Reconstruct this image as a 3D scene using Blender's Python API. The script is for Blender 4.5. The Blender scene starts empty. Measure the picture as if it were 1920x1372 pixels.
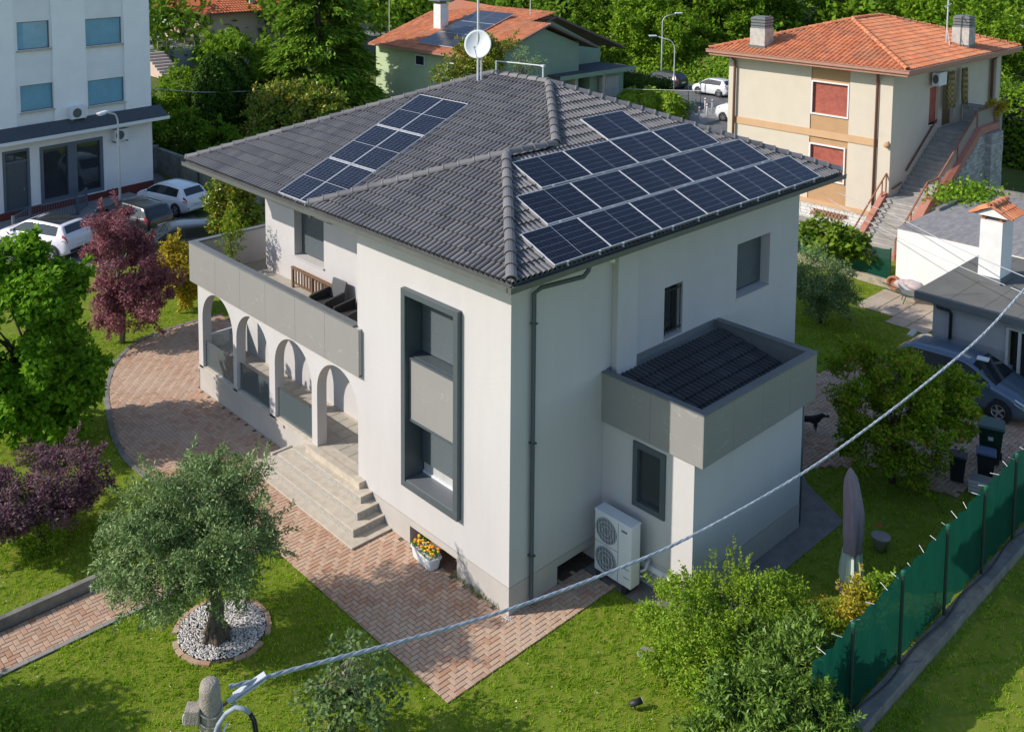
import bpy, bmesh, math, random
import numpy as np
from mathutils import Vector, Matrix
rnd = random.Random(7)
rng = np.random.default_rng(7)
SC = bpy.context.scene
COL = SC.collection
rad = math.radians

# ------------------------------------------------------------------ camera
yaw, pitch, roll = 0.8448, -0.0930, 0.0024
fw = Vector((math.cos(yaw)*math.cos(pitch), math.sin(yaw)*math.cos(pitch), math.sin(pitch)))
ri = fw.cross(Vector((0, 0, 1))).normalized()
up = ri.cross(fw)
r2 = ri*math.cos(roll) + up*math.sin(roll)
u2 = up*math.cos(roll) - ri*math.sin(roll)
cd = bpy.data.cameras.new("camera")
cam = bpy.data.objects.new("camera", cd)
COL.objects.link(cam)
cam.matrix_world = Matrix(((r2.x, u2.x, -fw.x, -13.9163), (r2.y, u2.y, -fw.y, -13.7535), (r2.z, u2.z, -fw.z, 14.4533), (0, 0, 0, 1)))
cd.sensor_width = 36.0
cd.sensor_fit = 'HORIZONTAL'
cd.lens = 1852.07/1920*36
cd.shift_x = 117.35/1920
cd.shift_y = -653.0/1920
cd.clip_start = 0.5
cd.clip_end = 3000
SC.camera = cam

# ------------------------------------------------------------------ sky and sun
SUN_EL = 33.6
sd = Vector((-1.0, 0.64, 0)).normalized()*math.cos(rad(SUN_EL)) + Vector((0, 0, math.sin(rad(SUN_EL))))
W = bpy.data.worlds.new("World")
SC.world = W
W.use_nodes = True
nt = W.node_tree
sky = nt.nodes.new("ShaderNodeTexSky")
sky.sky_type = 'NISHITA'
sky.sun_disc = False
sky.sun_elevation = rad(SUN_EL)
sky.sun_rotation = math.atan2(sd.x, sd.y)
sky.air_density = 1.0
sky.dust_density = 0.6
sky.ozone_density = 2.2
bg = nt.nodes["Background"]
bg.inputs[1].default_value = 0.15
nt.links.new(sky.outputs[0], bg.inputs[0])
sl = bpy.data.lights.new("sun", 'SUN')
sl.energy = 3.9
sl.angle = rad(0.5)
sl.color = (1.0, 0.93, 0.84)
so = bpy.data.objects.new("sun", sl)
COL.objects.link(so)
so.location = sd*80
so.rotation_euler = sd.to_track_quat('Z', 'Y').to_euler()
SC.view_settings.view_transform = 'Standard'
SC.view_settings.look = 'None'
SC.view_settings.gamma = 1
SC.view_settings.exposure = 0.3
SC.view_settings.use_curve_mapping = False

# ------------------------------------------------------------------ materials
MATS = {}
def mat(name, col, rough=0.7, metal=0.0, var=0.0, scale=3.0, bump=0.0, bscale=60.0, spec=0.5, col2=None, coat=0.0, stretch=None, detail=4):
    """principled material; var mixes towards col2 (or a darker tone) with noise; bump gives fine relief"""
    m = bpy.data.materials.new(name)
    m.use_nodes = True
    n = m.node_tree.nodes; l = m.node_tree.links
    b = n["Principled BSDF"]
    b.inputs["Roughness"].default_value = rough
    b.inputs["Metallic"].default_value = metal
    b.inputs["Specular IOR Level"].default_value = spec
    if coat: b.inputs["Coat Weight"].default_value = coat; b.inputs["Coat Roughness"].default_value = 0.05
    b.inputs["Base Color"].default_value = (*col, 1)
    if var or bump:
        tc = n.new("ShaderNodeTexCoord")
        src = tc.outputs["Object"]
        if stretch:
            mp = n.new("ShaderNodeMapping"); mp.inputs["Scale"].default_value = stretch
            l.new(src, mp.inputs["Vector"]); src = mp.outputs["Vector"]
    if var:
        nz = n.new("ShaderNodeTexNoise"); nz.inputs["Scale"].default_value = scale; nz.inputs["Detail"].default_value = detail
        nz.inputs["Roughness"].default_value = 0.65
        l.new(src, nz.inputs["Vector"])
        mx = n.new("ShaderNodeMix"); mx.data_type = 'RGBA'
        c2 = col2 if col2 else tuple(c*(1-var) for c in col)
        mx.inputs[6].default_value = (*col, 1); mx.inputs[7].default_value = (*c2, 1)
        rp = n.new("ShaderNodeMapRange"); rp.inputs[1].default_value = 0.35; rp.inputs[2].default_value = 0.68
        l.new(nz.outputs["Fac"], rp.inputs[0])
        l.new(rp.outputs[0], mx.inputs[0]); l.new(mx.outputs[2], b.inputs["Base Color"])
    if bump:
        nb = n.new("ShaderNodeTexNoise"); nb.inputs["Scale"].default_value = bscale; nb.inputs["Detail"].default_value = 3
        l.new(src, nb.inputs["Vector"])
        bp = n.new("ShaderNodeBump"); bp.inputs["Strength"].default_value = bump; bp.inputs["Distance"].default_value = 0.02
        l.new(nb.outputs["Fac"], bp.inputs["Height"]); l.new(bp.outputs[0], b.inputs["Normal"])
    MATS[name] = m
    return m

def piece_mat(name, cols, rough=0.8, bump=0.3, bscale=40, spec=0.3, island=True, dirt=None, dscale=1.5):
    """colour picked per piece (per object and per mesh island) from a ramp, with some dirt noise"""
    m = bpy.data.materials.new(name); m.use_nodes = True
    n = m.node_tree.nodes; l = m.node_tree.links; b = n["Principled BSDF"]
    b.inputs["Roughness"].default_value = rough; b.inputs["Specular IOR Level"].default_value = spec
    g = n.new("ShaderNodeNewGeometry"); oi = n.new("ShaderNodeObjectInfo")
    ad = n.new("ShaderNodeMath"); ad.operation = 'ADD'
    l.new(g.outputs["Random Per Island"], ad.inputs[0]); l.new(oi.outputs["Random"], ad.inputs[1])
    fr = n.new("ShaderNodeMath"); fr.operation = 'FRACT'; l.new(ad.outputs[0], fr.inputs[0])
    rp = n.new("ShaderNodeValToRGB"); e = rp.color_ramp.elements
    while len(e) < len(cols): e.new(0.5)
    for i, c in enumerate(cols):
        e[i].position = i/(len(cols)-1); e[i].color = (*c, 1)
    l.new(fr.outputs[0], rp.inputs[0])
    out = rp.outputs[0]
    if dirt:
        nz = n.new("ShaderNodeTexNoise"); nz.inputs["Scale"].default_value = dscale; nz.inputs["Detail"].default_value = 5
        gp = n.new("ShaderNodeNewGeometry"); l.new(gp.outputs["Position"], nz.inputs["Vector"])
        mr = n.new("ShaderNodeMapRange"); mr.inputs[1].default_value = 0.45; mr.inputs[2].default_value = 0.75; mr.inputs[4].default_value = 0.6
        l.new(nz.outputs["Fac"], mr.inputs[0])
        mx = n.new("ShaderNodeMix"); mx.data_type = 'RGBA'; mx.inputs[7].default_value = (*dirt, 1)
        l.new(mr.outputs[0], mx.inputs[0]); l.new(out, mx.inputs[6]); out = mx.outputs[2]
    l.new(out, b.inputs["Base Color"])
    if bump:
        nb = n.new("ShaderNodeTexNoise"); nb.inputs["Scale"].default_value = bscale
        bp = n.new("ShaderNodeBump"); bp.inputs["Strength"].default_value = bump; bp.inputs["Distance"].default_value = 0.01
        l.new(nb.outputs["Fac"], bp.inputs["Height"]); l.new(bp.outputs[0], b.inputs["Normal"])
    MATS[name] = m
    return m

LG = 2.0
def leaf_mat(name, cols, trans=0.3, gloss=0.12, rough=0.45):
    m = bpy.data.materials.new(name); m.use_nodes = True
    n = m.node_tree.nodes; l = m.node_tree.links
    n.remove(n["Principled BSDF"]); out = n["Material Output"]
    g = n.new("ShaderNodeNewGeometry")
    rp = n.new("ShaderNodeValToRGB"); e = rp.color_ramp.elements
    while len(e) < len(cols): e.new(0.5)
    for i, c in enumerate(cols):
        e[i].position = i/(len(cols)-1); e[i].color = (*((c[0]*LG*0.90, c[1]*LG*1.04, c[2]*LG*0.55) if c[1] > c[0] else (c[0]*LG, c[1]*LG*.95, c[2]*LG*0.9)), 1)
    tcx = n.new("ShaderNodeTexCoord"); nzx = n.new("ShaderNodeTexNoise"); nzx.inputs["Scale"].default_value = 1.6; nzx.inputs["Detail"].default_value = 2
    l.new(tcx.outputs["Object"], nzx.inputs["Vector"])
    mrx = n.new("ShaderNodeMapRange"); mrx.inputs[1].default_value = 0.3; mrx.inputs[2].default_value = 0.7; mrx.inputs[3].default_value = -0.22; mrx.inputs[4].default_value = 0.22; l.new(nzx.outputs["Fac"], mrx.inputs[0])
    adx = n.new("ShaderNodeMath"); adx.operation = 'ADD'; adx.use_clamp = True
    l.new(g.outputs["Random Per Island"], adx.inputs[0]); l.new(mrx.outputs[0], adx.inputs[1]); l.new(adx.outputs[0], rp.inputs[0])
    d = n.new("ShaderNodeBsdfDiffuse"); t = n.new("ShaderNodeBsdfTranslucent"); gl = n.new("ShaderNodeBsdfGlossy")
    gl.inputs["Roughness"].default_value = rough; gl.inputs["Color"].default_value = (1, 1, 1, 1)
    l.new(rp.outputs[0], d.inputs[0])
    hs = n.new("ShaderNodeHueSaturation"); hs.inputs["Hue"].default_value = 0.49; hs.inputs["Value"].default_value = 1.5
    l.new(rp.outputs[0], hs.inputs["Color"]); l.new(hs.outputs[0], t.inputs[0])
    a = n.new("ShaderNodeMixShader"); a.inputs[0].default_value = trans
    l.new(d.outputs[0], a.inputs[1]); l.new(t.outputs[0], a.inputs[2])
    fz = n.new("ShaderNodeFresnel"); fz.inputs[0].default_value = 1.4
    ml = n.new("ShaderNodeMath"); ml.operation = 'MULTIPLY_ADD'; ml.inputs[1].default_value = 0.7*gloss; ml.inputs[2].default_value = gloss*0.03
    l.new(fz.outputs[0], ml.inputs[0])
    c = n.new("ShaderNodeMixShader"); l.new(ml.outputs[0], c.inputs[0])
    l.new(a.outputs[0], c.inputs[1]); l.new(gl.outputs[0], c.inputs[2])
    l.new(c.outputs[0], out.inputs[0])
    MATS[name] = m
    return m

def glass_mat(name, tint, rough=0.02, clear=0.6):
    m = bpy.data.materials.new(name); m.use_nodes = True
    n = m.node_tree.nodes; l = m.node_tree.links
    n.remove(n["Principled BSDF"]); out = n["Material Output"]
    t = n.new("ShaderNodeBsdfTransparent"); t.inputs[0].default_value = (*tint, 1)
    d = n.new("ShaderNodeBsdfDiffuse"); d.inputs[0].default_value = (tint[0]*.5, tint[1]*.58, tint[2]*.6, 1)
    gl = n.new("ShaderNodeBsdfGlossy"); gl.inputs["Roughness"].default_value = rough
    a = n.new("ShaderNodeMixShader"); a.inputs[0].default_value = clear
    l.new(d.outputs[0], a.inputs[1]); l.new(t.outputs[0], a.inputs[2])
    fz = n.new("ShaderNodeFresnel"); fz.inputs[0].default_value = 1.5
    c = n.new("ShaderNodeMixShader"); l.new(fz.outputs[0], c.inputs[0])
    l.new(a.outputs[0], c.inputs[1]); l.new(gl.outputs[0], c.inputs[2]); l.new(c.outputs[0], out.inputs[0])
    MATS[name] = m
    return m

def marble_mat(name, col, vein):
    """porcelain slab: grey with thin pale veins running on a slant"""
    m = mat(name, col, rough=0.42, var=0.05, scale=1.2, spec=0.5)
    n = m.node_tree.nodes; l = m.node_tree.links; b = n["Principled BSDF"]
    src = b.inputs["Base Color"].links[0].from_socket
    g = n.new("ShaderNodeNewGeometry"); oi = n.new("ShaderNodeObjectInfo")
    ad = n.new("ShaderNodeVectorMath"); ad.operation = 'ADD'
    l.new(g.outputs["Position"], ad.inputs[0]); l.new(oi.outputs["Random"], ad.inputs[1])
    mp = n.new("ShaderNodeMapping"); mp.inputs["Rotation"].default_value = (0.6, 0.5, 0.4); mp.inputs["Scale"].default_value = (0.55, 1.1, 1.6)
    l.new(ad.outputs[0], mp.inputs["Vector"])
    nz = n.new("ShaderNodeTexNoise"); nz.inputs["Scale"].default_value = 0.9; nz.inputs["Detail"].default_value = 3; nz.inputs["Distortion"].default_value = 0.6
    l.new(mp.outputs[0], nz.inputs["Vector"])
    s = n.new("ShaderNodeMath"); s.operation = 'SUBTRACT'; s.inputs[1].default_value = 0.5; l.new(nz.outputs["Fac"], s.inputs[0])
    ab = n.new("ShaderNodeMath"); ab.operation = 'ABSOLUTE'; l.new(s.outputs[0], ab.inputs[0])
    mr = n.new("ShaderNodeMapRange"); mr.inputs[1].default_value = 0.0; mr.inputs[2].default_value = 0.006; mr.inputs[3].default_value = 0.35; mr.inputs[4].default_value = 0.0
    l.new(ab.outputs[0], mr.inputs[0])
    n2 = n.new("ShaderNodeTexNoise"); n2.inputs["Scale"].default_value = 1.7; l.new(g.outputs["Position"], n2.inputs["Vector"])
    m2 = n.new("ShaderNodeMapRange"); m2.inputs[1].default_value = 0.5; m2.inputs[2].default_value = 0.62; l.new(n2.outputs["Fac"], m2.inputs[0])
    mu = n.new("ShaderNodeMath"); mu.operation = 'MULTIPLY'; l.new(mr.outputs[0], mu.inputs[0]); l.new(m2.outputs[0], mu.inputs[1])
    mx = n.new("ShaderNodeMix"); mx.data_type = 'RGBA'; mx.inputs[7].default_value = (*vein, 1)
    l.new(mu.outputs[0], mx.inputs[0]); l.new(src, mx.inputs[6]); l.new(mx.outputs[2], b.inputs["Base Color"])
    return m

mat('stucco', (0.55, 0.525, 0.515), 0.9, var=0.06, scale=1.3, bump=0.3, bscale=70, spec=0.2, stretch=(1, 1, 0.22), detail=6)
mat('plinth_paint', (0.49, 0.455, 0.42), 0.9, var=0.1, scale=1.4, bump=0.25, bscale=90, spec=0.2)
mat('dark_grey', (0.078, 0.098, 0.108), 0.45, var=0.1, scale=6, bump=0.05)
mat('gutter_grey', (0.16, 0.165, 0.16), 0.4, metal=0.3, var=0.15, scale=4)
mat('soffit_grey', (0.34, 0.34, 0.33), 0.8)
mat('coping_grey', (0.15, 0.16, 0.165), 0.5, var=0.15, scale=5)
mat('shutter_grey', (0.085, 0.105, 0.115), 0.45, var=0.05)
mat('granite', (0.10, 0.115, 0.125), 0.35, var=0.5, scale=120, detail=2, col2=(0.2, 0.21, 0.22))
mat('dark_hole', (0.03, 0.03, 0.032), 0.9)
mat('window_glass', (0.03, 0.035, 0.04), 0.04, spec=0.9)
mat('curtain', (0.5, 0.5, 0.48), 0.9, var=0.2, scale=20, stretch=(1, 1, 0.05))
mat('white_plastic', (0.72, 0.73, 0.74), 0.4, var=0.04)
mat('white_metal', (0.75, 0.76, 0.77), 0.35, metal=0.0)
mat('steel', (0.55, 0.56, 0.57), 0.35, metal=0.9)
mat('galv', (0.60, 0.62, 0.63), 0.45, metal=0.15, var=0.12, scale=8)
mat('step_stone', (0.55, 0.48, 0.385), 0.75, var=0.22, scale=5, bump=0.15, bscale=50)
mat('step_edge', (0.42, 0.395, 0.355), 0.8, var=0.35, scale=14, bump=0.4, bscale=50)
mat('floor_tile', (0.42, 0.385, 0.33), 0.6, var=0.15, scale=4)
marble_mat('slab', (0.285, 0.272, 0.26), (0.62, 0.61, 0.58))
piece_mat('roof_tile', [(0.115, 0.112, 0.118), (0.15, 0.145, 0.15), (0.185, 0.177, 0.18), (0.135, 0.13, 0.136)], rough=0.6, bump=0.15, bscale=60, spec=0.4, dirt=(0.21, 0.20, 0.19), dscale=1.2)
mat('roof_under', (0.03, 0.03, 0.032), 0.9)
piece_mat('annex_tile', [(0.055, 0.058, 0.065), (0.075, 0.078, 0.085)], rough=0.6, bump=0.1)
piece_mat('paver', [(0.42, 0.235, 0.15), (0.47, 0.285, 0.19), (0.53, 0.355, 0.25), (0.46, 0.31, 0.225), (0.52, 0.37, 0.265), (0.41, 0.255, 0.175)], rough=0.9, bump=0.4, bscale=70, dirt=(0.60, 0.475, 0.35), dscale=0.45)
mat('joint_sand', (0.17, 0.125, 0.085), 0.95, var=0.4, scale=20)
mat('soil', (0.09, 0.065, 0.045), 0.95, var=0.4, scale=8, bump=0.6, bscale=20)
mat('asphalt', (0.105, 0.105, 0.108), 0.9, var=0.3, scale=1.2, bump=0.3, bscale=120, col2=(0.16, 0.158, 0.155))
mat('concrete', (0.32, 0.305, 0.285), 0.9, var=0.3, scale=2.5, bump=0.3, bscale=40)
mat('old_concrete', (0.25, 0.235, 0.21), 0.92, var=0.5, scale=2.2, bump=0.4, bscale=30, col2=(0.13, 0.125, 0.11))
mat('apron', (0.235, 0.215, 0.20), 0.92, var=0.35, scale=2.0, bump=0.3, bscale=40)
mat('panel_frame', (0.66, 0.67, 0.69), 0.4, metal=0.3)
mat('panel_back', (0.50, 0.52, 0.55), 0.4)
mat('panel_cell', (0.006, 0.008, 0.020), 0.16, spec=0.4, coat=0.0, var=0.25, scale=0.8)
mat('rubber', (0.02, 0.02, 0.021), 0.85)
mat('alloy', (0.55, 0.56, 0.57), 0.3, metal=0.8)
mat('car_glass', (0.018, 0.024, 0.028), 0.05, spec=0.8)
mat('red_lens', (0.45, 0.02, 0.02), 0.15)
mat('clear_lens', (0.75, 0.78, 0.8), 0.1)
mat('black_plastic', (0.022, 0.022, 0.024), 0.55)
mat('cable_blue', (0.33, 0.38, 0.44), 0.55, var=0.3, scale=12)
mat('cable_pale', (0.55, 0.57, 0.59), 0.55)
mat('wood', (0.23, 0.13, 0.07), 0.7, var=0.4, scale=8, stretch=(1, 1, 6))
mat('rattan', (0.032, 0.032, 0.034), 0.7, var=0.3, scale=40, bump=0.5, bscale=80)
mat('rattan_back', (0.10, 0.105, 0.11), 0.7, var=0.2, scale=40, bump=0.4, bscale=80)
mat('bark', (0.11, 0.085, 0.062), 0.95, var=0.5, scale=10, bump=0.9, bscale=16, stretch=(1, 1, 0.35))
mat('pale_bark', (0.23, 0.20, 0.16), 0.95, var=0.5, scale=10, bump=0.6, bscale=20, stretch=(1, 1, 0.35))
mat('terracotta_pot', (0.40, 0.16, 0.09), 0.8, var=0.2)

# ------------------------------------------------------------------ mesh builder and object helpers
def loc_of(o):
    v = Vector((0, 0, 0))
    while o is not None:
        v = v + o.location; o = o.parent
    return v

class MB:
    def __init__(s): s.v = []; s.f = []
    def add(s, vs, fs):
        k = len(s.v); s.v += [tuple(p) for p in vs]; s.f += [tuple(i+k for i in f) for f in fs]; return s
    def quad(s, *p): return s.add(p, [tuple(range(len(p)))])
    def box(s, x0, y0, z0, x1, y1, z1):
        return s.add([(x0, y0, z0), (x1, y0, z0), (x1, y1, z0), (x0, y1, z0), (x0, y0, z1), (x1, y0, z1), (x1, y1, z1), (x0, y1, z1)],
                     [(0, 3, 2, 1), (4, 5, 6, 7), (0, 1, 5, 4), (1, 2, 6, 5), (2, 3, 7, 6), (3, 0, 4, 7)])
    def obox(s, c, ax, ay, az):
        c = Vector(c); ax = Vector(ax); ay = Vector(ay); az = Vector(az)
        P = [c-ax-ay-az, c+ax-ay-az, c+ax+ay-az, c-ax+ay-az, c-ax-ay+az, c+ax-ay+az, c+ax+ay+az, c-ax+ay+az]
        return s.add(P, [(0, 3, 2, 1), (4, 5, 6, 7), (0, 1, 5, 4), (1, 2, 6, 5), (2, 3, 7, 6), (3, 0, 4, 7)])
    def bar(s, p, q, w, h, upv=(0, 0, 1)):
        p = Vector(p); q = Vector(q); d = q-p; L = d.length; d = d/L
        a = d.cross(Vector(upv)); a = a.normalized() if a.length > 1e-4 else Vector((1, 0, 0))
        b = a.cross(d)
        return s.obox((p+q)/2, d*L/2, a*w/2, b*h/2)
    def tube(s, pts, r, n=8, cap=True):
        pts = [Vector(p) for p in pts]; rs = r if isinstance(r, (list, tuple)) else [r]*len(pts)
        k0 = len(s.v); pa = None
        for i, p in enumerate(pts):
            d = (pts[min(i+1, len(pts)-1)]-pts[max(i-1, 0)]).normalized()
            if pa is None:
                pa = d.cross(Vector((0, 0, 1)))
                if pa.length < 1e-3: pa = Vector((1, 0, 0))
            a = (pa - d*pa.dot(d)).normalized(); pa = a; b = d.cross(a)
            for j in range(n):
                t = 2*math.pi*j/n
                s.v.append(tuple(p + (a*math.cos(t)+b*math.sin(t))*rs[i]))
        m = len(pts)
        for i in range(m-1):
            for j in range(n):
                s.f.append((k0+i*n+j, k0+i*n+(j+1) % n, k0+(i+1)*n+(j+1) % n, k0+(i+1)*n+j))
        if cap:
            s.f.append(tuple(k0+j for j in reversed(range(n)))); s.f.append(tuple(k0+(m-1)*n+j for j in range(n)))
        return s
    def lathe(s, prof, c=(0, 0, 0), n=16, cap=True):
        k0 = len(s.v)
        for r, z in prof:
            for j in range(n):
                t = 2*math.pi*j/n; s.v.append((c[0]+r*math.cos(t), c[1]+r*math.sin(t), c[2]+z))
        for i in range(len(prof)-1):
            for j in range(n):
                s.f.append((k0+i*n+j, k0+i*n+(j+1) % n, k0+(i+1)*n+(j+1) % n, k0+(i+1)*n+j))
        if cap:
            s.f.append(tuple(k0+j for j in reversed(range(n)))); s.f.append(tuple(k0+(len(prof)-1)*n+j for j in range(n)))
        return s
    def prism(s, poly, axis, a0, a1):
        def P(u, v, a): return {'x': (a, u, v), 'y': (u, a, v), 'z': (u, v, a)}[axis]
        n = len(poly)
        vs = [P(u, v, a0) for u, v in poly] + [P(u, v, a1) for u, v in poly]
        fs = [tuple(range(n)), tuple(range(2*n-1, n-1, -1))] + [(i, i+n, (i+1) % n+n, (i+1) % n) for i in range(n)]
        return s.add(vs, fs)
    def wall(s, axis, pos, u0, u1, z0, z1, holes=(), depth=0.3):
        us = sorted({u0, u1} | {min(max(h[i], u0), u1) for h in holes for i in (0, 1)})
        zs = sorted({z0, z1} | {min(max(h[i], z0), z1) for h in holes for i in (2, 3)})
        def P(u, z, d=0): return (pos+d, u, z) if axis == 'x' else (u, pos+d, z)
        for a, b in zip(us, us[1:]):
            for c, e in zip(zs, zs[1:]):
                um, zm = (a+b)/2, (c+e)/2
                if any(h[0] < um < h[1] and h[2] < zm < h[3] for h in holes): continue
                s.quad(P(a, c), P(b, c), P(b, e), P(a, e))
        for h in holes:
            a, b, c, e = h[:4]
            if c > z0 - 1e-6: s.quad(P(a, c), P(b, c), P(b, c, depth), P(a, c, depth))
            s.quad(P(a, e), P(b, e), P(b, e, depth), P(a, e, depth))
            s.quad(P(a, c), P(a, e), P(a, e, depth), P(a, c, depth)); s.quad(P(b, c), P(b, e), P(b, e, depth), P(b, c, depth))
        return s
    def mesh(s, name, m, smooth=False):
        me = bpy.data.meshes.new(name); me.from_pydata(s.v, [], s.f)
        if m: me.materials.append(MATS[m] if isinstance(m, str) else m)
        if smooth: me.polygons.foreach_set('use_smooth', [True]*len(me.polygons))
        me.update(); return me
    def build(s, name, m, parent=None, world=True, smooth=False, bevel=0.0, seg=2, kind=None):
        if parent is not None and world:
            o = loc_of(parent)
            if o.length > 0: s.v = [(p[0]-o.x, p[1]-o.y, p[2]-o.z) for p in s.v]
        ob = bpy.data.objects.new(name, s.mesh(name, m, smooth))
        COL.objects.link(ob)
        if parent is not None: ob.parent = parent
        if bevel:
            bm = ob.modifiers.new('bevel', 'BEVEL'); bm.width = bevel; bm.segments = seg; bm.limit_method = 'ANGLE'; bm.angle_limit = rad(40)
        if kind: ob['kind'] = kind
        return ob

def tag(o, label=None, cat=None, group=None, kind=None):
    if label: o['label'] = label
    if cat: o['category'] = cat
    if group: o['group'] = group
    if kind: o['kind'] = kind
    return o
def thing(name, label, cat, loc=(0, 0, 0), rz=0.0, group=None):
    o = bpy.data.objects.new(name, None); COL.objects.link(o)
    o.empty_display_size = 0.2; o.location = loc; o.rotation_euler = (0, 0, rz)
    return tag(o, label, cat, group)
def structure(o): o['kind'] = 'structure'; return o
def dup(root, loc, rz=0.0, label=None, scale=None):
    r = root.copy(); COL.objects.link(r); r.location = loc; r.rotation_euler = (0, 0, rz)
    if scale: r.scale = (scale,)*3 if not isinstance(scale, tuple) else scale
    if label: r['label'] = label
    for ch in list(root.children):
        c = ch.copy(); COL.objects.link(c); c.parent = r
        for g in list(ch.children):
            d = g.copy(); COL.objects.link(d); d.parent = c
    return r
def share(name, mesh, parent, loc, rot=None, scale=None, mw=None):
    ob = bpy.data.objects.new(name, mesh); COL.objects.link(ob); ob.parent = parent
    if mw is not None: ob.matrix_local = mw
    else:
        ob.location = loc
        if rot: ob.rotation_euler = rot
        if scale: ob.scale = scale
    return ob
def frame_bars(mb, axis, pos, u0, u1, z0, z1, w, d, front=None):
    """rectangular frame of four bars; pos..pos+d is its depth along axis"""
    lo, hi = min(pos, pos+d), max(pos, pos+d)
    def B(a, b, c, e):
        if axis == 'x': mb.box(lo, a, c, hi, b, e)
        else: mb.box(a, lo, c, b, hi, e)
    B(u0, u1, z0, z0+w); B(u0, u1, z1-w, z1); B(u0, u0+w, z0+w, z1-w); B(u1-w, u1, z0+w, z1-w)
    return mb
def inpoly(x, y, poly):
    c = False; n = len(poly); j = n-1
    for i in range(n):
        xi, yi = poly[i]; xj, yj = poly[j]
        if (yi > y) != (yj > y) and x < (xj-xi)*(y-yi)/(yj-yi)+xi: c = not c
        j = i
    return c
def inpoly_np(x, y, poly):
    c = np.zeros(len(x), bool); n = len(poly); j = n-1
    for i in range(n):
        xi, yi = poly[i]; xj, yj = poly[j]
        t = (yi > y) != (yj > y)
        if yi != yj: c ^= t & (x < (xj-xi)*(y-yi)/(yj-yi)+xi)
        j = i
    return c
CAMP = np.array([-13.9163, -13.7535, 14.4533])
mat('brick_dust', (0.36, 0.19, 0.12), 0.95, var=0.3, scale=6)
# ================================================================== THE VILLA
villa = thing('villa', 'white two-storey villa with dark tiled hip roof and arched loggia', 'house', (0, 0, 0))
Wz = 7.45
wl = MB()
TW = (1.63, 3.31, 1.56, 6.03)
wl.wall('x', 0, 0, 5.3, 0.61, Wz, [TW], 0.5)
BW = (5.22, 5.97, 4.52, 5.80); RW = (8.35, 9.95, 4.74, 6.19)
wl.wall('y', 0, 0, 11.45, 0.61, Wz, [BW, RW], 0.35)
LWN = (9.75, 11.33, 4.42, 6.78)
wl.wall('x', 2.05, 5.3, 13.0, 3.55, 7.12, [LWN], 0.34)
wl.quad((0, 5.3, 0.61), (2.05, 5.3, 0.61), (2.05, 5.3, Wz), (0, 5.3, Wz))
wl.quad((1.6, 5.3, 0), (1.6, 13.66, 0), (1.6, 13.66, 3.5), (1.6, 5.3, 3.5))
wl.quad((2.05, 13.0, 0), (11.45, 13.0, 0), (11.45, 13.0, 7.12), (2.05, 13.0, 7.12))
wl.quad((1.6, 13.66, 0), (2.9, 13.66, 0), (2.9, 13.66, 3.5), (1.6, 13.66, 3.5))
wl.quad((11.45, 0, 0), (11.45, 13.0, 0), (11.45, 13.0, Wz), (11.45, 0, Wz))
wl.box(3.25, -0.16, 0.61, 3.97, -0.003, Wz)
wall = wl.build('wall', 'stucco', villa)
pl = MB()
pl.wall('x', -0.006, -0.006, 5.3, 0, 0.61, [(1.62, 3.27, -0.01, 0.44)], 0.55)
pl.wall('y', -0.006, -0.006, 11.45, 0, 0.61, [(1.5, 2.8, -0.01, 0.42)], 0.55)
pl.build('plinth', 'plinth_paint', villa)
dk = MB(); dk.box(0.5, 1.6, -0.02, 0.56, 3.3, 0.46); dk.box(1.45, 0.48, -0.02, 2.85, 0.54, 0.44)
dk.build('basement_vent', 'dark_hole', villa)
for nm, q_ in (('vent_floor', (0.0, 1.61, -0.02, 0.5, 3.28, -0.004)), ('vent_floor', (1.49, 0.0, -0.02, 2.81, 0.48, -0.004))):
    m = MB(); m.box(*q_); m.build(nm, 'soil' if q_[0] > 1 else 'brick_dust', villa)

# ---- arcade of the loggia
ac = MB()
AR = [(12.45, 0.94), (10.40, 0.91), (8.275, 0.915), (6.205, 0.905)]; ZS = 2.36; ZT = 3.44; TH = 0.30
def arch_face(x):
    y = 13.66
    for yc, r in AR:
        ac.quad((x, y, 0.72), (x, yc+r, 0.72), (x, yc+r, ZT), (x, y, ZT))
        N = 24
        for i in range(N):
            a0 = math.pi*i/N; a1 = math.pi*(i+1)/N
            p = (yc+r*math.cos(a0), ZS+r*1.02*math.sin(a0)); q = (yc+r*math.cos(a1), ZS+r*1.02*math.sin(a1))
            ac.quad((x, p[0], p[1]), (x, q[0], q[1]), (x, q[0], ZT), (x, p[0], ZT))
        y = yc-r
    ac.quad((x, y, 0.72), (x, 5.3, 0.72), (x, 5.3, ZT), (x, y, ZT))
arch_face(0.0); arch_face(TH)
for yc, r in AR:
    N = 24
    pts = [(yc+r, 0.72)] + [(yc+r*math.cos(math.pi*i/N), ZS+r*1.02*math.sin(math.pi*i/N)) for i in range(N+1)] + [(yc-r, 0.72)]
    for p, q in zip(pts, pts[1:]):
        ac.quad((0, p[0], p[1]), (TH, p[0], p[1]), (TH, q[0], q[1]), (0, q[0], q[1]))
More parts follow.
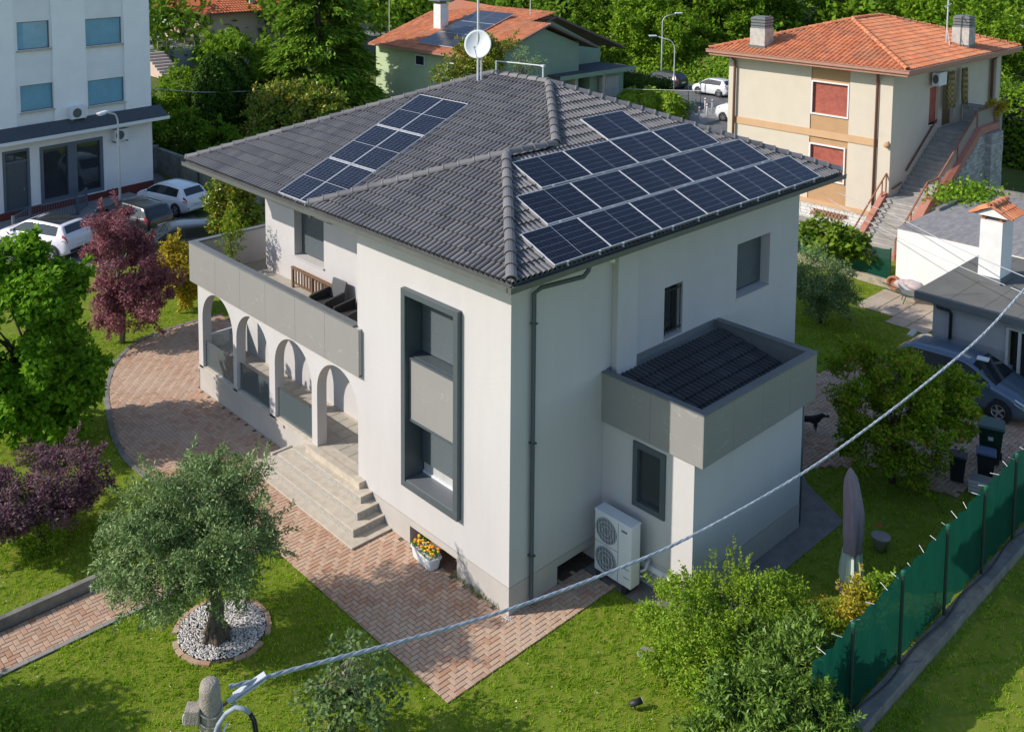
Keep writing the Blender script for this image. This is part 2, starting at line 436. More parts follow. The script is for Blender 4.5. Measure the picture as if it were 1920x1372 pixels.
# open gable end of the loggia (+y side): lintel over a wide opening
ac.quad((0, 13.66, 0), (TH, 13.66, 0), (TH, 13.66, ZT), (0, 13.66, ZT))
ac.box(TH+0.002, 13.36, 3.0, 1.6, 13.655, ZT)
ac.build('arcade', 'stucco', villa)
lp = MB()
lp.box(0.012, 5.302, -0.05, 1.598, 13.66, 0.72)
lp.box(-0.03, 8.75, 0.66, 0.01, 13.70, 0.735)
lp.build('loggia_base', 'plinth_paint', villa)
fl = MB(); fl.box(0.0, 5.304, 0.722, 1.596, 13.64, 0.795)
floor_o = fl.build('loggia_floor', 'step_stone', villa)
tm = MB(); tm.box(-0.19, -0.19, 0, 0.19, 0.19, 0.008)
tme = tm.mesh('floor_tile', 'floor_tile')
for i in range(3):
    for j in range(20):
        share('floor_tile', tme, floor_o, (0.48+0.41*i, 5.52+0.41*j, 0.797))
ev = MB(); ev.quad((0.0, 5.3, 3.39), (1.6, 5.3, 3.39), (1.6, 13.6, 3.39), (0, 13.6, 3.39)); ev.build('loggia_ceiling', 'stucco', villa)
for k, (yc, r) in enumerate(AR[:3]):
    g = MB(); g.box(0.10, yc-r+0.02, 0.80, 0.115, yc+r-0.02, 1.62)
    go = g.build('glass_panel', glass_mat('rail_glass', (0.78, 0.86, 0.88), 0.01, 0.80) if k == 0 else 'rail_glass', villa)  # pale bluish diffuse haze in this glass stands in for reflected sky
    q = MB(); q.box(0.09, yc-r+0.001, 0.80, 0.125, yc-r+0.035, 1.62); q.box(0.09, yc+r-0.035, 0.80, 0.125, yc+r-0.001, 1.62)
    q.box(0.085, yc-r+0.036, 0.797, 0.13, yc+r-0.036, 0.83); q.build('glass_clip', 'steel', go)
g = MB(); g.box(0.32, 13.5, 0.80, 1.58, 13.515, 1.70); go = g.build('glass_panel', 'rail_glass', villa)
q = MB(); q.box(0.31, 13.49, 1.701, 1.59, 13.525, 1.735); q.build('glass_clip', 'white_metal', go)

# ---- terrace
tf = MB(); tf.box(-0.04, 5.302, 3.41, 2.048, 13.85, 3.58); tf.box(2.049, 13.002, 3.41, 6.2, 13.85, 3.578)
tf.build('terrace_floor', 'floor_tile', villa)
pc = MB()
pc.box(-0.09, 5.302, 3.46, 0.06, 13.93, 4.62); pc.box(0.061, 13.80, 3.46, 6.2, 13.93, 4.62)
pc.box(-0.09, 5.12, 3.46, -0.012, 5.30, 4.62)
par = pc.build('parapet', 'stucco', villa)
ys = [5.10, 6.56, 7.95, 9.46, 10.85, 12.30, 13.95]
for a, b in zip(ys, ys[1:]):
    m = MB(); m.box(-0.118, a+0.004, 3.42, -0.092, b-0.004, 4.63); m.build('cladding_panel', 'slab', par)
for a, b in ((-0.118, 1.5), (1.5, 3.1), (3.1, 4.7), (4.7, 6.2)):
    m = MB(); m.box(a+0.004, 13.932, 3.42, b-0.004, 13.958, 4.63); m.build('cladding_panel', 'slab', par)
cp = MB(); cp.box(-0.135, 5.304, 4.632, 0.10, 13.975, 4.675); cp.box(0.102, 13.76, 4.632, 6.2, 13.975, 4.675)
cp.build('coping', 'coping_grey', villa, bevel=0.008)
sf = MB(); sf.box(-0.10, 5.12, 3.415, -0.013, 13.92, 3.458); sf.build('parapet_soffit', 'coping_grey', villa)

# ---- tall framed window on the sunlit front
tw = MB(); frame_bars(tw, 'x', -0.13, 1.49, 3.45, 1.42, 6.17, 0.145, 0.20)
frame_o = tw.build('tall_window_frame', 'dark_grey', villa, bevel=0.006)
rv = MB()
rv.box(-0.0, 3.302, 1.58, 0.46, 3.312, 6.02); rv.box(0.0, 1.628, 1.58, 0.46, 1.638, 6.02)
rv.box(0.07, 1.66, 4.50, 0.44, 3.28, 4.56); rv.box(0.07, 1.66, 3.02, 0.44, 3.28, 3.06); rv.box(0.07, 1.66, 6.02, 0.46, 3.28, 6.05)
rv.build('reveal_lining', 'dark_grey', frame_o)
m = MB(); m.box(0.0, 1.70, 3.07, 0.02, 3.24, 4.49); m.build('cladding_panel', 'slab', frame_o)
m = MB(); frame_bars(m, 'x', -0.02, 1.645, 3.295, 3.02, 4.545, 0.055, 0.07); m.build('panel_surround', 'dark_grey', frame_o)
m = MB(); m.box(0.022, 1.66, 3.07, 0.06, 3.28, 4.49); m.build('panel_backing', 'dark_hole', frame_o)
m = MB(); m.box(-0.10, 1.65, 1.566, 0.46, 3.29, 1.60); m.build('sill', 'granite', frame_o)
wg = MB(); wg.box(0.44, 1.66, 1.60, 0.45, 3.28, 2.2); wg.build('window_glass', 'curtain', frame_o)
wf = MB(); wf.box(0.40, 1.66, 1.602, 0.438, 3.28, 1.66); wf.build('window_frame', 'white_plastic', frame_o)

def shutter(axis, pos, u0, u1, z0, z1, parent, out=-1, pitch=0.055):
    """roller shutter: one slat object per lamella, sharing one mesh"""
    L = u1-u0; s = MB()
    prof = [(0.0, 0.0), (0.012, 0.010), (0.014, 0.026), (0.010, 0.043), (0.0, 0.051)]
    if axis == 'x': s.prism([(out*d, z) for d, z in prof], 'y', 0, L)
    else: s.prism([(out*d, z) for d, z in prof], 'x', 0, L)
    if axis == 'x': s.v = [(p[0], p[1], p[2]) for p in s.v]
    me = s.mesh('slat', 'shutter_grey')
    b = MB()
    if axis == 'x': b.box(pos, u0, z0, pos+0.01, u1, z1)
    else: b.box(u0, pos, z0, u1, pos+0.01, z1)
    root = b.build('roller_shutter', 'dark_grey', parent)
    z = z0; off = loc_of(parent)
    while z < z1-0.03:
        share('slat', me, root, (pos-0.002, u0, z) if axis == 'x' else (u0, pos-0.002, z)); z += pitch
    return root
shutter('x', 0.40, 1.66, 3.28, 4.58, 6.0, villa)
shutter('x', 0.40, 1.66, 3.28, 1.88, 3.0, villa)
shutter('x', 2.33, 9.75, 11.33, 4.47, 6.78, villa)
shutter('y', 0.28, 8.36, 9.94, 4.80, 6.18, villa)
s = MB(); s.box(2.0, 9.72, 4.385, 2.38, 11.36, 4.425); s.build('window_sill', 'stucco', villa)
s = MB(); s.box(8.33, -0.03, 4.705, 9.97, 0.33, 4.745); s.build('window_sill', 'stucco', villa)
s = MB(); s.box(5.20, -0.03, 4.485, 5.99, 0.33, 4.525); s.build('window_sill', 'stucco', villa)
s = MB(); s.box(5.22, 0.24, 4.53, 5.97, 0.26, 5.80); w = s.build('barred_window', 'window_glass', villa)
b = MB(); frame_bars(b, 'y', 0.16, 5.23, 5.96, 4.53, 5.79, 0.05, 0.06); b.build('window_frame', 'dark_grey', w)
b = MB()
for i in range(5): b.tube([(5.30+0.15*i, 0.03, 4.60), (5.30+0.15*i, 0.03, 5.74)], 0.011, 6)
b.box(5.24, 0.02, 4.66, 5.95, 0.04, 4.69); b.box(5.24, 0.02, 5.66, 5.95, 0.04, 5.69); b.build('window_grille', 'black_plastic', w)

# ---- annex
XA, YA, XB = 3.0, -2.45, 7.43
an = MB()
AW = (-1.70, -0.92, 1.72, 3.12)
an.wall('x', XA, YA, -0.002, 0.61, 3.3, [AW], 0.18)
an.wall('y', YA, XA, XB, 0.61, 3.3); an.quad((XB, YA, 0), (XB, 0, 0), (XB, 0, 3.3), (XB, YA, 3.3))
annex = an.build('annex', 'stucco', villa)
a2 = MB(); a2.wall('x', XA-0.005, YA-0.005, -0.012, 0, 0.61); a2.wall('y', YA-0.005, XA-0.005, XB+0.005, 0, 0.61); a2.build('plinth', 'plinth_paint', annex)
wn = MB(); wn.box(XA+0.10, -1.70, 1.72, XA+0.11, -0.92, 3.12); wn.build('curtain', 'curtain', annex)
wn = MB(); wn.box(XA+0.05, -1.60, 1.82, XA+0.058, -1.02, 3.02); wn.build('window_glass', glass_mat('pane_glass', (0.6, 0.64, 0.64), 0.02, 0.88), annex)
wf = MB(); frame_bars(wf, 'x', XA-0.05, -1.74, -0.88, 1.68, 3.16, 0.125, 0.13); wf.build('window_frame', 'dark_grey', annex, bevel=0.005)
ap = MB()
ap.box(2.95, -2.67, 3.30, 3.07, -0.002, 4.40); ap.box(3.071, -2.67, 3.30, 7.40, -2.55, 4.40); ap.box(7.40, -2.67, 3.30, 7.52, -0.002, 4.40)
ap.box(3.072, -2.549, 3.301, 7.399, -0.004, 3.45)
parx = ap.build('parapet', 'coping_grey', villa)
for a, b in ((-2.69, -1.35), (-1.35, 0.0)):
    m = MB(); m.box(2.922, a+0.003, 3.28, 2.948, b-0.003, 4.41); m.build('cladding_panel', 'slab', parx)
xs = [2.922, 4.05, 5.2, 6.35, 7.55]
for a, b in zip(xs, xs[1:]):
    m = MB(); m.box(a+0.003, -2.698, 3.28, b-0.003, -2.672, 4.41); m.build('cladding_panel', 'slab', parx)
cp = MB(); cp.box(2.905, -2.715, 4.412, 3.10, -0.004, 4.45); cp.box(3.101, -2.715, 4.412, 7.57, -2.52, 4.45); cp.box(7.37, -2.519, 4.412, 7.57, -0.004, 4.45)
cp.build('coping', 'coping_grey', villa, bevel=0.006)
fl = MB(); fl.quad((3.08, -0.004, 4.47), (7.39, -0.004, 4.47), (7.39, -0.02, 4.30), (3.08, -0.02, 4.30)); fl.quad((3.08, -0.02, 4.30), (7.39, -0.02, 4.30), (7.39, -0.36, 4.22), (3.08, -0.36, 4.22))
fl.build('flashing', 'coping_grey', villa)

# ---- roof tiles: one tile mesh (two rolls), placed along each slope
def tile_geo(w=0.298, e=0.345, hgt=0.074, lift=0.042):
    prof = []
    for k in range(2):
        o = k*w/2
        prof += [(o+0.000, 0.0), (o+0.005, 0.046), (o+0.026, 0.068), (o+0.053, hgt), (o+0.080, 0.068), (o+0.101, 0.046), (o+0.106, 0.0)]
    prof.append((w, 0.0))
    n = len(prof); L = e+0.05
    vs = [(u, 0, h+lift) for u, h in prof] + [(u, L, h) for u, h in prof] + [(u, 0.012, h+lift-0.042) for u, h in prof]
    fs = [(i, i+1, n+i+1, n+i) for i in range(n-1)] + [(2*n+i, 2*n+i+1, i+1, i) for i in range(n-1)]
    return np.array(vs), fs
TV, TF = tile_geo()
roof = MB()
pX = lambda x: 7.5962+0.4486*(x+0.7737)     # sunlit slope of the front block
pM = lambda x: 7.2299+0.4203*(x+0.1254)     # sunlit slope of the main roof
pY = lambda y: 7.5962+0.4203*(y+0.7613)     # right-hand slope
A_ = (-0.7737, -0.7613); B_ = (12.2163, -0.7613); T2 = (6.45, 4.97); T1 = (6.45, 7.25); J2 = (4.10, 2.54); J1 = (2.36, 2.55); E_ = (-0.7737, 6.18); D_ = (-0.1254, 13.9155)
def sheet(pts, zf): roof.quad(*[(x, y, zf(x, y)-0.004) for x, y in pts])
sheet([A_, B_, (9.02, 2.54), J1], lambda x, y: pY(y)); sheet([J2, (9.02, 2.54), T2], lambda x, y: pY(y))
sheet([A_, J1, E_], lambda x, y: pX(x)); sheet([(-0.1254, 4.6), J2, T2, T1, D_], lambda x, y: pM(x))
zJ = pX(2.36); kY = (zJ-7.5962)/(6.18-2.55)
sheet([E_, J1, (4.3, 2.55), (4.3, 6.18)], lambda x, y: 7.5962+kY*(6.18-y))
XBk = 12.2163
sheet([D_, T1, (XBk, 13.9155)], lambda x, y: 7.2299+(pM(6.45)-7.2299)*(13.9155-y)/(13.9155-7.25)); sheet([B_, (XBk, 13.9155), T1, T2], lambda x, y: 7.5962+(pM(6.45)-7.5962)*(XBk-x)/(XBk-6.45))
roof_o = roof.build('roof', 'roof_under', villa)

full = []        # (distance, matrix)
part_bm = bmesh.new()
def lay(origin, udir, vdir, nrows, ucount, inside, clips, rowoff=0.0):
    """origin: eave start; udir along the eave, vdir up the slope (unit); inside(x,y)->bool ; clips: list of (point, normal) kept where normal.dot>0"""
    u = Vector(udir).normalized(); v = Vector(vdir).normalized(); n = u.cross(v)
    if n.z < 0: n = -n
    for r in range(nrows):
        for c in range(ucount):
            o = Vector(origin) + u*(c*0.298) + v*(r*0.345-0.05)
            cs = [o, o+u*0.298, o+u*0.298+v*0.345, o+v*0.345]
            k = [inside(p.x, p.y) for p in cs]
            if not any(k): continue
            M = Matrix(((u.x, v.x, n.x, o.x), (u.y, v.y, n.y, o.y), (u.z, v.z, n.z, o.z), (0, 0, 0, 1)))
            if rnd.random() < 0.5: M = M @ Matrix.Translation((0, rnd.uniform(-0.006, 0.006), rnd.uniform(0, 0.004)))
            if all(k) or (r == 0 and k[2] and k[3]):
                full.append(((Vector(CAMP)-o).length, M))
            else:
                bm = bmesh.new(); vv = [bm.verts.new(M @ Vector(p)) for p in TV]
                for f in TF: bm.faces.new([vv[i] for i in f])
                cen = (cs[0]+cs[2])/2
                for (P, N, cond) in clips:
                    if cond(cen):
                        bmesh.ops.bisect_plane(bm, geom=bm.verts[:]+bm.edges[:]+bm.faces[:], plane_co=P, plane_no=N, clear_inner=True)
                me = bpy.data.meshes.new('t'); bm.to_mesh(me); bm.free(); part_bm.from_mesh(me); bpy.data.meshes.remove(me)
def hipclip(p, q, keep):
    d = Vector((q[0]-p[0], q[1]-p[1], 0)); nn = Vector((-d.y, d.x, 0)).normalized()
    if nn.dot(Vector((keep[0]-p[0], keep[1]-p[1], 0))) < 0: nn = -nn
    return Vector((p[0], p[1], 0)), nn
polyY = [(A_[0]-0.02, A_[1]-0.2), (B_[0]+0.02, B_[1]-0.2), B_, T2, J2, J1, A_]
c1 = hipclip(A_, J1, (5, 0)); c2 = hipclip(B_, T2, (5, 0)); c3 = hipclip(J2, T2, (7, 3))
lay((-0.85, A_[1], pY(A_[1])+0.006), (1, 0, 0), (0, 1, 0.4203), 19, 45, lambda x, y: inpoly(x, y, polyY),
    [(*c1, lambda c: c.y < 2.5 and c.x < 5), (*c2, lambda c: c.x > 5), (*c3, lambda c: c.y >= 2.5 and c.x < 7)])
polyB = [(A_[0]-0.2, A_[1]-0.02), A_, J1, E_, (E_[0]-0.2, E_[1])]
c1 = hipclip(A_, J1, (0, 2)); c2 = hipclip(E_, J1, (0, 2))
lay((A_[0], 6.30, pX(A_[0])+0.006), (0, -1, 0), (1, 0, 0.4486), 11, 25, lambda x, y: inpoly(x, y, polyB),
    [(*c1, lambda c: c.y < 2.55), (*c2, lambda c: c.y > 2.55)])
polyM = [(-0.33, 4.6), (-0.33, 13.93), D_, T1, T2, J2, (-0.1254, 4.6)]
c1 = hipclip(D_, T1, (1, 9)); c2 = hipclip(J2, T2, (3, 9))
lay((-0.1254, 13.99, pM(-0.1254)+0.006), (0, -1, 0), (1, 0, 0.4203), 21, 39, lambda x, y: inpoly(x, y, polyM),
    [(*c1, lambda c: c.y > 7.2), (*c2, lambda c: c.y < 5.2)])
full.sort(key=lambda t: t[0])
tmb = MB(); tmb.add(TV.tolist(), TF); tme = tmb.mesh('roof_tile', 'roof_tile')
for d, M in full[:300]: share('roof_tile', tme, roof_o, None, mw=M)
rest = MB()
for d, M in full[300:]: rest.add([M @ Vector(p) for p in TV], TF)
me = bpy.data.meshes.new('t'); part_bm.to_mesh(me); part_bm.free()
rest.add([v.co[:] for v in me.vertices], [tuple(p.vertices) for p in me.polygons])
rest.build('roof_tiles', 'roof_tile', roof_o, kind='stuff')

# ridge and hip caps
rt = MB(); N = 9; Lr = 0.43
prof = [(0.0, 0.128, 0.018), (0.03, 0.132, 0.02), (0.05, 0.122, 0.014), (Lr, 0.108, 0.0)]
for x, r, dz in prof:
    for j in range(N):
        a = math.pi*j/(N-1); rt.v.append((x, r*1.0*math.cos(a), r*0.92*math.sin(a)+dz-0.02))
for i in range(3):
    for j in range(N-1): rt.f.append((i*N+j, i*N+j+1, (i+1)*N+j+1, (i+1)*N+j))
for j in range(N): rt.v.append((0.004, 0.105*math.cos(math.pi*j/(N-1)), 0.094*math.sin(math.pi*j/(N-1))-0.01))
for j in range(N-1): rt.f.append((4*N+j, 4*N+j+1, j+1, j))
rme = rt.mesh('ridge_tile', 'roof_tile', smooth=False)
def ridge(p, q, parent=None, me=None, pitch=0.39, zoff=0.085):
    p = Vector(p); q = Vector(q); d = q-p; L = d.length; d.normalize()
    s = Vector((0, 0, 1)).cross(d).normalized(); nz = d.cross(s)
    k = max(1, round(L/pitch)); st = L/k; off = loc_of(parent or roof_o)
    for i in range(k):
        o = p + d*(st*i) + nz*zoff
        M = Matrix(((d.x, s.x, nz.x, o.x), (d.y, s.y, nz.y, o.y), (d.z, s.z, nz.z, o.z), (0, 0, 0, 1)))
        M = Matrix.Translation(-off) @ M @ Matrix.Rotation(rnd.uniform(-0.02, 0.02), 4, 'Z')
        share('ridge_tile', me or rme, parent or roof_o, None, mw=M)
V3 = lambda p, z: (p[0], p[1], z)
zT = pM(6.45)
ridge(V3(A_, pX(A_[0])+0.0), V3(J1, zJ)); ridge(V3(E_, 7.60), V3(J1, zJ)); ridge(V3(J1, zJ), V3(J2, pY(2.54)+0.0))
ridge(V3(J2, pM(4.1)), V3(T2, zT)); ridge(V3(T2, zT), V3(T1, zT)); ridge(V3(D_, 7.235), V3(T1, zT)); ridge(V3(B_, 7.60), V3(T2, zT))

# soffits, fascias, gutters
so_ = MB()
so_.box(-0.77, -0.76, 7.40, -0.002, 6.17, 7.448); so_.box(-0.001, -0.76, 7.40, 12.21, -0.002, 7.448); so_.box(-0.12, 6.171, 7.02, 2.048, 13.9, 7.07); so_.box(2.05, 13.002, 7.02, 12.2, 13.9, 7.07); so_.box(11.452, 0.0, 7.40, 12.2, 13.0, 7.448)
so_.box(-0.001, 5.302, 7.402, 2.3, 6.17, 7.447)
so_.build('soffit', 'soffit_grey', villa)
fa = MB()
fa.box(-0.772, -0.762, 7.38, -0.74, 6.18, 7.575); fa.box(-0.739, -0.762, 7.38, 12.214, -0.73, 7.575); fa.box(-0.124, 6.20, 7.0, -0.09, 13.914, 7.21)
fa.box(-0.772, 6.181, 7.30, 0.9, 6.20, 7.60); fa.box(-0.089, 13.88, 7.0, 12.2, 13.914, 7.21); fa.box(12.184, -0.72, 7.38, 12.216, 13.87, 7.58)
fa.build('fascia', 'gutter_grey', villa)
def gutter(p, q, out, ztop, w=0.125, h=0.125):
    """open box gutter from p to q (xy), out = outward unit dir"""
    g = MB(); ox, oy = out; t = 0.006
    def seg(a, b, z0, z1):
        P = [(p[0]+ox*a, p[1]+oy*a), (q[0]+ox*a, q[1]+oy*a), (q[0]+ox*b, q[1]+oy*b), (p[0]+ox*b, p[1]+oy*b)]
        g.prism(P, 'z', z0, z1)
    seg(0.001, w-0.02, ztop-h, ztop-h+t); seg(w-0.02, w, ztop-h+0.025, ztop-0.014); seg(w-0.006, w+0.014, ztop-0.014, ztop); seg(0.001, 0.006, ztop-h+t, ztop-0.02)
    seg(w-0.04, w-0.0, ztop-h+0.001, ztop-h+0.026)
    return g
gutter((-0.775, -0.895), (-0.775, 6.20), (-1, 0), 7.57).build('gutter', 'gutter_grey', villa)
gutter((-0.916, -0.768), (12.345, -0.768), (0, -1), 7.568).build('gutter', 'gutter_grey', villa)
gutter((-0.127, 6.21), (-0.127, 14.04), (-1, 0), 7.205).build('gutter', 'gutter_grey', villa)
gutter((12.22, -0.76), (12.22, 14.0), (1, 0), 7.566).build('gutter', 'gutter_grey', villa)
def pipe(pts, r=0.048, m='dark_grey'):
    t = MB(); t.tube(pts, r, 10); o = t.build('downpipe', m, villa, smooth=True); return o
o = pipe([(1.45, -0.83, 7.44), (1.45, -0.80, 7.34), (1.36, -0.75, 7.22), (0.72, -0.16, 6.98), (0.60, -0.075, 6.86), (0.60, -0.075, 0.18), (0.60, -0.13, 0.06)])
b = MB(); b.box(0.54, -0.14, 6.2, 0.66, -0.008, 6.23); b.box(0.54, -0.14, 3.6, 0.66, -0.008, 3.63); b.box(0.54, -0.14, 1.1, 0.66, -0.008, 1.13); b.build('pipe_bracket', 'dark_grey', o)
pipe([(7.50, -2.40, 3.30), (7.50, -2.40, 0.10)], 0.055)
lg = MB(); lg.lathe([(0.05, 0), (0.055, 0.02), (0.05, 0.04)], (0, 0, 0), 12)
lm = MB(); lm.lathe([(0.0, 0.0), (0.075, 0.0), (0.08, 0.05), (0.05, 0.09), (0.0, 0.1)], (3.05, -0.12, 6.98), 14); lm.build('eave_lamp', 'white_plastic', villa, smooth=True)

# ---- entrance steps: slabs with a bush-hammered edge
def step(x, y0, y1, z0, z1, name='step'):
    m = MB(); m.box(x, y0, z0, 0.01, y1, z1-0.03); o = m.build(name, 'step_edge', villa)
    t = MB(); t.box(x-0.012, y0-0.012, z1-0.03, 0.011, y1, z1); t.build('tread', 'step_stone', o, bevel=0.006)
step(-1.18, 3.96, 8.72, -0.05, 0.055); step(-0.93, 4.25, 8.35, 0.055, 0.25); step(-0.64, 4.48, 8.05, 0.25, 0.45); step(-0.36, 4.72, 7.75, 0.45, 0.63)
m = MB(); m.box(-0.20, 5.0, 0.63, 0.008, 7.35, 0.795); m.build('landing', 'step_stone', villa)
m = MB(); m.box(-0.62, 8.36, 0.0, 0.0, 8.44, 0.30); m.build('step_cheek', 'plinth_paint', villa)

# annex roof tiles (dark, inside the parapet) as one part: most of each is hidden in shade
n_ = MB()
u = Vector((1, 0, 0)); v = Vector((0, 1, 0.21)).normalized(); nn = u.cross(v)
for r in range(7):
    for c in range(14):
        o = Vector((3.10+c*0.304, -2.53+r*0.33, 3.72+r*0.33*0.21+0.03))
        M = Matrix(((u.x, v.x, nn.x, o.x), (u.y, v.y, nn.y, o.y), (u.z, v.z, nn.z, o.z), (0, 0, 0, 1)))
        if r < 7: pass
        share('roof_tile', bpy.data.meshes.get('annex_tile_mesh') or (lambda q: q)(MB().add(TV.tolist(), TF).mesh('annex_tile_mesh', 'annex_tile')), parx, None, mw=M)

# ================================================================== SOLAR PANELS
def panel_proto():
    L, Wd, T = 1.755, 1.04, 0.035
    f = MB()
    for (x0, y0, x1, y1) in ((-L/2, -Wd/2, L/2, -Wd/2+0.010), (-L/2, Wd/2-0.010, L/2, Wd/2), (-L/2, -Wd/2+0.0101, -L/2+0.010, Wd/2-0.0101), (L/2-0.010, -Wd/2+0.0101, L/2, Wd/2-0.0101)):
        f.box(x0, y0, -T, x1, y1, 0.002)
    b = MB(); b.box(-L/2+0.0105, -Wd/2+0.0105, -0.012, L/2-0.0105, Wd/2-0.0105, -0.004)
    c = MB(); g1 = 0.0025; g2 = 0.006
    hx = (L/2-0.019-0.007); cw = hx/10; ch = (Wd-0.034)/6
    for sgn in (-1, 1):
        for i in range(10):
            for j in range(6):
                x0 = sgn*(0.007+i*cw); x1 = sgn*(0.007+(i+1)*cw-g1)
                if x0 > x1: x0, x1 = x1, x0
                y0 = -Wd/2+0.017+j*ch+g2/2; y1 = y0+ch-g2
                c.quad((x0, y0, -0.002), (x1, y0, -0.002), (x1, y1, -0.002), (x0, y1, -0.002))
    k = MB(); k.box(-0.03, -0.02, -0.09, 0.03, 0.012, 0.006); k.box(-0.02, -0.05, -0.09, 0.02, 0.03, -0.06)
    return f.mesh('panel_frame', 'panel_frame'), b.mesh('backsheet', 'panel_back'), c.mesh('solar_cells', 'panel_cell'), k.mesh('clamp', 'panel_frame')
PF, PB, PC, PK = panel_proto()
ORD = ['first', 'second', 'third', 'fourth', 'fifth', 'sixth']
def panel(name, label, group, M):
    root = bpy.data.objects.new(name, None); COL.objects.link(root); root.empty_display_size = .2
    root.matrix_world = M; tag(root, label, 'solar panel', group)
    share('frame', PF, root, (0, 0, 0)); share('backsheet', PB, root, (0, 0, 0)); share('solar_cells', PC, root, (0, 0, 0))
    return root
t = 0.4203; cs_ = 1/math.sqrt(1+t*t); sn_ = t*cs_
u = Vector((1, 0, 0)); v = Vector((0, cs_, sn_)); nn = u.cross(v)
rows = [(0.3901, -0.0164, 6, 'lowest'), (1.268, 1.0734, 5, 'second lowest'), (2.1586, 2.1833, 4, 'third'), (5.7208, 3.2643, 1, 'topmost')]
for x0, s0, k, nm in rows:
    for i in range(k):
        c = Vector((x0+1.775*i+0.8775, -0.7613, 7.5962)) + v*(s0+0.52) + nn*0.135
        M = Matrix(((u.x, v.x, nn.x, c.x), (u.y, v.y, nn.y, c.y), (u.z, v.z, nn.z, c.z), (0, 0, 0, 1)))
        lab = 'single solar panel alone above the other rows on the right slope' if k == 1 else 'solar panel, %s from the left in the %s row, right roof slope' % (ORD[i], nm)
        p = panel('solar_panel', lab, 'solar panels on the right roof slope', M)
        for dx in (-0.5, 0.5): share('clamp', PK, p, (dx, -0.525, 0))
v = Vector((cs_, 0, sn_)); u = Vector((0, -1, 0)); nn = v.cross(-u); nn = nn if nn.z > 0 else -nn
for i, nm in enumerate(('lower', 'middle', 'upper')):
    for j, sd_ in enumerate(('left', 'right')):
        sc = 0.0023+0.8775+i*(1.755+0.051)
        c = Vector((-0.1254, 8.5994-0.52-1.06*j, 7.2299)) + v*sc + nn*0.135
        a = v; b = -u if a.cross(-u).dot(nn) > 0 else u
        M = Matrix(((a.x, b.x, nn.x, c.x), (a.y, b.y, nn.y, c.y), (a.z, b.z, nn.z, c.z), (0, 0, 0, 1)))
        p = panel('solar_panel', '%s %s solar panel of the two-wide strip on the left slope' % (nm, sd_), 'solar panels in the strip on the left roof slope', M)
        for dy in (-0.3, 0.3): share('clamp', PK, p, (-0.87, dy, 0), rot=(0, 0, -math.pi/2))
bpy.context.view_layer.update()

# ================================================================== DISH AND ROOF RAIL
dish = thing('satellite_dish', 'white satellite dish on a galvanised mast at the roof peak', 'satellite dish', (5.95, 7.35, 9.9))
m = MB(); m.tube([(5.95, 7.35, 9.75), (5.95, 7.35, 12.6)], 0.032, 8); m.tube([(6.02, 7.28, 9.75), (6.02, 7.28, 10.6)], 0.028, 8)
m.tube([(5.95, 7.35, 12.6), (5.95, 7.35, 13.7)], 0.018, 6); m.build('mast', 'galv', dish)
dm = MB(); R0 = 0.40
ax = Vector((-0.80, -0.55, 0.26)).normalized(); sx = ax.cross(Vector((0, 0, 1))).normalized(); sy = sx.cross(ax)
cen = Vector((5.87, 7.27, 10.97)); rings = 7; N = 28
for i in range(rings+1):
    r = R0*i/rings
    for j in range(N):
        a = 2*math.pi*j/N; dm.v.append(tuple(cen + sx*r*math.cos(a) + sy*r*1.06*math.sin(a) + ax*(0.12*(r/R0)**2-0.08)))
for i in range(rings):
    for j in range(N): dm.f.append((i*N+j, i*N+(j+1) % N, (i+1)*N+(j+1) % N, (i+1)*N+j))
dr = dm.build('reflector', 'white_metal', dish, smooth=True); sl_ = dr.modifiers.new('thick', 'SOLIDIFY'); sl_.thickness = 0.012
m = MB(); f0 = cen + ax*0.42 - sy*0.16; m.tube([cen - sy*0.4 + ax*0.03, f0], 0.012, 6); m.tube([f0 + ax*0.03, f0 - ax*0.09 + sy*0.03], 0.032, 8); m.build('feed_arm', 'steel', dish)
rail = thing('roof_lifeline', 'thin white safety line between two short posts on the ridge', 'safety line', (6.46, 6.2, 10.0))
m = MB(); m.tube([(6.46, 7.1, 9.95), (6.46, 7.1, 10.45)], 0.022, 6); m.build('post', 'galv', rail)
m = MB(); m.tube([(6.46, 5.2, 9.95), (6.46, 5.2, 10.50)], 0.026, 6); m.box(6.42, 5.15, 10.47, 6.50, 5.25, 10.53); m.build('post', 'galv', rail)
m = MB(); m.tube([(6.46, 7.1, 10.44), (6.46, 6.2, 10.47), (6.46, 5.2, 10.50)], 0.018, 6); m.build('line', 'cable_pale', rail)
# ================================================================== GROUND
def lawn_mat(name, a, b, c):
    m = mat(name, a, 0.95, var=1, scale=1.1, bump=0.7, bscale=35, spec=0.1, col2=b, detail=6)
    n = m.node_tree.nodes; l = m.node_tree.links; bs = n["Principled BSDF"]
    src = bs.inputs["Base Color"].links[0].from_socket
    nz = n.new("ShaderNodeTexNoise"); nz.inputs["Scale"].default_value = 9; nz.inputs["Detail"].default_value = 4
    tc = n.new("ShaderNodeTexCoord"); l.new(tc.outputs["Object"], nz.inputs["Vector"])
    mr = n.new("ShaderNodeMapRange"); mr.inputs[1].default_value = 0.5; mr.inputs[2].default_value = 0.72; mr.inputs[4].default_value = 0.7; l.new(nz.outputs["Fac"], mr.inputs[0])
    mx = n.new("ShaderNodeMix"); mx.data_type = 'RGBA'; mx.inputs[7].default_value = (*c, 1)
    l.new(mr.outputs[0], mx.inputs[0]); l.new(src, mx.inputs[6]); l.new(mx.outputs[2], bs.inputs["Base Color"])
    return m
lawn_mat('lawn', (0.125, 0.185, 0.015), (0.185, 0.235, 0.026), (0.28, 0.255, 0.06))
lawn_mat('rough_ground', (0.09, 0.125, 0.025), (0.12, 0.14, 0.035), (0.15, 0.14, 0.07))
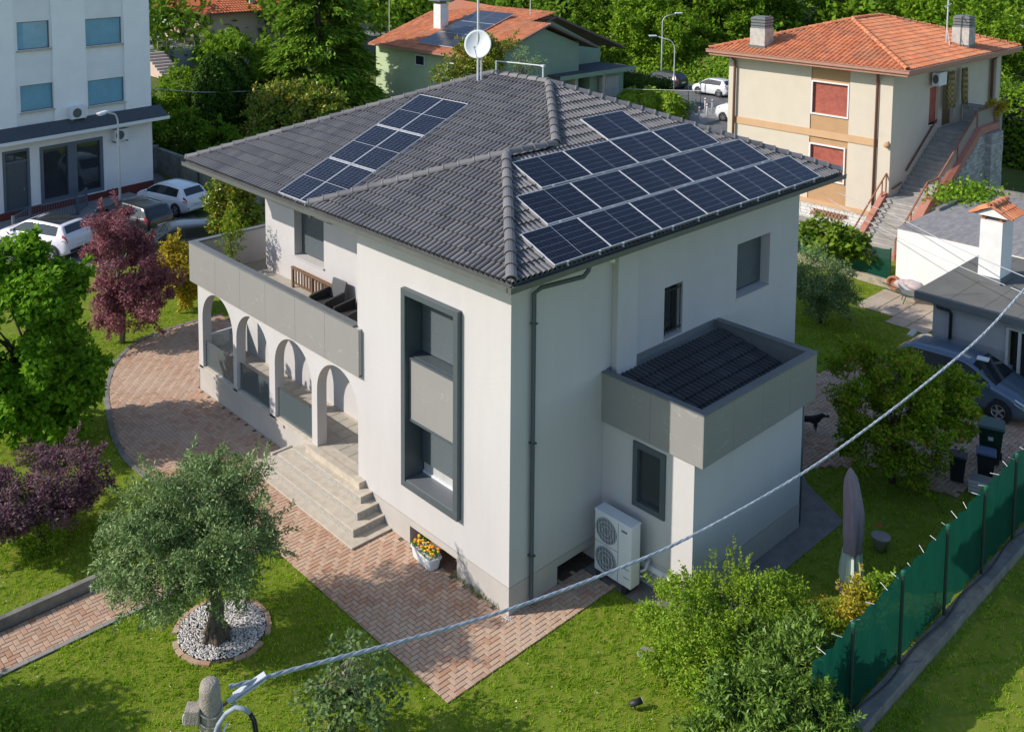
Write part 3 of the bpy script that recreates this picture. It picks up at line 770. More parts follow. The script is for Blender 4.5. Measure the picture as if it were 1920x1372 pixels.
g = MB(); g.quad((-1500, -1500, -0.09), (1500, -1500, -0.09), (1500, 1500, -0.09), (-1500, 1500, -0.09)); structure(g.build('ground', 'rough_ground'))
g = MB(); g.quad((-40, -40, -0.03), (31, -40, -0.03), (31, 26, -0.03), (-40, 26, -0.03)); structure(g.build('lawn', 'lawn'))
# asphalt yard by the office block, far street
g = MB(); g.quad((-30, 25.2, -0.022), (7.4, 26.2, -0.022), (10.6, 38.2, -0.022), (12, 44, -0.022), (-30, 44, -0.022)); structure(g.build('car_park', 'asphalt'))
g = MB(); g.quad((-3.2, 27.0, -0.016), (2.6, 26.7, -0.016), (2.6, 26.82, -0.016), (-3.2, 27.12, -0.016)); structure(g.build('road_marking', 'white_plastic'))
g = MB(); g.quad((46.6, 18, -0.05), (62, 18, -0.05), (62, 120, -0.05), (53.2, 120, -0.05), (53.0, 33.0, -0.05), (46.6, 32.2, -0.05)); structure(g.build('street', 'asphalt'))
g = MB(); g.box(46.9, 27.3, -0.05, 53.2, 30.4, 0.06); structure(g.build('pavement', 'concrete'))
g = MB(); g.quad((2.75, -2.2, -0.012), (3.2, -3.06, -0.012), (8.5, -3.06, -0.012), (9.4, -1.6, -0.012), (11.4, -0.02, -0.012), (2.4, -0.02, -0.012), (2.35, -1.5, -0.012)); structure(g.build('concrete_apron', 'apron'))

# ---- herringbone paving
BU = 0.112
def herring(x0, x1, y0, y1):
    """rectangles of a 90 degree herringbone bond"""
    for i in range(int(x0/BU)-2, int(x1/BU)+3):
        for j in range(int(y0/BU)-2, int(y1/BU)+3):
            k = (i-j) % 4
            if k == 0: yield i*BU, j*BU, (i+2)*BU, (j+1)*BU
            elif k == 3: yield i*BU, j*BU, (i+1)*BU, (j+2)*BU
def pave(name, base_poly, rects, keep, zt=0.0, base_z=-0.014, th=0.05):
    b = MB(); b.quad(*[(x, y, base_z) for x, y in base_poly]); root = structure(b.build(name, 'joint_sand'))
    R_ = [(math.dist(((r[0]+r[2])/2, (r[1]+r[3])/2, 0), CAMP), r) for r in rects]; R_.sort(key=lambda t: t[0])
    meshes = {}; rest = MB(); gp = 0.004
    def bev(x0, y0, x1, y1, z):
        c = 0.006
        return [(x0, y0, z-c-0.02), (x1, y0, z-c-0.02), (x1, y1, z-c-0.02), (x0, y1, z-c-0.02), (x0, y0, z-c), (x1, y0, z-c), (x1, y1, z-c), (x0, y1, z-c), (x0+c, y0+c, z), (x1-c, y0+c, z), (x1-c, y1-c, z), (x0+c, y1-c, z)], \
               [(0, 1, 5, 4), (1, 2, 6, 5), (2, 3, 7, 6), (3, 0, 4, 7), (4, 5, 9, 8), (5, 6, 10, 9), (6, 7, 11, 10), (7, 4, 8, 11), (8, 9, 10, 11)]
    n = 0
    gp = 0.0055
    for d, (x0, y0, x1, y1) in R_:
        w, h = round(x1-x0, 3), round(y1-y0, 3)
        if w < 0.03 or h < 0.03: continue
        z = zt + rnd.uniform(-0.003, 0.003)
        if n < keep and max(w, h) > 0.2:
            if (w, h) not in meshes: meshes[(w, h)] = MB().add(*bev(-w/2+gp, -h/2+gp, w/2-gp, h/2-gp, 0)).mesh('paver', 'paver')
            share('paver', meshes[(w, h)], root, ((x0+x1)/2, (y0+y1)/2, z), rot=(rnd.uniform(-.006, .006), rnd.uniform(-.006, .006), 0)); n += 1
        else: rest.add(*bev(x0+gp, y0+gp, x1-gp, y1-gp, z))
    rest.build('pavers', 'paver', root, kind='stuff')
    return root
patio_poly = [(-2.5, -0.9), (2.4, -0.9), (2.4, 0.0), (0.0, 0.02), (0.0, 13.7), (3.2, 13.72), (3.4, 18.55), (1.5, 18.6), (0.0, 18.25), (-1.2, 17.2), (-2.15, 15.68), (-2.75, 14.1), (-3.25, 12.4), (-3.45, 11.0), (-3.3, 9.0), (-2.9, 7.6), (-2.5, 6.7)]
rects = []
for x0, y0, x1, y1 in herring(-3.6, 3.5, -1.0, 18.8):
    if (y0+y1)/2 < 6.7: x0 = max(x0, -2.5)
    y0 = max(y0, -0.9)
    if x1-x0 < 0.03 or y1-y0 < 0.03: continue
    cx, cy = (x0+x1)/2, (y0+y1)/2
    if inpoly(cx, cy, patio_poly): rects.append((x0, y0, x1, y1))
pt_root = pave('patio', patio_poly, rects, 300)
def spl(P, n=6):
    P = [Vector((p[0], p[1], 0)) for p in P]; out = []
    for i in range(len(P)-1):
        a, b, c, d = P[max(i-1, 0)], P[i], P[i+1], P[min(i+2, len(P)-1)]
        for k in range(n):
            t = k/n; out.append(0.5*((2*b)+(c-a)*t+(2*a-5*b+4*c-d)*t*t+(3*b-a-3*c+d)*t**3))
    return out+[P[-1]]
kb = MB(); kp = spl(patio_poly[6:])
for i in range(len(kp)-1):
    d = (kp[min(i+1, len(kp)-1)]-kp[max(i-1, 0)]).normalized(); d2 = (kp[min(i+2, len(kp)-1)]-kp[i]).normalized(); a_ = Vector((-d.y, d.x, 0))*.075; b_ = Vector((-d2.y, d2.x, 0))*.075
    P4 = [kp[i]+a_, kp[i+1]+b_, kp[i+1]-b_, kp[i]-a_]; kb.prism([(p.x, p.y) for p in P4], 'z', -0.06, 0.012)
kb.build('edging_kerb', 'old_concrete', pt_root)
rects = []
for x0, y0, x1, y1 in herring(-12, -2.5, 5.3, 6.7):
    x1 = min(x1, -2.505); y0 = max(y0, 5.42); y1 = min(y1, 6.56)
    if x1-x0 > 0.03 and y1-y0 > 0.03: rects.append((x0, y0, x1, y1))
pp = pave('garden_path', [(-12, 5.30), (-2.505, 5.30), (-2.505, 6.6), (-12, 6.6)], rects, 300)
x = -12.0
eb = MB().box(-0.245, -0.05, -0.05, 0.245, 0.05, 0.006).mesh('edging_stone', 'concrete')
while x < -2.8:
    share('edging_stone', eb, pp, (x+0.25, 5.365, 0.0), rot=(0, 0, rnd.uniform(-.01, .01))); x += 0.5
kw = MB(); kw.box(-12, 6.60, -0.1, -5.4, 6.74, 0.24); tag(kw.build('garden_kerb', 'old_concrete', bevel=0.012), 'low weathered concrete kerb wall along the garden path', 'kerb')
drive_poly = [(9.7, -1.0), (11.45, -2.3), (11.6, -4.45), (12.7, -4.5), (13.4, -5.9), (19.1, -5.9), (19.1, -0.8), (18.4, 0.7), (16.3, 1.3), (11.5, 1.6), (11.5, 0.0)]
rects = []
for x0, y0, x1, y1 in herring(9.6, 19.2, -6, 1.7):
    if inpoly((x0+x1)/2, (y0+y1)/2, drive_poly): rects.append((x0, y0, x1, y1))
pave('driveway', drive_poly, rects, 300)
g = MB(); g.quad((21.3, 0.6, -0.02), (23.9, 0.2, -0.02), (25.0, 3.1, -0.02), (22.6, 3.0, -0.02)); tp = structure(g.build('paved_terrace', 'joint_sand'))
tl = MB().box(-0.36, -0.36, -0.02, 0.36, 0.36, 0.0).mesh('paving_slab', piece_mat('beige_slab', [(0.40, 0.33, 0.26), (0.46, 0.38, 0.30), (0.43, 0.35, 0.28)], bump=0.2))
for i in range(5):
    for j in range(4):
        px, py = 21.75+0.75*i, 0.75+0.75*j
        if inpoly(px, py, [(21.3, 0.4), (25.0, 0.2), (25.0, 3.2), (22.4, 3.1)]): share('paving_slab', tl, tp, (px, py, 0.0))

# ================================================================== NEIGHBOURS: tiled hip roofs
def roll_roof(mb, eave_a, eave_b, top_a, top_b, pitch=0.22, course=0.38, h=0.06, step=0.025):
    """pantile relief on the slope eave_a-eave_b-top_b-top_a (trapezoid or triangle): rolls running up the slope, one step per course"""
    ea, eb_, ta, tb = map(Vector, (eave_a, eave_b, top_a, top_b))
    u = (eb_-ea); W_ = u.length; u.normalize()
    n = u.cross((ta+tb)/2-(ea+eb_)/2).normalized()
    if n.z < 0: n = -n
    v = n.cross(u)
    if v.dot(ta-ea) < 0: v = -v
    H = (ta-ea).dot(v); a0 = (ta-ea).dot(u); a1 = (tb-ea).dot(u)
    nr = max(1, round(H/course)); ch = H/nr
    nc = max(1, round(W_/pitch)); cw = W_/nc
    for r in range(nr):
        v0 = r*ch; v1 = (r+1)*ch
        l0 = a0*v0/H; l1 = a0*v1/H; r0 = W_+(a1-W_)*v0/H; r1 = W_+(a1-W_)*v1/H
        lo = min(l0, l1); hi = max(r0, r1)
        for c in range(nc):
            x0, x1 = c*cw, (c+1)*cw
            if (x0+x1)/2 < (l0+l1)/2-0.02 or (x0+x1)/2 > (r0+r1)/2+0.02: continue
            b0 = ea + u*x0 + v*v0; jit = rnd.uniform(-0.006, 0.006)
            P = [(0.0, 0.0), (0.2, 0.03), (0.36, h), (0.64, h), (0.8, 0.03), (1.0, 0.0)]
            low = [b0 + u*(cw*p) + n*(z+step+jit) - v*0.02 for p, z in P]; top = [b0 + u*(cw*p) + v*ch + n*(z+jit) for p, z in P]
            frt = [q - n*(step+0.02) for q in low]
            k = len(mb.v); mb.v += [tuple(q) for q in low+top+frt]
            for i in range(5): mb.f.append((k+i, k+i+1, k+7+i, k+6+i)); mb.f.append((k+12+i, k+13+i, k+1+i, k+i))
    mb.quad(ea-n*.01, eb_-n*.01, tb-n*.01, ta-n*.01)
piece_mat('terracotta', [(0.52, 0.165, 0.07), (0.60, 0.21, 0.095), (0.68, 0.27, 0.13), (0.57, 0.195, 0.09), (0.45, 0.165, 0.09)], rough=0.85, bump=0.2, dirt=(0.36, 0.20, 0.12), dscale=0.9)
piece_mat('terracotta_red', [(0.43, 0.12, 0.05), (0.50, 0.15, 0.065)], rough=0.85, bump=0.1)
mat('cream', (0.60, 0.53, 0.43), 0.9, var=0.06, scale=1.2, bump=0.2, bscale=60, spec=0.2)
mat('tan', (0.47, 0.29, 0.155), 0.9, var=0.08, scale=2, bump=0.2, spec=0.2)
mat('tan_band', (0.58, 0.37, 0.21), 0.9, var=0.08, scale=2, spec=0.2)
mat('red_shutter', (0.31, 0.075, 0.052), 0.6, var=0.25, scale=3, col2=(0.46, 0.12, 0.08))
mat('copper_gutter', (0.42, 0.215, 0.15), 0.5, var=0.15)
mat('brown_pipe', (0.16, 0.075, 0.055), 0.5)
piece_mat('white_stone', [(0.50, 0.475, 0.44), (0.62, 0.595, 0.55), (0.68, 0.655, 0.61), (0.56, 0.53, 0.49)], rough=0.9, bump=0.5, bscale=25)
piece_mat('grey_stone', [(0.28, 0.27, 0.25), (0.38, 0.365, 0.34), (0.46, 0.445, 0.41), (0.33, 0.32, 0.30)], rough=0.9, bump=0.5, bscale=25)
mat('mortar', (0.27, 0.255, 0.235), 0.95)
mat('rust_iron', (0.30, 0.12, 0.07), 0.7, var=0.2)
mat('red_plaster', (0.43, 0.185, 0.13), 0.85, var=0.15, scale=2)
mat('stair_stone', (0.40, 0.375, 0.34), 0.85, var=0.25, scale=3)
mat('cream_shade_wall', (0.60, 0.55, 0.47), 0.9, var=0.08, bump=0.3, bscale=40, spec=0.2)

def stones(mb, axis, pos, u0, u1, z0, z1, out, ch=0.16, cl=0.34, holes=()):
    """coursed rubble: one little block per stone, proud of the wall by an uneven amount"""
    z = z0
    while z < z1-0.03:
        h = min(ch*rnd.uniform(0.85, 1.2), z1-z); u = u0 - rnd.uniform(0, cl)
        while u < u1:
            L = cl*rnd.uniform(0.5, 1.3); a = max(u, u0)+0.008; b = min(u+L, u1)-0.008
            if b-a > 0.04 and not any(q[0] < (a+b)/2 < q[1] and q[2] < z+h/2 < q[3] for q in holes):
                d = out*rnd.uniform(0.02, 0.05); lo, hi = min(pos, pos+d), max(pos, pos+d); c = 0.012
                if axis == 'x': mb.box(lo, a, z+0.008, hi, b, z+h-0.008)
                else: mb.box(a, lo, z+0.008, b, hi, z+h-0.008)
            u += L
        z += h
# ------------------------------------------------------------------ cream house with terracotta roof
X0, Y0r, X1, Y1r, ZE = 31.4, 6.35, 43.6, 15.0, 7.66
ch = thing('cream_house', 'cream two-storey house with terracotta hip roof and outside stairs', 'house', (X0, Y0r, 0))
SH1 = (8.54, 10.33, 5.32, 6.86); SH2 = (8.62, 10.34, 2.10, 3.75)
w = MB()
w.wall('x', X0, Y0r, 8.45, 0.95, ZE); w.wall('x', X0, 10.42, Y1r, 0.95, ZE)
DR = (36.9, 38.3, 4.45, 6.95); WR = (35.35, 36.45, 4.75, 6.6)
w.wall('y', Y0r, X0, X1, 0, ZE, [DR, WR], 0.3)
w.quad((X1, Y0r, 0), (X1, Y1r, 0), (X1, Y1r, ZE), (X1, Y0r, ZE)); w.quad((X0, Y1r, 0), (X1, Y1r, 0), (X1, Y1r, ZE), (X0, Y1r, ZE))
w.box(X0-0.10, Y0r-0.001, 0.95, X0-0.002, 6.95, ZE-0.1); w.box(X0-0.10, 14.72, 0.95, X0-0.002, Y1r, ZE-0.1)
w.box(43.0, Y0r-0.30, 3.9, X1, Y0r-0.002, ZE-0.1); w.box(42.9, Y0r-0.30, 1.0, X1, Y0r-0.002, 3.8)
w.build('wall', 'cream', ch)
b = MB(); b.wall('x', X0+0.04, 8.45, 10.42, 0.95, ZE, [SH1, SH2], 0.12); b.build('window_bay', 'tan', ch)
for q_ in ((X0-0.05, 6.96, 4.15, X0-0.002, 14.71, 4.50), (X0-0.06, 6.36, 0.78, X0+0.3, Y1r, 1.0), (42.88, Y0r-0.34, 3.80, X1+.05, Y0r-.001, 3.90), (42.88, Y0r-0.36, 0.85, X1+.05, Y0r-.001, 1.0)):
    b = MB(); b.box(*q_); b.build('band', 'tan_band', ch)
for (a, b_, c, d) in (SH1, SH2):
    f = MB(); frame_bars(f, 'x', X0-0.03, a-0.07, b_+0.07, c-0.08, d+0.06, 0.07, 0.12); fo = f.build('window_frame', 'white_plastic', ch)
    s = MB(); z = c
    while z < d-0.01: s.prism([(X0+0.15, z), (X0+0.128, z+0.012), (X0+0.128, z+0.05), (X0+0.15, z+0.06)], 'y', 0, 0) if False else s.box(X0+0.13, a, z+0.004, X0+0.16, b_, min(z+0.062, d)); z += 0.066
    s.build('roller_shutter', 'red_shutter', ch)
base = MB(); base.box(X0+0.0, Y0r+0.05, -0.1, X0+0.25, Y1r, 0.775); bo = base.build('stone_base', 'mortar', ch)
st = MB(); VW = (8.35, 10.15, 0.28, 0.60); stones(st, 'x', X0-0.001, 6.4, Y1r, -0.05, 0.77, -1, 0.15, 0.32, [VW]); st.build('stones', 'white_stone', bo, kind='stuff')
v = MB(); v.box(X0-0.02, 8.35, 0.28, X0-0.003, 10.15, 0.60); vo = v.build('cellar_window', 'brown_pipe', ch)
gr = MB()
for k in range(10):
    y = 8.4+k*0.18; gr.bar((X0-0.06, y, 0.2), (X0-0.06, y+0.24, 0.6), 0.015, 0.015); gr.bar((X0-0.07, y, 0.6), (X0-0.07, y+0.24, 0.2), 0.015, 0.015)
gr.build('window_grille', 'tan_band', vo)
# roof
e = 0.85; rz = 8.02; rp = 9.62
rx0, rx1, ry0, ry1 = X0-e, X1+0.6, Y0r-0.95, Y1r+0.75
ym = (ry0+ry1)/2; hw = (ry1-ry0)/2; ra, rb = (rx0+hw, ym, rp), (rx1-hw, ym, rp)
r_ = MB()
roll_roof(r_, (rx0, ry1, rz), (rx0, ry0, rz), ra, ra, 0.235, 0.40, 0.075)
roll_roof(r_, (rx0, ry0, rz), (rx1, ry0, rz), ra, rb, 0.235, 0.36, 0.06, 0.035)
r_.quad((rx0, ry1, rz), (rx1, ry1, rz), rb, ra); r_.quad((rx1, ry0, rz), (rx1, ry1, rz), rb)
ro = r_.build('roof', 'terracotta', ch)
rt2 = MB(); rt2.v = list(rt.v); rt2.f = list(rt.f); rme2 = rt2.mesh('ridge_tile', 'terracotta')
ridge((rx0, ry0, rz), ra, ro, rme2, 0.37, 0.06); ridge((rx0, ry1, rz), ra, ro, rme2, 0.37, 0.06); ridge(ra, rb, ro, rme2, 0.37, 0.06); ridge((rx1, ry0, rz), rb, ro, rme2, 0.37, 0.06)
s = MB(); s.box(rx0+0.03, ry0+0.03, rz-0.28, rx1-.03, ry1-.03, rz-0.22); s.build('soffit', 'soffit_grey', ch)
gt = MB(); gt.box(rx0-0.12, ry0-0.12, rz-0.16, rx0+0.01, ry1+0.12, rz-0.02); gt.box(rx0-0.15, ry0-0.15, rz-0.019, rx0+0.01, ry1+.12, rz+0.012); gt.box(rx0+0.011, ry0-0.12, rz-0.16, rx1+0.12, ry0+0.01, rz-0.02); gt.box(rx0+.011, ry0-0.15, rz-0.019, rx1+.12, ry0+0.01, rz+0.012)
gt.box(rx0-0.02, ry0-0.02, rz-0.30, rx0+0.029, ry1, rz-0.161); gt.box(rx0+.03, ry0-0.02, rz-0.30, rx1, ry0+.029, rz-0.161)
gt.build('gutter', 'copper_gutter', ch)
for pts in ([(31.1, 14.9, 7.8), (31.25, 14.62, 7.4), (31.25, 14.62, 0.8)], [(30.9, 6.9, 7.8), (31.25, 7.05, 7.3), (31.25, 7.05, 0.8)], [(42.6, 5.7, 7.8), (42.85, 6.2, 7.3), (42.85, 6.2, 4.6)]):
    t_ = MB(); t_.tube(pts, 0.07, 8); t_.build('downpipe', 'brown_pipe', ch, smooth=True)
def chimney(name, label, x, y, z0, z1, w_=0.42, d_=0.42):
    c = thing(name, label, 'chimney', (x, y, z0)); m = MB(); m.box(x-w_, y-d_, z0-0.4, x+w_, y+d_, z1); m.build('shaft', 'old_plaster', c)
    m = MB(); m.box(x-w_-0.05, y-d_-0.05, z0-0.1, x+w_+0.05, y+d_+0.05, z0+0.08); m.build('flashing', 'gutter_grey', c)
    k = MB()
    for i in range(4): k.box(x-w_+0.02, y-d_+0.02, z1+0.001+0.15*i, x+w_-0.02, y+d_-0.02, z1+0.11+0.15*i); k.box(x-w_+0.1, y-d_+0.1, z1+0.111+0.15*i, x+w_-.1, y+d_-.1, z1+0.15+0.15*i)
    k.build('cowl', 'coping_grey', c); return c
mat('old_plaster', (0.52, 0.48, 0.43), 0.95, var=0.25, scale=3, col2=(0.34, 0.31, 0.28))
chimney('chimney', 'grey plastered chimney with slatted cowl, left end of cream house roof', 31.55, 13.3, 8.3, 9.25)
chimney('chimney', 'grey plastered chimney with slatted cowl, right side of cream house roof', 39.5, 6.5, 8.35, 9.3)
a = thing('roof_antenna', 'thin lattice aerial mast beside the right chimney of the cream house', 'antenna', (38.4, 6.9, 8.5))
m = MB(); m.tube([(38.4, 6.9, 8.5), (38.4, 6.9, 12.5)], 0.035, 6); m.tube([(38.1, 6.6, 8.4), (38.4, 6.9, 9.3)], 0.02, 5); m.build('mast', 'galv', a)
m = MB()
for i, zz in enumerate((10.4, 11.2, 11.9)): m.bar((38.0, 6.9, zz), (38.8, 6.9, zz+0.1), 0.03, 0.05)
m.build('element', 'galv', a)
# door, side window, awning cloths, lamp
m = MB(); m.box(36.92, 6.52, 4.47, 38.28, 6.55, 6.93); m.build('door', mat('door_brown', (0.20, 0.13, 0.055), 0.5, var=0.3, scale=10, stretch=(8, 1, 1)), ch)
m = MB(); m.box(35.36, 6.5, 4.76, 36.44, 6.53, 6.6); m.build('roller_shutter', 'red_shutter', ch)
m = MB(); m.box(35.3, 6.30, 4.70, 36.5, 6.6, 4.75); m.build('window_sill', 'cream', ch)
def cloth(x, zt, zb, w0, w1, label):
    m = MB(); N = 9
    for i in range(N):
        a_ = i/(N-1); bul = 0.10*math.sin(a_*math.pi*3)
        m.v += [(x+(a_-0.5)*w0, 6.02+bul, zt), (x+(a_-0.5)*w1, 5.98+bul*1.3, (zt+zb)/2), (x+(a_-0.5)*w1*1.1, 5.95+bul, zb+0.12*math.sin(i*2.1))]
    for i in range(N-1): m.f += [(3*i, 3*i+3, 3*i+4, 3*i+1), (3*i+1, 3*i+4, 3*i+5, 3*i+2)]
    o = m.build('door_curtain', 'plaid_cloth', None, smooth=True); sd_ = o.modifiers.new('t', 'SOLIDIFY'); sd_.thickness = 0.015
    tag(o, label, 'curtain')
pm = mat('plaid_cloth', (0.17, 0.125, 0.05), 0.9)
n = pm.node_tree.nodes; l = pm.node_tree.links; ck = n.new("ShaderNodeTexChecker"); ck.inputs["Scale"].default_value = 7; ck.inputs[1].default_value = (0.17, 0.125, 0.05, 1); ck.inputs[2].default_value = (0.32, 0.26, 0.11, 1)
tc = n.new("ShaderNodeTexCoord"); l.new(tc.outputs["Object"], ck.inputs["Vector"]); l.new(ck.outputs[0], n["Principled BSDF"].inputs["Base Color"])
cloth(37.0, 7.3, 5.5, 0.75, 0.9, 'bunched plaid curtain hanging left of the door atop the stairs')
cloth(38.7, 7.3, 5.5, 0.55, 0.65, 'short plaid curtain hanging right of the door atop the stairs')
acu = thing('air_conditioner', 'small air conditioner high on the shaded side of cream house', 'air conditioner', (35.6, 6.0, 6.9))
m = MB(); m.box(35.15, 5.85, 6.75, 36.05, 6.2, 7.4); m.build('case', 'white_plastic', acu, bevel=0.02)
m = MB(); m.v = []; m.lathe([(0.22, 0), (0.22, 0.02), (0.0, 0.02)], (0, 0, 0), 16); m.v = [(35.14-p[2], 6.02+p[0]*0.6, 7.08+p[1]) for p in m.v]; m.build('fan', 'dark_grey', acu)
wlm = thing('wall_lamp', 'round lamp on the corner of the cream house', 'lamp', (31.2, 6.5, 4.35))
m = MB(); m.lathe([(0.0, -0.14), (0.13, -0.08), (0.15, 0.02), (0.1, 0.12), (0, 0.14)], (31.15, 6.45, 4.35), 10); m.build('globe', 'tan', wlm, smooth=True); m = MB(); m.bar((31.15, 6.45, 4.45), (31.35, 6.45, 4.5), 0.04, 0.04); m.build('bracket', 'brown_pipe', wlm)
# ---- outside staircase
stw = thing('outside_staircase', 'outside stone staircase with rusty railing up to the door', 'staircase', (31, 5.5, 0))
SY0, SY1 = 4.75, 6.33
def flight(x0, z0, x1, z1, n, y0=SY0, y1=SY1):
    for i in range(n):
        a_ = x0+(x1-x0)*i/n; b_ = x0+(x1-x0)*(i+1)/n; zt_ = z0+(z1-z0)*(i+1)/n; zb_ = max(z0+(z1-z0)*i/n-0.25, -0.05)
        m = MB(); m.box(a_, y0, zb_, b_+0.02, y1, zt_-0.04); m.box(a_-0.03, y0, zt_-0.04, b_, y1, zt_); m.build('step', 'stair_stone', stw)
flight(28.35, 0.0, 31.25, 1.9, 11); flight(32.4, 1.9, 36.7, 4.45, 15)
m = MB(); m.box(31.25, SY0, 1.6, 32.4, SY1, 1.9); m.build('landing', 'stair_stone', stw)
m = MB(); m.box(36.7, SY0, 4.2, 39.6, SY1, 4.45); m.build('landing', 'stair_stone', stw)
def slope_wall(y0, y1, pts, zlow, m_, name):
    m = MB()
    for (xa, za), (xb, zb) in zip(pts, pts[1:]):
        m.prism([(xa, zlow), (xb, zlow), (xb, zb), (xa, za)], 'y', y0, y1)
    return m.build(name, m_, stw)
slope_wall(SY0-0.28, SY0-0.002, [(28.3, 0.15), (31.25, 2.1), (32.4, 2.1), (36.7, 4.65), (38.9, 4.65)], -0.1, 'mortar', 'side_wall')
cpw = MB(); PT = [(28.25, 0.16), (31.25, 2.15), (32.4, 2.15), (36.7, 4.7), (39.0, 4.7)]
for (xa, za), (xb, zb) in zip(PT, PT[1:]): cpw.prism([(xa, za-0.30), (xb, zb-0.30), (xb, zb+0.03), (xa, za+0.03)], 'y', SY0-0.36, SY0+0.03)
cpw.build('string_course', 'red_plaster', stw)
cpw = MB(); cpw.prism([(28.25, -0.1), (31.3, 1.85), (31.3, 2.15), (28.25, 0.18)], 'y', SY1+0.0, SY1+0.28) if False else cpw.prism([(28.25, -0.1), (31.2, 1.85), (31.2, 2.15), (28.25, 0.18)], 'y', SY1+0.03, SY1+0.3); cpw.build('string_course', 'red_plaster', stw)
stn = MB(); z = 0.0
def under(x): 
    for (xa, za), (xb, zb) in zip(PT, PT[1:]):
        if xa <= x <= xb: return za+(zb-za)*(x-xa)/(xb-xa)-0.32
    return 0
while z < 4.3:
    h = rnd.uniform(0.12, 0.2); x = 28.4 - rnd.uniform(0, .3)
    while x < 37.4:
        L = rnd.uniform(0.18, 0.45)
        if z+h < under(max(x, 28.3)) and x > 28.3: stn.box(x+0.01, SY0-0.28-rnd.uniform(0.02, 0.045), z+0.008, x+L-0.01, SY0-0.279, z+h-0.008)
        x += L
    z += h
stn.build('stones', 'grey_stone', stw, kind='stuff')
pr = MB(); pr.box(37.45, SY0-0.55, -0.1, 38.95, SY0+0.4, 4.35); po = pr.build('pier', 'mortar', stw)
stn = MB(); stones(stn, 'x', 37.449, SY0-0.55, SY0+0.4, 0, 4.35, -1, 0.17, 0.3); stones(stn, 'y', SY0-0.551, 37.45, 38.95, 0, 4.35, -1, 0.17, 0.36); stn.build('stones', 'grey_stone', po, kind='stuff')
pw = MB(); pw.box(39.2, SY0-0.3, 4.2, 39.5, SY1-.1, 5.4); po = pw.build('landing_wall', 'mortar', stw)
stn = MB(); stones(stn, 'x', 39.199, SY0-0.3, SY1-.1, 4.46, 5.4, -1, 0.17, 0.3); stn.build('stones', 'grey_stone', po, kind='stuff')
rl = MB(); RP = [(28.25, 0.95), (31.25, 2.95), (32.4, 2.95), (36.7, 5.5), (38.9, 5.5)]
for (xa, za), (xb, zb) in zip(RP, RP[1:]): rl.bar((xa, SY0-0.15, za), (xb, SY0-0.15, zb), 0.06, 0.06)
for x, z, b_ in ((28.25, .95, 0), (29.7, 1.92, 1.1), (31.25, 2.95, 2.1), (32.4, 2.95, 2.1), (34.5, 4.2, 3.3), (36.7, 5.5, 4.6), (38.9, 5.5, 4.7)): rl.bar((x, SY0-0.15, b_), (x, SY0-0.15, z), 0.05, 0.05, (1, 0, 0))
rl.build('railing', 'rust_iron', stw)
mesh_ = MB()
for (xa, za), (xb, zb) in zip(RP[2:], RP[3:]):
    mesh_.quad((xa, SY0-0.13, za-0.85), (xb, SY0-0.13, zb-0.85), (xb, SY0-0.13, zb-0.05), (xa, SY0-0.13, za-0.05))
mesh_.build('wire_mesh', glass_mat('rusty_mesh', (0.75, 0.6, 0.52), 0.6, 0.62), stw)
rl = MB(); rl.bar((28.2, SY1+0.15, 0.95), (31.3, SY1+0.15, 3.0), 0.055, 0.055); rl.bar((28.2, SY1+.15, 0.0), (28.2, SY1+.15, .95), .05, .05, (1, 0, 0)); rl.bar((31.3, SY1+.15, 1.9), (31.3, SY1+.15, 3.0), .05, .05, (1, 0, 0)); rl.bar((30.9, SY1+.15, 1.7), (30.9, SY1+.15, 2.7), .05, .05, (1, 0, 0)); rl.build('railing', 'rust_iron', stw)
rl = MB(); rl.bar((32.9, 6.27, 2.9), (36.1, 6.27, 4.95), 0.06, 0.06); rl.bar((31.5, 6.27, 2.25), (32.5, 6.27, 2.4), 0.05, 0.05); rl.build('handrail', 'brown_pipe', stw)
wl_ = MB(); wl_.box(27.6, 7.2, -0.1, 31.3, 14.5, 0.05); structure(wl_.build('pavement', 'concrete'))

# ------------------------------------------------------------------ garages
mat('felt', (0.155, 0.15, 0.135), 0.9, var=0.22, scale=0.9, bump=0.15, bscale=60)
mat('felt_old', (0.20, 0.195, 0.195), 0.85, var=0.45, scale=1.6, stretch=(1, 3, 1), col2=(0.33, 0.31, 0.30))
gg = thing('flat_roof_garage', 'low flat-roofed garage with grey felt roof and open doorway', 'garage', (19.1, -4, 0))
m = MB(); m.wall('x', 19.1, -9.0, -0.72, 0, 2.1, [(-6.2, -3.0, -0.1, 1.95)], 0.3); m.wall('y', -0.72, 19.1, 25.0, 0, 2.1); m.build('wall', mat('garage_wall', (0.42, 0.42, 0.43), 0.9, var=0.1, bump=0.2), gg)
m = MB(); m.box(19.085, -2.98, 0, 19.099, -1.22, 1.15); m.box(19.085, -1.2, 0, 19.099, -0.73, 1.15) if False else None; m.build('wall_patch', mat('garage_patch', (0.33, 0.335, 0.345), 0.9, var=0.1), gg)
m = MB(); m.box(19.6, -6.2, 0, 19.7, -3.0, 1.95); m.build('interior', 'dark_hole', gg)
m = MB()
for y in (-3.0, -3.35): m.bar((19.05, y-0.02, 0), (19.05, y-0.02, 1.95), 0.08, 0.08, (1, 0, 0))
m.box(19.04, -6.2, 1.9, 19.12, -3.0, 1.97); m.build('door_frame', 'galv', gg)
m = MB(); m.box(18.80, -9.0, 2.14, 25.05, -0.2, 2.40); ro = m.build('roof', 'coping_grey', gg, bevel=0.02)
m = MB(); m.box(18.86, -9.0, 2.401, 24.98, -0.26, 2.409); m.build('felt_cover', 'felt', ro)
m = MB()
for y in (-1.25, -2.25, -3.25, -4.25): m.box(18.86, y-0.05, 2.410, 24.9, y+0.05, 2.416)
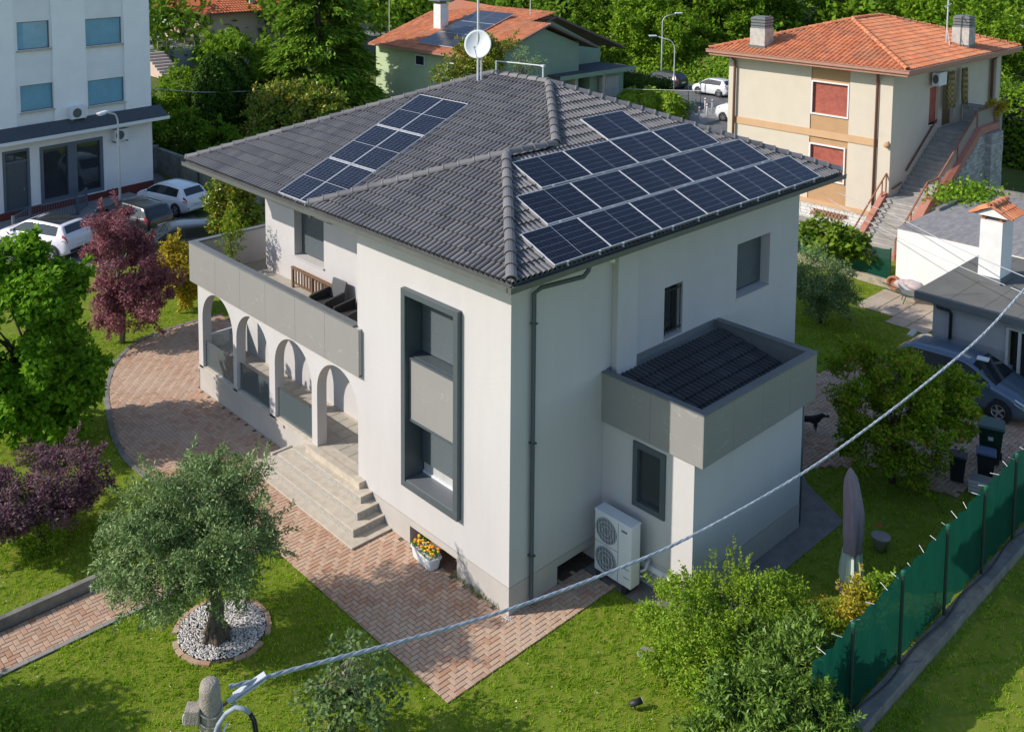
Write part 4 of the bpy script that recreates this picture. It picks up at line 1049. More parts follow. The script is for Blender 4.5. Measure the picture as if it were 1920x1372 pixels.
m.box(20.6, -1.19, 2.411, 20.66, -0.3, 2.417); m.box(20.2, -3.19, 2.411, 20.26, -2.31, 2.417); m.build('felt_seam', 'felt', ro)
m = MB(); m.tube([(18.85, -0.95, 2.14), (18.85, -0.95, 2.05), (18.9, -1.3, 2.02), (19.02, -1.32, 1.9), (19.02, -1.32, 0.1)], 0.05, 8); m.build('downpipe', 'black_plastic', gg, smooth=True)
gc = thing('tile_capped_chimney', 'tall white chimney with little terracotta gable cap on garage roof', 'chimney', (21.9, -1.55, 2.4))
m = MB(); m.box(21.44, -1.9, 2.40, 22.44, -1.2, 4.55); m.build('shaft', mat('chim_white', (0.76, 0.75, 0.72), 0.9, var=0.12, scale=2), gc)
m = MB(); m.box(21.41, -1.93, 2.41, 22.47, -1.17, 2.62); m.build('flashing', 'coping_grey', gc)
for yy in (-1.86, -1.32):
    m = MB(); m.box(21.5, yy, 4.551, 22.38, yy+0.1, 4.72); m.build('cap_support', 'terracotta_pot', gc)
m = MB(); m.prism([(-2.12, 4.72), (-0.98, 4.72), (-1.55, 5.02)], 'x', 21.36, 22.52); co = m.build('cap', 'chim_white', gc)
m = MB(); roll_roof(m, (22.62, -2.2, 4.72), (21.26, -2.2, 4.72), (22.62, -1.55, 5.06), (21.26, -1.55, 5.06), 0.2, 0.36, 0.06); roll_roof(m, (21.26, -0.9, 4.72), (22.62, -0.9, 4.72), (21.26, -1.55, 5.06), (22.62, -1.55, 5.06), 0.2, 0.36, 0.06); m.build('cap_tiles', 'terracotta', co)
ridge((21.24, -1.55, 5.05), (22.64, -1.55, 5.05), co, rme2, 0.36, 0.05)
wg_ = thing('white_garage', 'plain white garage block with worn grey flat roof', 'garage', (25, 0, 0))
m = MB(); m.box(25.0, -9, 0, 33.5, 3.12, 2.46); m.build('wall', mat('garage_white', (0.80, 0.785, 0.75), 0.9, var=0.06, scale=0.8), wg_)
m = MB(); m.box(24.98, -9, 2.461, 33.5, 3.14, 2.50); m.build('roof', 'felt_old', wg_)
m = MB(); m.box(28.6, 2.98, 2.501, 33.5, 3.14, 2.62); m.box(33.4, -9, 2.501, 33.6, 2.979, 2.7); m.build('kerb', 'old_concrete', wg_)

# ------------------------------------------------------------------ office block on the left
ANG = rad(8.5055); TX = Vector((math.cos(ANG), math.sin(ANG), 0)); NX = Vector((-math.sin(ANG), math.cos(ANG), 0)); P0L = Vector((9.25, 36.81, 0))
ob_ = thing('office_building', 'pale three-storey block with blue blinds and dark canopy', 'building', P0L, ANG)
mat('office_wall', (0.88, 0.88, 0.88), 0.9, var=0.06, scale=1.0, bump=0.25, bscale=50, spec=0.2)
mat('office_recess', (0.82, 0.825, 0.83), 0.9, var=0.08, scale=1.0, bump=0.35, bscale=70, spec=0.2)
mat('office_low', (0.86, 0.83, 0.80), 0.9, var=0.08, scale=1.0, bump=0.2, spec=0.2)
mat('blue_blind', (0.17, 0.42, 0.55), 0.5, var=0.15, scale=2)
mat('red_base', (0.17, 0.035, 0.025), 0.7, var=0.2)
def L(mb, name, m, parent=ob_, **k): return mb.build(name, m, parent, world=False, **k)
for a, b in ((-11.3, -9.2+1.7), (-5.55, -3.75), (-1.55, 0.0)):
    m = MB(); m.box(a, 0.0, 4.35, b, 0.5, 12.5); L(m, 'pier', 'office_wall')
m = MB(); WNS = [(-7.28, -5.63, 8.33, 9.70), (-3.70, -1.62, 8.20, 9.60), (-7.22, -5.53, 5.27, 6.57), (-3.64, -1.57, 5.08, 6.40)]
m.wall('y', 0.12, -12.3, -0.002, 4.35, 12.5, WNS, 0.2); m.quad((-0.001, 0.5, 0), (-0.001, 14, 0), (-0.001, 14, 12.5), (-0.001, 0.5, 12.5)); m.box(-12.3, 0.12, 12.4, -0.01, 14, 12.6); m.quad((-12.3, 0, 0), (-12.3, 14, 0), (-12.3, 14, 12.5), (-12.3, 0, 12.5))
L(m, 'wall', 'office_recess')
for (a, b, c, d) in WNS:
    s = MB(); z = c
    while z < d-0.02: s.box(a, 0.22, z+0.003, b, 0.26, min(z+0.047, d)); z += 0.05
    w_ = L(s, 'blind', 'blue_blind'); s = MB(); s.box(a-0.06, -0.02, c-0.09, b+0.06, 0.3, c-0.02); L(s, 'window_sill', 'step_stone'); s = MB(); frame_bars(s, 'y', 0.17, a+0.001, b-0.001, c+0.001, d-0.001, 0.035, 0.05); L(s, 'window_frame', 'coping_grey')
m = MB(); DRL = (-8.3, -6.95, 0.45, 3.5); SHW = (-6.42, -2.98, 0.55, 3.42)
m.wall('y', 0.0, -12.3, 0.0, 0.5, 4.35, [DRL, SHW], 0.3); L(m, 'lower_wall', 'office_low')
m = MB(); m.box(-12.3, -0.03, -0.05, 0.02, 0.3, 0.5); L(m, 'base', 'red_base')
m = MB(); m.prism([(0.0, 4.62), (0.0, 4.35), (-0.78, 4.02), (-0.78, 3.98), (0.02, 3.98)], 'x', -22, 0.5) if False else m.add([(-12.3, 0.0, 4.62), (0.55, 0.0, 4.62), (0.55, -0.75, 4.08), (-12.3, -0.75, 4.08), (-12.3, 0.0, 3.95), (0.55, 0.0, 3.95), (0.55, -0.75, 3.98), (-12.3, -0.75, 3.98)], [(0, 1, 2, 3), (4, 7, 6, 5), (1, 5, 6, 2), (0, 3, 7, 4)])
L(m, 'canopy', mat('canopy_felt', (0.07, 0.082, 0.095), 0.8, var=0.2))
m = MB(); m.box(-12.3, -0.82, 3.93, 0.6, -0.752, 4.09); m.box(0.552, -0.75, 3.93, 0.6, 0.0, 4.09); L(m, 'canopy_edge', 'white_metal')
m = MB(); frame_bars(m, 'y', -0.03, -8.3, -6.95, 0.45, 3.5, 0.13, 0.15); m.box(-8.17, 0.0, 2.85, -7.08, 0.1, 2.95); f = L(m, 'door_frame', mat('shop_grey', (0.11, 0.135, 0.165), 0.5))
m = MB(); m.box(-8.17, 0.04, 0.58, -7.08, 0.08, 2.85)
for z in (1.0, 1.5, 2.0, 2.5): m.box(-8.05, 0.03, z, -7.2, 0.04, z+0.35)
L(m, 'door', 'dark_grey'); m = MB(); m.box(-7.3, -0.02, 1.45, -7.24, 0.03, 1.52); L(m, 'handle', 'steel'); m = MB(); m.box(-8.17, 0.06, 2.95, -7.08, 0.07, 3.37); L(m, 'window_glass', 'window_glass')
m = MB(); frame_bars(m, 'y', -0.04, -6.42, -2.98, 0.55, 3.42, 0.17, 0.2); m.box(-4.95, -0.04, 0.72, -4.45, 0.16, 3.25); L(m, 'shop_frame', 'shop_grey')
for a, b in ((-6.25, -4.95), (-4.45, -3.15)):
    m = MB(); m.box(a, 0.08, 0.72, b, 0.09, 3.25); L(m, 'shop_window', 'window_glass')
m = MB(); m.box(-6.5, -0.12, 0.5, -2.9, -0.001, 0.55); L(m, 'shop_sill', 'white_metal')
def ac_small(x, y, z, label):
    c = thing('air_conditioner', label, 'air conditioner', P0L + TX*x + NX*y + Vector((0, 0, z)), ANG)
    m = MB(); m.box(-0.42, -0.32, 0, 0.42, 0, 0.62); m.build('case', 'white_plastic', c, world=False, bevel=0.02)
    m = MB(); m.lathe([(0.0, 0), (0.24, 0), (0.24, 0.015), (0.0, 0.015)], (0, 0, 0), 18); m.v = [(p[0]-0.1, -0.325-p[2], 0.31+p[1]) for p in m.v]; m.build('fan', 'dark_grey', c, world=False)
    for x in (-0.38, 0.32):
        m = MB(); m.box(x, -0.3, -0.08, x+.06, 0, -0.001); m.build('bracket', 'coping_grey', c, world=False)
ac_small(-4.43, -0.02, 4.45+0.16, 'white air conditioner standing on the dark canopy between blue blinds')
ac_small(-2.05, -0.02, 3.08, 'white air conditioner hung under the dark canopy beside the shop window')
rp_ = thing('door_railing', 'dark iron railing around the office door ramp', 'railing', P0L + TX*(-7) + NX*(-1.8), ANG)
m = MB()
def rail_run(p, q, n):
    m.bar((*p, 1.05), (*q, 1.05), 0.05, 0.05); m.bar((*p, 0.2), (*q, 0.2), 0.04, 0.04)
    for i in range(n+1):
        x = p[0]+(q[0]-p[0])*i/n; y = p[1]+(q[1]-p[1])*i/n; m.bar((x, y, 0.2), (x, y, 1.05), 0.022, 0.022, (1, 0, 0))
rail_run((-0.9, 0.0), (1.5, 0.0), 18); rail_run((1.5, 0.0), (2.6, 1.1), 9); rail_run((-2.2, -0.9), (-0.9, 0.0), 9)
m.build('railing_bars', 'shop_grey', rp_, world=False)
for x, y in ((-0.9, 0), (1.5, 0), (2.6, 1.1), (-2.2, -.9)):
    m = MB(); m.box(x-0.05, y-0.05, -0.02, x+0.05, y+0.05, 1.1); m.build('post', 'shop_grey', rp_, world=False)
m = MB(); m.obox(P0L + TX*(-8) + NX*(-1.3) + Vector((0, 0, 0.05)), TX*6.5, NX*1.3, Vector((0, 0, 0.08))); structure(m.build('pavement', 'concrete'))

# boundary wall beyond the car park
bw = thing('boundary_wall', 'tall weathered concrete boundary wall beside the car park', 'wall', (11, 37, 0))
m = MB(); m.bar((11.3, 40.5, 0.6), (11.6, 31.0, 0.6), 0.25, 1.5, (0, 0, 1)); m.bar((10.2, 41.2, 0.7), (11.3, 40.5, 0.7), 0.25, 1.6); m.bar((11.6, 31.0, 0.3), (11.75, 27.0, 0.3), 0.25, 0.9)
m.build('wall_run', 'old_concrete', bw)
for t_ in range(5):
    y = 40.2-2.3*t_; m = MB(); m.box(11.18, y-0.12, 0, 11.25, y+0.12, 1.38); m.build('buttress', 'old_concrete', bw)
lw = MB(); lw.box(8.6, 27.2, 0, 10.4, 27.5, 0.75); tag(lw.build('low_wall', 'old_concrete', bevel=0.02), 'short pale concrete wall behind the parked white hatchback', 'wall')

# ------------------------------------------------------------------ green house
mat('green_wall_shaded', (0.235, 0.33, 0.255), 0.9, var=0.07, scale=1.5, bump=0.25, bscale=40, spec=0.2)  # gable and porch green, darkened so their shade sits in the colour
mat('green_wall_sunlit', (0.50, 0.60, 0.36), 0.9, var=0.07, scale=1.5, bump=0.2, spec=0.2)  # paler copy of the same green, sunlight on the front put into the colour
gh = thing('green_house', 'green rendered house with terracotta gable roof behind the villa', 'house', (32.5, 34.4, 0))
gx0, gx1, gxr, gy0 = 32.4, 43.2, 37.8, 34.3
GE, GR = 5.45, 7.35
m = MB(); m.quad((gx0, gy0, 0), (gx0, 47, 0), (gx0, 47, GE), (gx0, gy0, GE)); m.build('front_wall', 'green_wall_sunlit', gh)
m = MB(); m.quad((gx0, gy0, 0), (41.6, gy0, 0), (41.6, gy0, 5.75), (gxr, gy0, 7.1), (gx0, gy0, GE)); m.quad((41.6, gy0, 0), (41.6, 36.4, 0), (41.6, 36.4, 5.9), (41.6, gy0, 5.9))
m.quad((38.5, 36.4, 0), (46.6, 36.4, 0), (46.6, 36.4, 4.85), (40.9, 36.4, 7.3), (38.5, 36.4, 7.0)); m.quad((46.6, 36.4, 0), (46.6, 47, 0), (46.6, 47, 4.9), (46.6, 36.4, 4.9)); m.build('gable_wall', 'green_wall_shaded', gh)
m = MB(); roll_roof(m, (31.75, 47, 5.42), (31.75, 33.8, 5.42), (38.0, 47, 7.48), (37.8, 33.8, 7.42), 0.26, 0.40, 0.06, 0.03); ro = m.build('roof', 'terracotta', gh)
m = MB(); roll_roof(m, (37.4, 47, 7.28), (37.4, 36.0, 7.28), (40.9, 47, 8.35), (40.9, 36.0, 7.62), 0.26, 0.4, 0.06, 0.03); m.build('upper_roof', 'terracotta', ro)
mat('roof_edge_brown', (0.13, 0.09, 0.08), 0.7)
m = MB(); m.bar((37.8, 33.8, 7.42), (43.1, 33.8, 5.38), 0.22, 0.14); m.bar((37.8, 33.8, 7.40), (31.7, 33.8, 5.38), 0.12, 0.12); m.bar((40.9, 36.0, 7.66), (49.1, 36.0, 4.70), 0.22, 0.14); m.bar((40.9, 36.0, 7.64), (38.8, 36.0, 7.02), 0.12, 0.12); m.build('verge', 'roof_edge_brown', gh)
m = MB(); m.quad((37.8, 33.8, 7.36), (43.1, 33.8, 5.32), (43.1, 36.3, 5.32), (37.8, 36.3, 7.36)); m.quad((40.9, 36.0, 7.58), (49.1, 36.0, 4.64), (49.1, 47, 4.64), (40.9, 47, 8.3)); m.build('back_slope', 'roof_edge_brown', gh)
m = MB(); m.box(31.62, 33.9, 5.28, 31.76, 47, 5.42); m.build('gutter', 'copper_gutter', gh)
m = MB(); m.box(38.2, 33.0, 3.55, 46.5, 36.39, 3.72); m.build('porch_roof', 'canopy_felt', gh); m = MB(); m.box(38.1, 32.9, 3.45, 46.65, 32.99, 3.75); m.build('porch_edge', 'green_wall_shaded', gh)
m = MB(); m.box(42.4, 33.9, 0, 46.4, 36.3, 3.5); m.build('porch_room', 'green_wall_shaded', gh)
m = MB(); m.box(44.2, 33.88, 1.4, 45.8, 33.899, 3.0); w_ = m.build('window', 'curtain', gh)
m = MB()
for k in range(8): m.box(44.25+0.2*k, 33.84, 1.4, 44.28+0.2*k, 33.86, 3.0)
m.build('window_grille', 'galv', w_)
for x in (43.3, 40.2):
    m = MB(); m.box(x, 33.4, 0, x+.3, 33.7, 3.45); m.build('porch_post', 'old_plaster', gh)
for y, z in ((41.6, 4.2), (38.0, 4.0), (38.0, 1.2)):
    m = MB(); m.box(32.33, y-0.5, z, 32.39, y+0.5, z+0.7); w_ = m.build('window', 'window_glass', gh); m = MB(); frame_bars(m, 'x', 32.30, y-0.55, y+0.55, z-0.05, z+0.75, 0.08, 0.07); m.build('window_frame', 'white_plastic', w_)
gcm = thing('white_chimney', 'white chimney with dark flat cap on the green house roof', 'chimney', (35.6, 43, 6.6))
m = MB(); m.box(35.2, 42.6, 6.4, 36.0, 43.4, 8.5); m.build('shaft', 'chim_white', gcm); m = MB(); m.bar((34.9, 43, 8.75), (36.3, 43, 8.68), 1.3, 0.1); m.box(35.3, 42.7, 8.501, 35.9, 43.3, 8.64); m.build('cap', 'coping_grey', gcm)
# its solar field: black modules lying two by six
gpm = MB(); gpm.box(-0.515, -0.96, 0, 0.515, 0.96, 0.04); gpme = gpm.mesh('module', mat('black_module', (0.035, 0.042, 0.06), 0.25, spec=0.7))
gpf = MB(); frame_bars(gpf, 'x', 0, 0, 0, 0, 0, 0, 0) if False else gpf.box(-0.535, -0.975, -0.03, 0.535, 0.975, 0.03); gpfm = gpf.mesh('module_frame', 'panel_frame')
sv = Vector((6.2, 0, 2.05)).normalized(); su = Vector((0, 1, 0)); sn2 = sv.cross(su); sn2 = -sn2 if sn2.z < 0 else sn2
for i in range(6):
    for j in range(2):
        c = Vector((31.75, 0, 5.42)) + sv*(1.32+1.055*i+0.06*(i//2)) + sn2*0.16; c.y = 39.05 + 1.97*j
        root = bpy.data.objects.new('solar_panel', None); COL.objects.link(root)
        root.matrix_world = Matrix(((sv.x, su.x, sn2.x, c.x), (sv.y, su.y, sn2.y, c.y), (sv.z, su.z, sn2.z, c.z), (0, 0, 0, 1)))
        tag(root, 'black solar panel, %s from the bottom, %s column, green house roof' % (ORD[i], 'left' if j else 'right'), 'solar panel', 'black solar panels on the green house')
        share('module', gpme, root, (0, 0, 0)); share('module_frame', gpfm, root, (0, 0, 0))
for x, y, z, lab in ((39.6, 37.4, 7.9, 'thin aerial mast on the ridge of the green house'), (34.5, 48.0, 6.5, 'thin aerial mast left of the green house roof')):
    a = thing('roof_antenna', lab, 'antenna', (x, y, z)); m = MB(); m.tube([(x, y, z-0.6), (x, y, z+3.2)], 0.035, 6); m.build('mast', 'galv', a); m = MB(); m.bar((x-0.4, y, z+2.6), (x+0.4, y, z+2.7), 0.03, 0.05); m.build('element', 'galv', a)

# ------------------------------------------------------------------ pink house far left
mat('pink_wall', (0.60, 0.46, 0.385), 0.9, var=0.08, scale=1.5, spec=0.2)
ph = thing('pink_house', 'pink two-storey house with red tiled hip roof far left', 'house', (35.2, 78.9, 2))
m = MB(); m.box(35.2, 78.9, 0, 45.2, 90, 5.4); m.build('wall', 'pink_wall', ph)
m = MB(); ry = 83.6; roll_roof(m, (34.2, 91, 5.35), (34.2, 77.9, 5.35), (39.9, 85.5, 7.6), (39.9, 83.6, 7.6), 0.35, 0.5, 0.07, 0.05); roll_roof(m, (34.2, 77.9, 5.35), (46.2, 77.9, 5.35), (39.9, 83.6, 7.6), (39.9, 83.6, 7.6), 0.35, 0.5, 0.07, 0.05); m.build('roof', 'terracotta_red', ph)
m = MB(); m.box(34.1, 77.8, 5.2, 34.2, 91, 5.4); m.box(34.2, 77.8, 5.2, 46.2, 77.9, 5.4); m.build('gutter', 'brown_pipe', ph)
m = MB(); m.tube([(35.1, 78.7, 5.2), (35.1, 78.75, 2)], 0.07, 6); m.build('downpipe', 'brown_pipe', ph)
for (ax_, p, a, b, c, d) in (('x', 35.17, 87.7, 88.5, 4.4, 4.95), ('x', 35.17, 84.9, 85.5, 4.4, 4.9), ('x', 35.17, 81.3, 82.6, 4.3, 4.9), ('x', 35.17, 87.7, 88.5, 3.0, 3.5), ('x', 35.17, 84.8, 85.5, 2.2, 3.6), ('x', 35.17, 81.3, 82.6, 2.1, 3.5), ('y', 78.87, 40.7, 41.8, 4.4, 5.0), ('y', 78.87, 40.8, 41.9, 2.2, 3.4)):
    m = MB(); m.box(p, a, c, p+0.05, b, d) if ax_ == 'x' else m.box(a, p, c, b, p+0.05, d); w_ = m.build('window', 'window_glass', ph)
    m = MB(); frame_bars(m, ax_, p-0.03, a-0.08, b+0.08, c-0.08, d+0.08, 0.12, 0.06); m.build('window_frame', 'old_plaster', w_)
c_ = thing('pink_house_chimney', 'slim white chimney on the roof of the pink house', 'chimney', (40.5, 79.8, 6)); m = MB(); m.box(40.2, 79.5, 5.6, 40.8, 80.1, 7.6); m.build('shaft', 'chim_white', c_)
rw = thing('retaining_wall', 'long grey retaining wall below the pink house', 'wall', (33, 78, 0)); m = MB(); m.box(28.5, 77.2, 0, 33.6, 77.6, 2.0); m.box(33.601, 74.6, 0, 60, 75.0, 2.0); m.quad((28.5, 77.6, 1.95), (33.6, 77.6, 1.95), (33.6, 75, 1.95), (60, 75, 1.95), (60, 95, 1.95), (28.5, 95, 1.95)); m.build('wall_run', mat('blue_grey_wall', (0.33, 0.34, 0.33), 0.9, var=0.15), rw)
fn = thing('yellow_railing', 'thin yellow railing on the retaining wall by the pink house', 'railing', (30, 77, 2)); m = MB()
for a, b in (((28.6, 77.3), (33.4, 77.3)),):
    for z in (2.5, 3.0): m.bar((*a, z), (*b, z), 0.06, 0.06)
    for i in range(6): m.bar((a[0]+0.96*i, a[1], 2.0), (a[0]+0.96*i, a[1], 3.0), 0.06, 0.06, (1, 0, 0))
m.build('rail', mat('yellow_paint', (0.55, 0.40, 0.16), 0.6), fn)
gs = thing('garden_steps', 'pale steep garden steps below the yellow railing', 'steps', (28.5, 73, 0))
for i in range(9):
    m = MB(); m.box(26.9, 72.4+0.5*i, 0, 28.9, 72.9+0.5*i, 0.23*(i+1)); m.build('step', 'pink_wall', gs)
sh = thing('small_shed', 'small pink outbuilding with tiled roof left of conifer', 'shed', (46, 76, 2)); m = MB(); m.box(46.5, 75.6, 1.9, 51, 79, 3.9); m.build('wall', 'pink_wall', sh); m = MB(); roll_roof(m, (45.9, 79.6, 3.85), (45.9, 75.0, 3.85), (48.5, 78, 4.9), (48.5, 77, 4.9), 0.35, 0.5); roll_roof(m, (45.9, 75.0, 3.85), (51.6, 75.0, 3.85), (48.5, 77, 4.9), (49.5, 77, 4.9), 0.35, 0.5); m.build('roof', 'terracotta_red', sh)
# ================================================================== CARS
def paint(name, col, metal=0.0):
    return mat(name, col, 0.28, metal=metal, coat=0.6, spec=0.5)
paint('paint_white', (0.72, 0.73, 0.74)); paint('paint_pearl', (0.74, 0.71, 0.76)); paint('paint_black', (0.018, 0.018, 0.019)); paint('paint_grey', (0.10, 0.145, 0.20), 0.3); paint('paint_silver', (0.34, 0.36, 0.38), 0.5); paint('paint_dark', (0.04, 0.045, 0.05), 0.3)
WHEEL = {}
def wheel_meshes():
    t = MB(); t.lathe([(0.20, -0.10), (0.30, -0.105), (0.325, -0.07), (0.325, 0.07), (0.30, 0.105), (0.20, 0.10)], (0, 0, 0), 24, cap=False); t.v = [(p[0], p[2], p[1]) for p in t.v]
    r = MB(); r.lathe([(0.205, 0.085), (0.205, 0.065), (0.055, 0.05), (0.05, 0.09), (0.0, 0.095)], (0, 0, 0), 20, cap=False)
    r.lathe([(0.205, 0.087), (0.19, 0.10), (0.18, 0.087)], (0, 0, 0), 20, cap=False)
    for i in range(5):
        a = 2*math.pi*i/5; d = Vector((math.cos(a), math.sin(a), 0)); r.bar(d*0.03+Vector((0, 0, 0.09)), d*0.19+Vector((0, 0, 0.093)), 0.05, 0.025, (0, 0, 1))
    r.v = [(p[0], p[2], p[1]) for p in r.v]
    d = MB(); d.lathe([(0.0, 0.04), (0.19, 0.04)], (0, 0, 0), 16, cap=False); d.v = [(p[0], p[2], p[1]) for p in d.v]
    return t.mesh('tyre', 'rubber', True), r.mesh('rim', 'alloy'), d.mesh('brake', 'black_plastic')
TYRE, RIM, BRK = wheel_meshes()
PROF = {'hatch': [(-.5, .36), (-.492, .56), (-.478, .665), (-.455, .70), (-.375, .925), (-.33, .965), (-.16, .995), (0.0, 1.0), (.075, .975), (.14, .90), (.285, .665), (.31, .648), (.40, .585), (.455, .50), (.485, .41), (.5, .32)],
        'suv': [(-.5, .38), (-.492, .56), (-.48, .66), (-.462, .71), (-.405, .935), (-.36, .97), (-.16, .995), (0.0, 1.0), (.07, .975), (.13, .90), (.265, .68), (.29, .665), (.40, .61), (.46, .54), (.488, .44), (.5, .34)]}
def make_car(name, label, loc, head, L, Wd, H, paintm, kind='hatch', group=None, roofm=None):
    """heading = direction of travel in the ground plane; local +x is forward"""
    rz = math.atan2(head[1], head[0]); c = thing(name, label, 'car', loc, rz, group)
    pr = PROF['suv' if kind == 'suv' else 'hatch']; PX = [p[0]*L for p in pr]; PZ = [p[1]*H for p in pr]
    h = Wd/2; hb = (0.655 if kind == 'suv' else 0.64)*H; zb = 0.19
    wx_ = [-.5, -.49, -.46, -.38, -.2, 0, .2, .36, .43, .475, .5]; ww = [.76, .86, .93, .985, 1, 1, 1, .97, .92, .82, .66]
    zt_ = lambda x: float(np.interp(x, PX, PZ)); wf = lambda x: h*float(np.interp(x/L, wx_, ww))
    zbf = lambda x: zb + 0.16*max(0, (abs(x)/L-0.42)/0.08)
    def sec(x):
        w = wf(x); zt = zt_(x); z0 = min(zbf(x), zt-.2); zl = min(hb, zt-0.085); cab = max(0.0, zt-hb)
        ye = w*0.945-(zt-0.05-zl)*(0.40 if cab > 0 else 0.7); ze = zt-0.045
        S_ = [(w*.84, z0), (w*.965, z0+.05), (w, z0+.17), (w*1.0, (z0+.17+zl)/2), (w*.985, zl-.03), (w*.945, zl+.012)]
        for k in (1/3, 2/3, 1): S_.append((w*.945+(ye-w*.945)*k, zl+.012+(ze-zl-.012)*k))
        S_ += [(ye-.055, zt-.012), (ye*.5, zt+.004), (0.0, zt+.008)]
        return S_
    xs = sorted(set([round(v, 4) for v in np.linspace(-L/2, L/2, 46)] + [round(v, 4) for v in PX]))
    b = MB(); K = 23
    for x in xs:
        r = sec(x); ring = [(y, z) for y, z in r] + [(-y, z) for y, z in reversed(r[:-1])]
        b.v += [(x, y, z) for y, z in ring]
    for i in range(len(xs)-1):
        for j in range(K-1): b.f.append((i*K+j, i*K+j+1, (i+1)*K+j+1, (i+1)*K+j))
        b.f.append((i*K+K-1, i*K, (i+1)*K, (i+1)*K+K-1))
    b.f.append(tuple(reversed(range(K)))); b.f.append(tuple((len(xs)-1)*K+j for j in range(K)))
    b.build('body', paintm, c, world=False, smooth=True)
    def side(x, t, off=0.006):
        r = sec(x); y0, z0 = r[5]; y1, z1 = r[8]; return y0+(y1-y0)*t+off, z0+(z1-z0)*t
    def patch(name, m, s, x0, x1, t0=0.06, t1=0.93, n=9, cut=None):
        q = MB()
        for i in range(n+1):
            x = x0+(x1-x0)*i/n; r5 = sec(x)[5][1]; zcap = zt_(x)-0.05
            for t in (t0, 0.5*(t0+t1), t1):
                y, z = side(x, t); q.v.append((x, s*y, z))
        for i in range(n):
            for k in range(2): q.f.append((3*i+k, 3*i+k+1, 3*i+k+4, 3*i+k+3))
        return q.build(name, m, c, world=False, smooth=True)
    xf0 = .235*L if kind != 'suv' else .215*L; xm = -0.045*L; xr = -.33*L if kind != 'suv' else -.36*L
    for s in (-1, 1):
        patch('side_window', 'car_glass', s, xm+0.03, xf0); patch('side_window', 'car_glass', s, xr, xm-0.03)
        patch('pillar_trim', 'black_plastic', s, xm-0.029, xm+0.029, 0.05, 0.94, 2)
        y, z = side(xf0-0.05, 0.1); m = MB(); m.obox((xf0-0.02, s*(y+0.10), z+0.03), (0.05, s*-.01, 0), (s*.01, 0.095, 0), (0, 0, 0.065)); m.build('mirror', paintm, c, world=False, bevel=0.03)
        for hx in (xm+0.12, xr+0.28):
            m = MB(); m.box(hx-.09, min(s*(h*.975), s*(h*1.005)), hb-.14, hx+.09, max(s*(h*.975), s*(h*1.005)), hb-.11); m.build('door_handle', paintm, c, world=False)
        for nm, x0, x1, f_, m_ in (('headlight', .405*L, .47*L, (4, 7), 'clear_lens'), ('tail_light', -.492*L, -.435*L, (4, 7), 'red_lens')):
            q = MB(); n = 5
            for i in range(n+1):
                x = x0+(x1-x0)*i/n; r = sec(x); pa = r[3]; pb = r[4]
                if nm == 'headlight': A_, B_2 = (r[4][0], r[4][1]-.06), (r[8][0], r[8][1])
                else: A_, B_2 = (r[4][0], r[4][1]-.12), (r[6][0], r[6][1]+.05)
                for t in (0, .5, 1): q.v.append((x, s*(A_[0]+(B_2[0]-A_[0])*t+.010), A_[1]+(B_2[1]-A_[1])*t+.006))
            for i in range(n):
                for k in range(2): q.f.append((3*i+k, 3*i+k+1, 3*i+k+4, 3*i+k+3))
            q.build(nm, m_, c, world=False, smooth=True)
    def cap(name, m, x0, x1, f_, n=8, up_=0.008):
        q = MB()
        for i in range(n+1):
            x = x0+(x1-x0)*i/n; r = sec(x); ye = r[9][0]*f_; zt = zt_(x)
            for k in (-1, -.5, 0, .5, 1): q.v.append((x, ye*k, zt+.004+up_-.012*abs(k)**3))
        for i in range(n):
            for k in range(4): q.f.append((5*i+k, 5*i+k+1, 5*i+k+6, 5*i+k+5))
        return q.build(name, m, c, world=False, smooth=True)
    cap('windscreen', 'car_glass', .105*L, .275*L if kind != 'suv' else .255*L, 0.93); cap('rear_window', 'car_glass', -.448*L if kind != 'suv' else -.455*L, -.378*L if kind != 'suv' else -.408*L, 0.88, 5, 0.012)
    if roofm: cap('roof', roofm, -.36*L, .10*L, 1.0)
    m = MB(); m.box(-L/2-.02, -h*.70, .36, -L/2+.06, h*.70, .50); m.build('rear_bumper', 'black_plastic' if kind == 'suv' else paintm, c, world=False, bevel=0.03)
    m = MB(); m.box(L/2-.10, -h*.55, .28, L/2+.012, h*.55, .44); m.build('grille', 'black_plastic', c, world=False, bevel=0.02)
    m = MB(); m.obox((-L/2+.005, 0, .66), (.03, 0, .01), (0, .26, 0), (-.006, 0, .055)); m.build('number_plate', 'white_plastic', c, world=False)
    for x in (.5*L-.80, -.5*L+.74):
        for s in (-1, 1):
            a_ = MB(); a_.lathe([(0.0, 0), (0.37, 0)], (0, 0, 0), 24, cap=False); a_.v = [(x+p[0], s*(wf(x)+.006), 0.335+p[1]) for p in a_.v]; a_.build('wheel_arch', 'black_plastic', c, world=False)
            w = share('wheel', TYRE, c, (x, s*(wf(x)-0.072), 0.325), rot=(0, 0, 0 if s > 0 else math.pi)); share('rim', RIM, w, (0, 0, 0)); share('brake_disc', BRK, w, (0, 0, 0))
    return c
make_car('parked_car', 'white hatchback parked beside the red base of the office', (8.25, 32.55, 0), (-0.25, 0.97), 4.0, 1.7, 1.48, 'paint_white', 'hatch')
make_car('parked_car', 'black estate car parked between the white hatchback and maple', (5.25, 30.4, 0), (-0.25, 0.97), 4.15, 1.78, 1.56, 'paint_black', 'suv')
make_car('parked_car', 'white crossover with dark roof parked left of the red maple', (1.05, 30.25, 0), (-0.42, 0.90), 4.3, 1.8, 1.58, 'paint_pearl', 'suv', None, 'paint_black')
make_car('parked_car', 'dark grey car half hidden behind the terrace corner', (5.2, 25.7, 0), (-0.9, 0.3), 4.2, 1.75, 1.45, 'paint_dark', 'hatch')
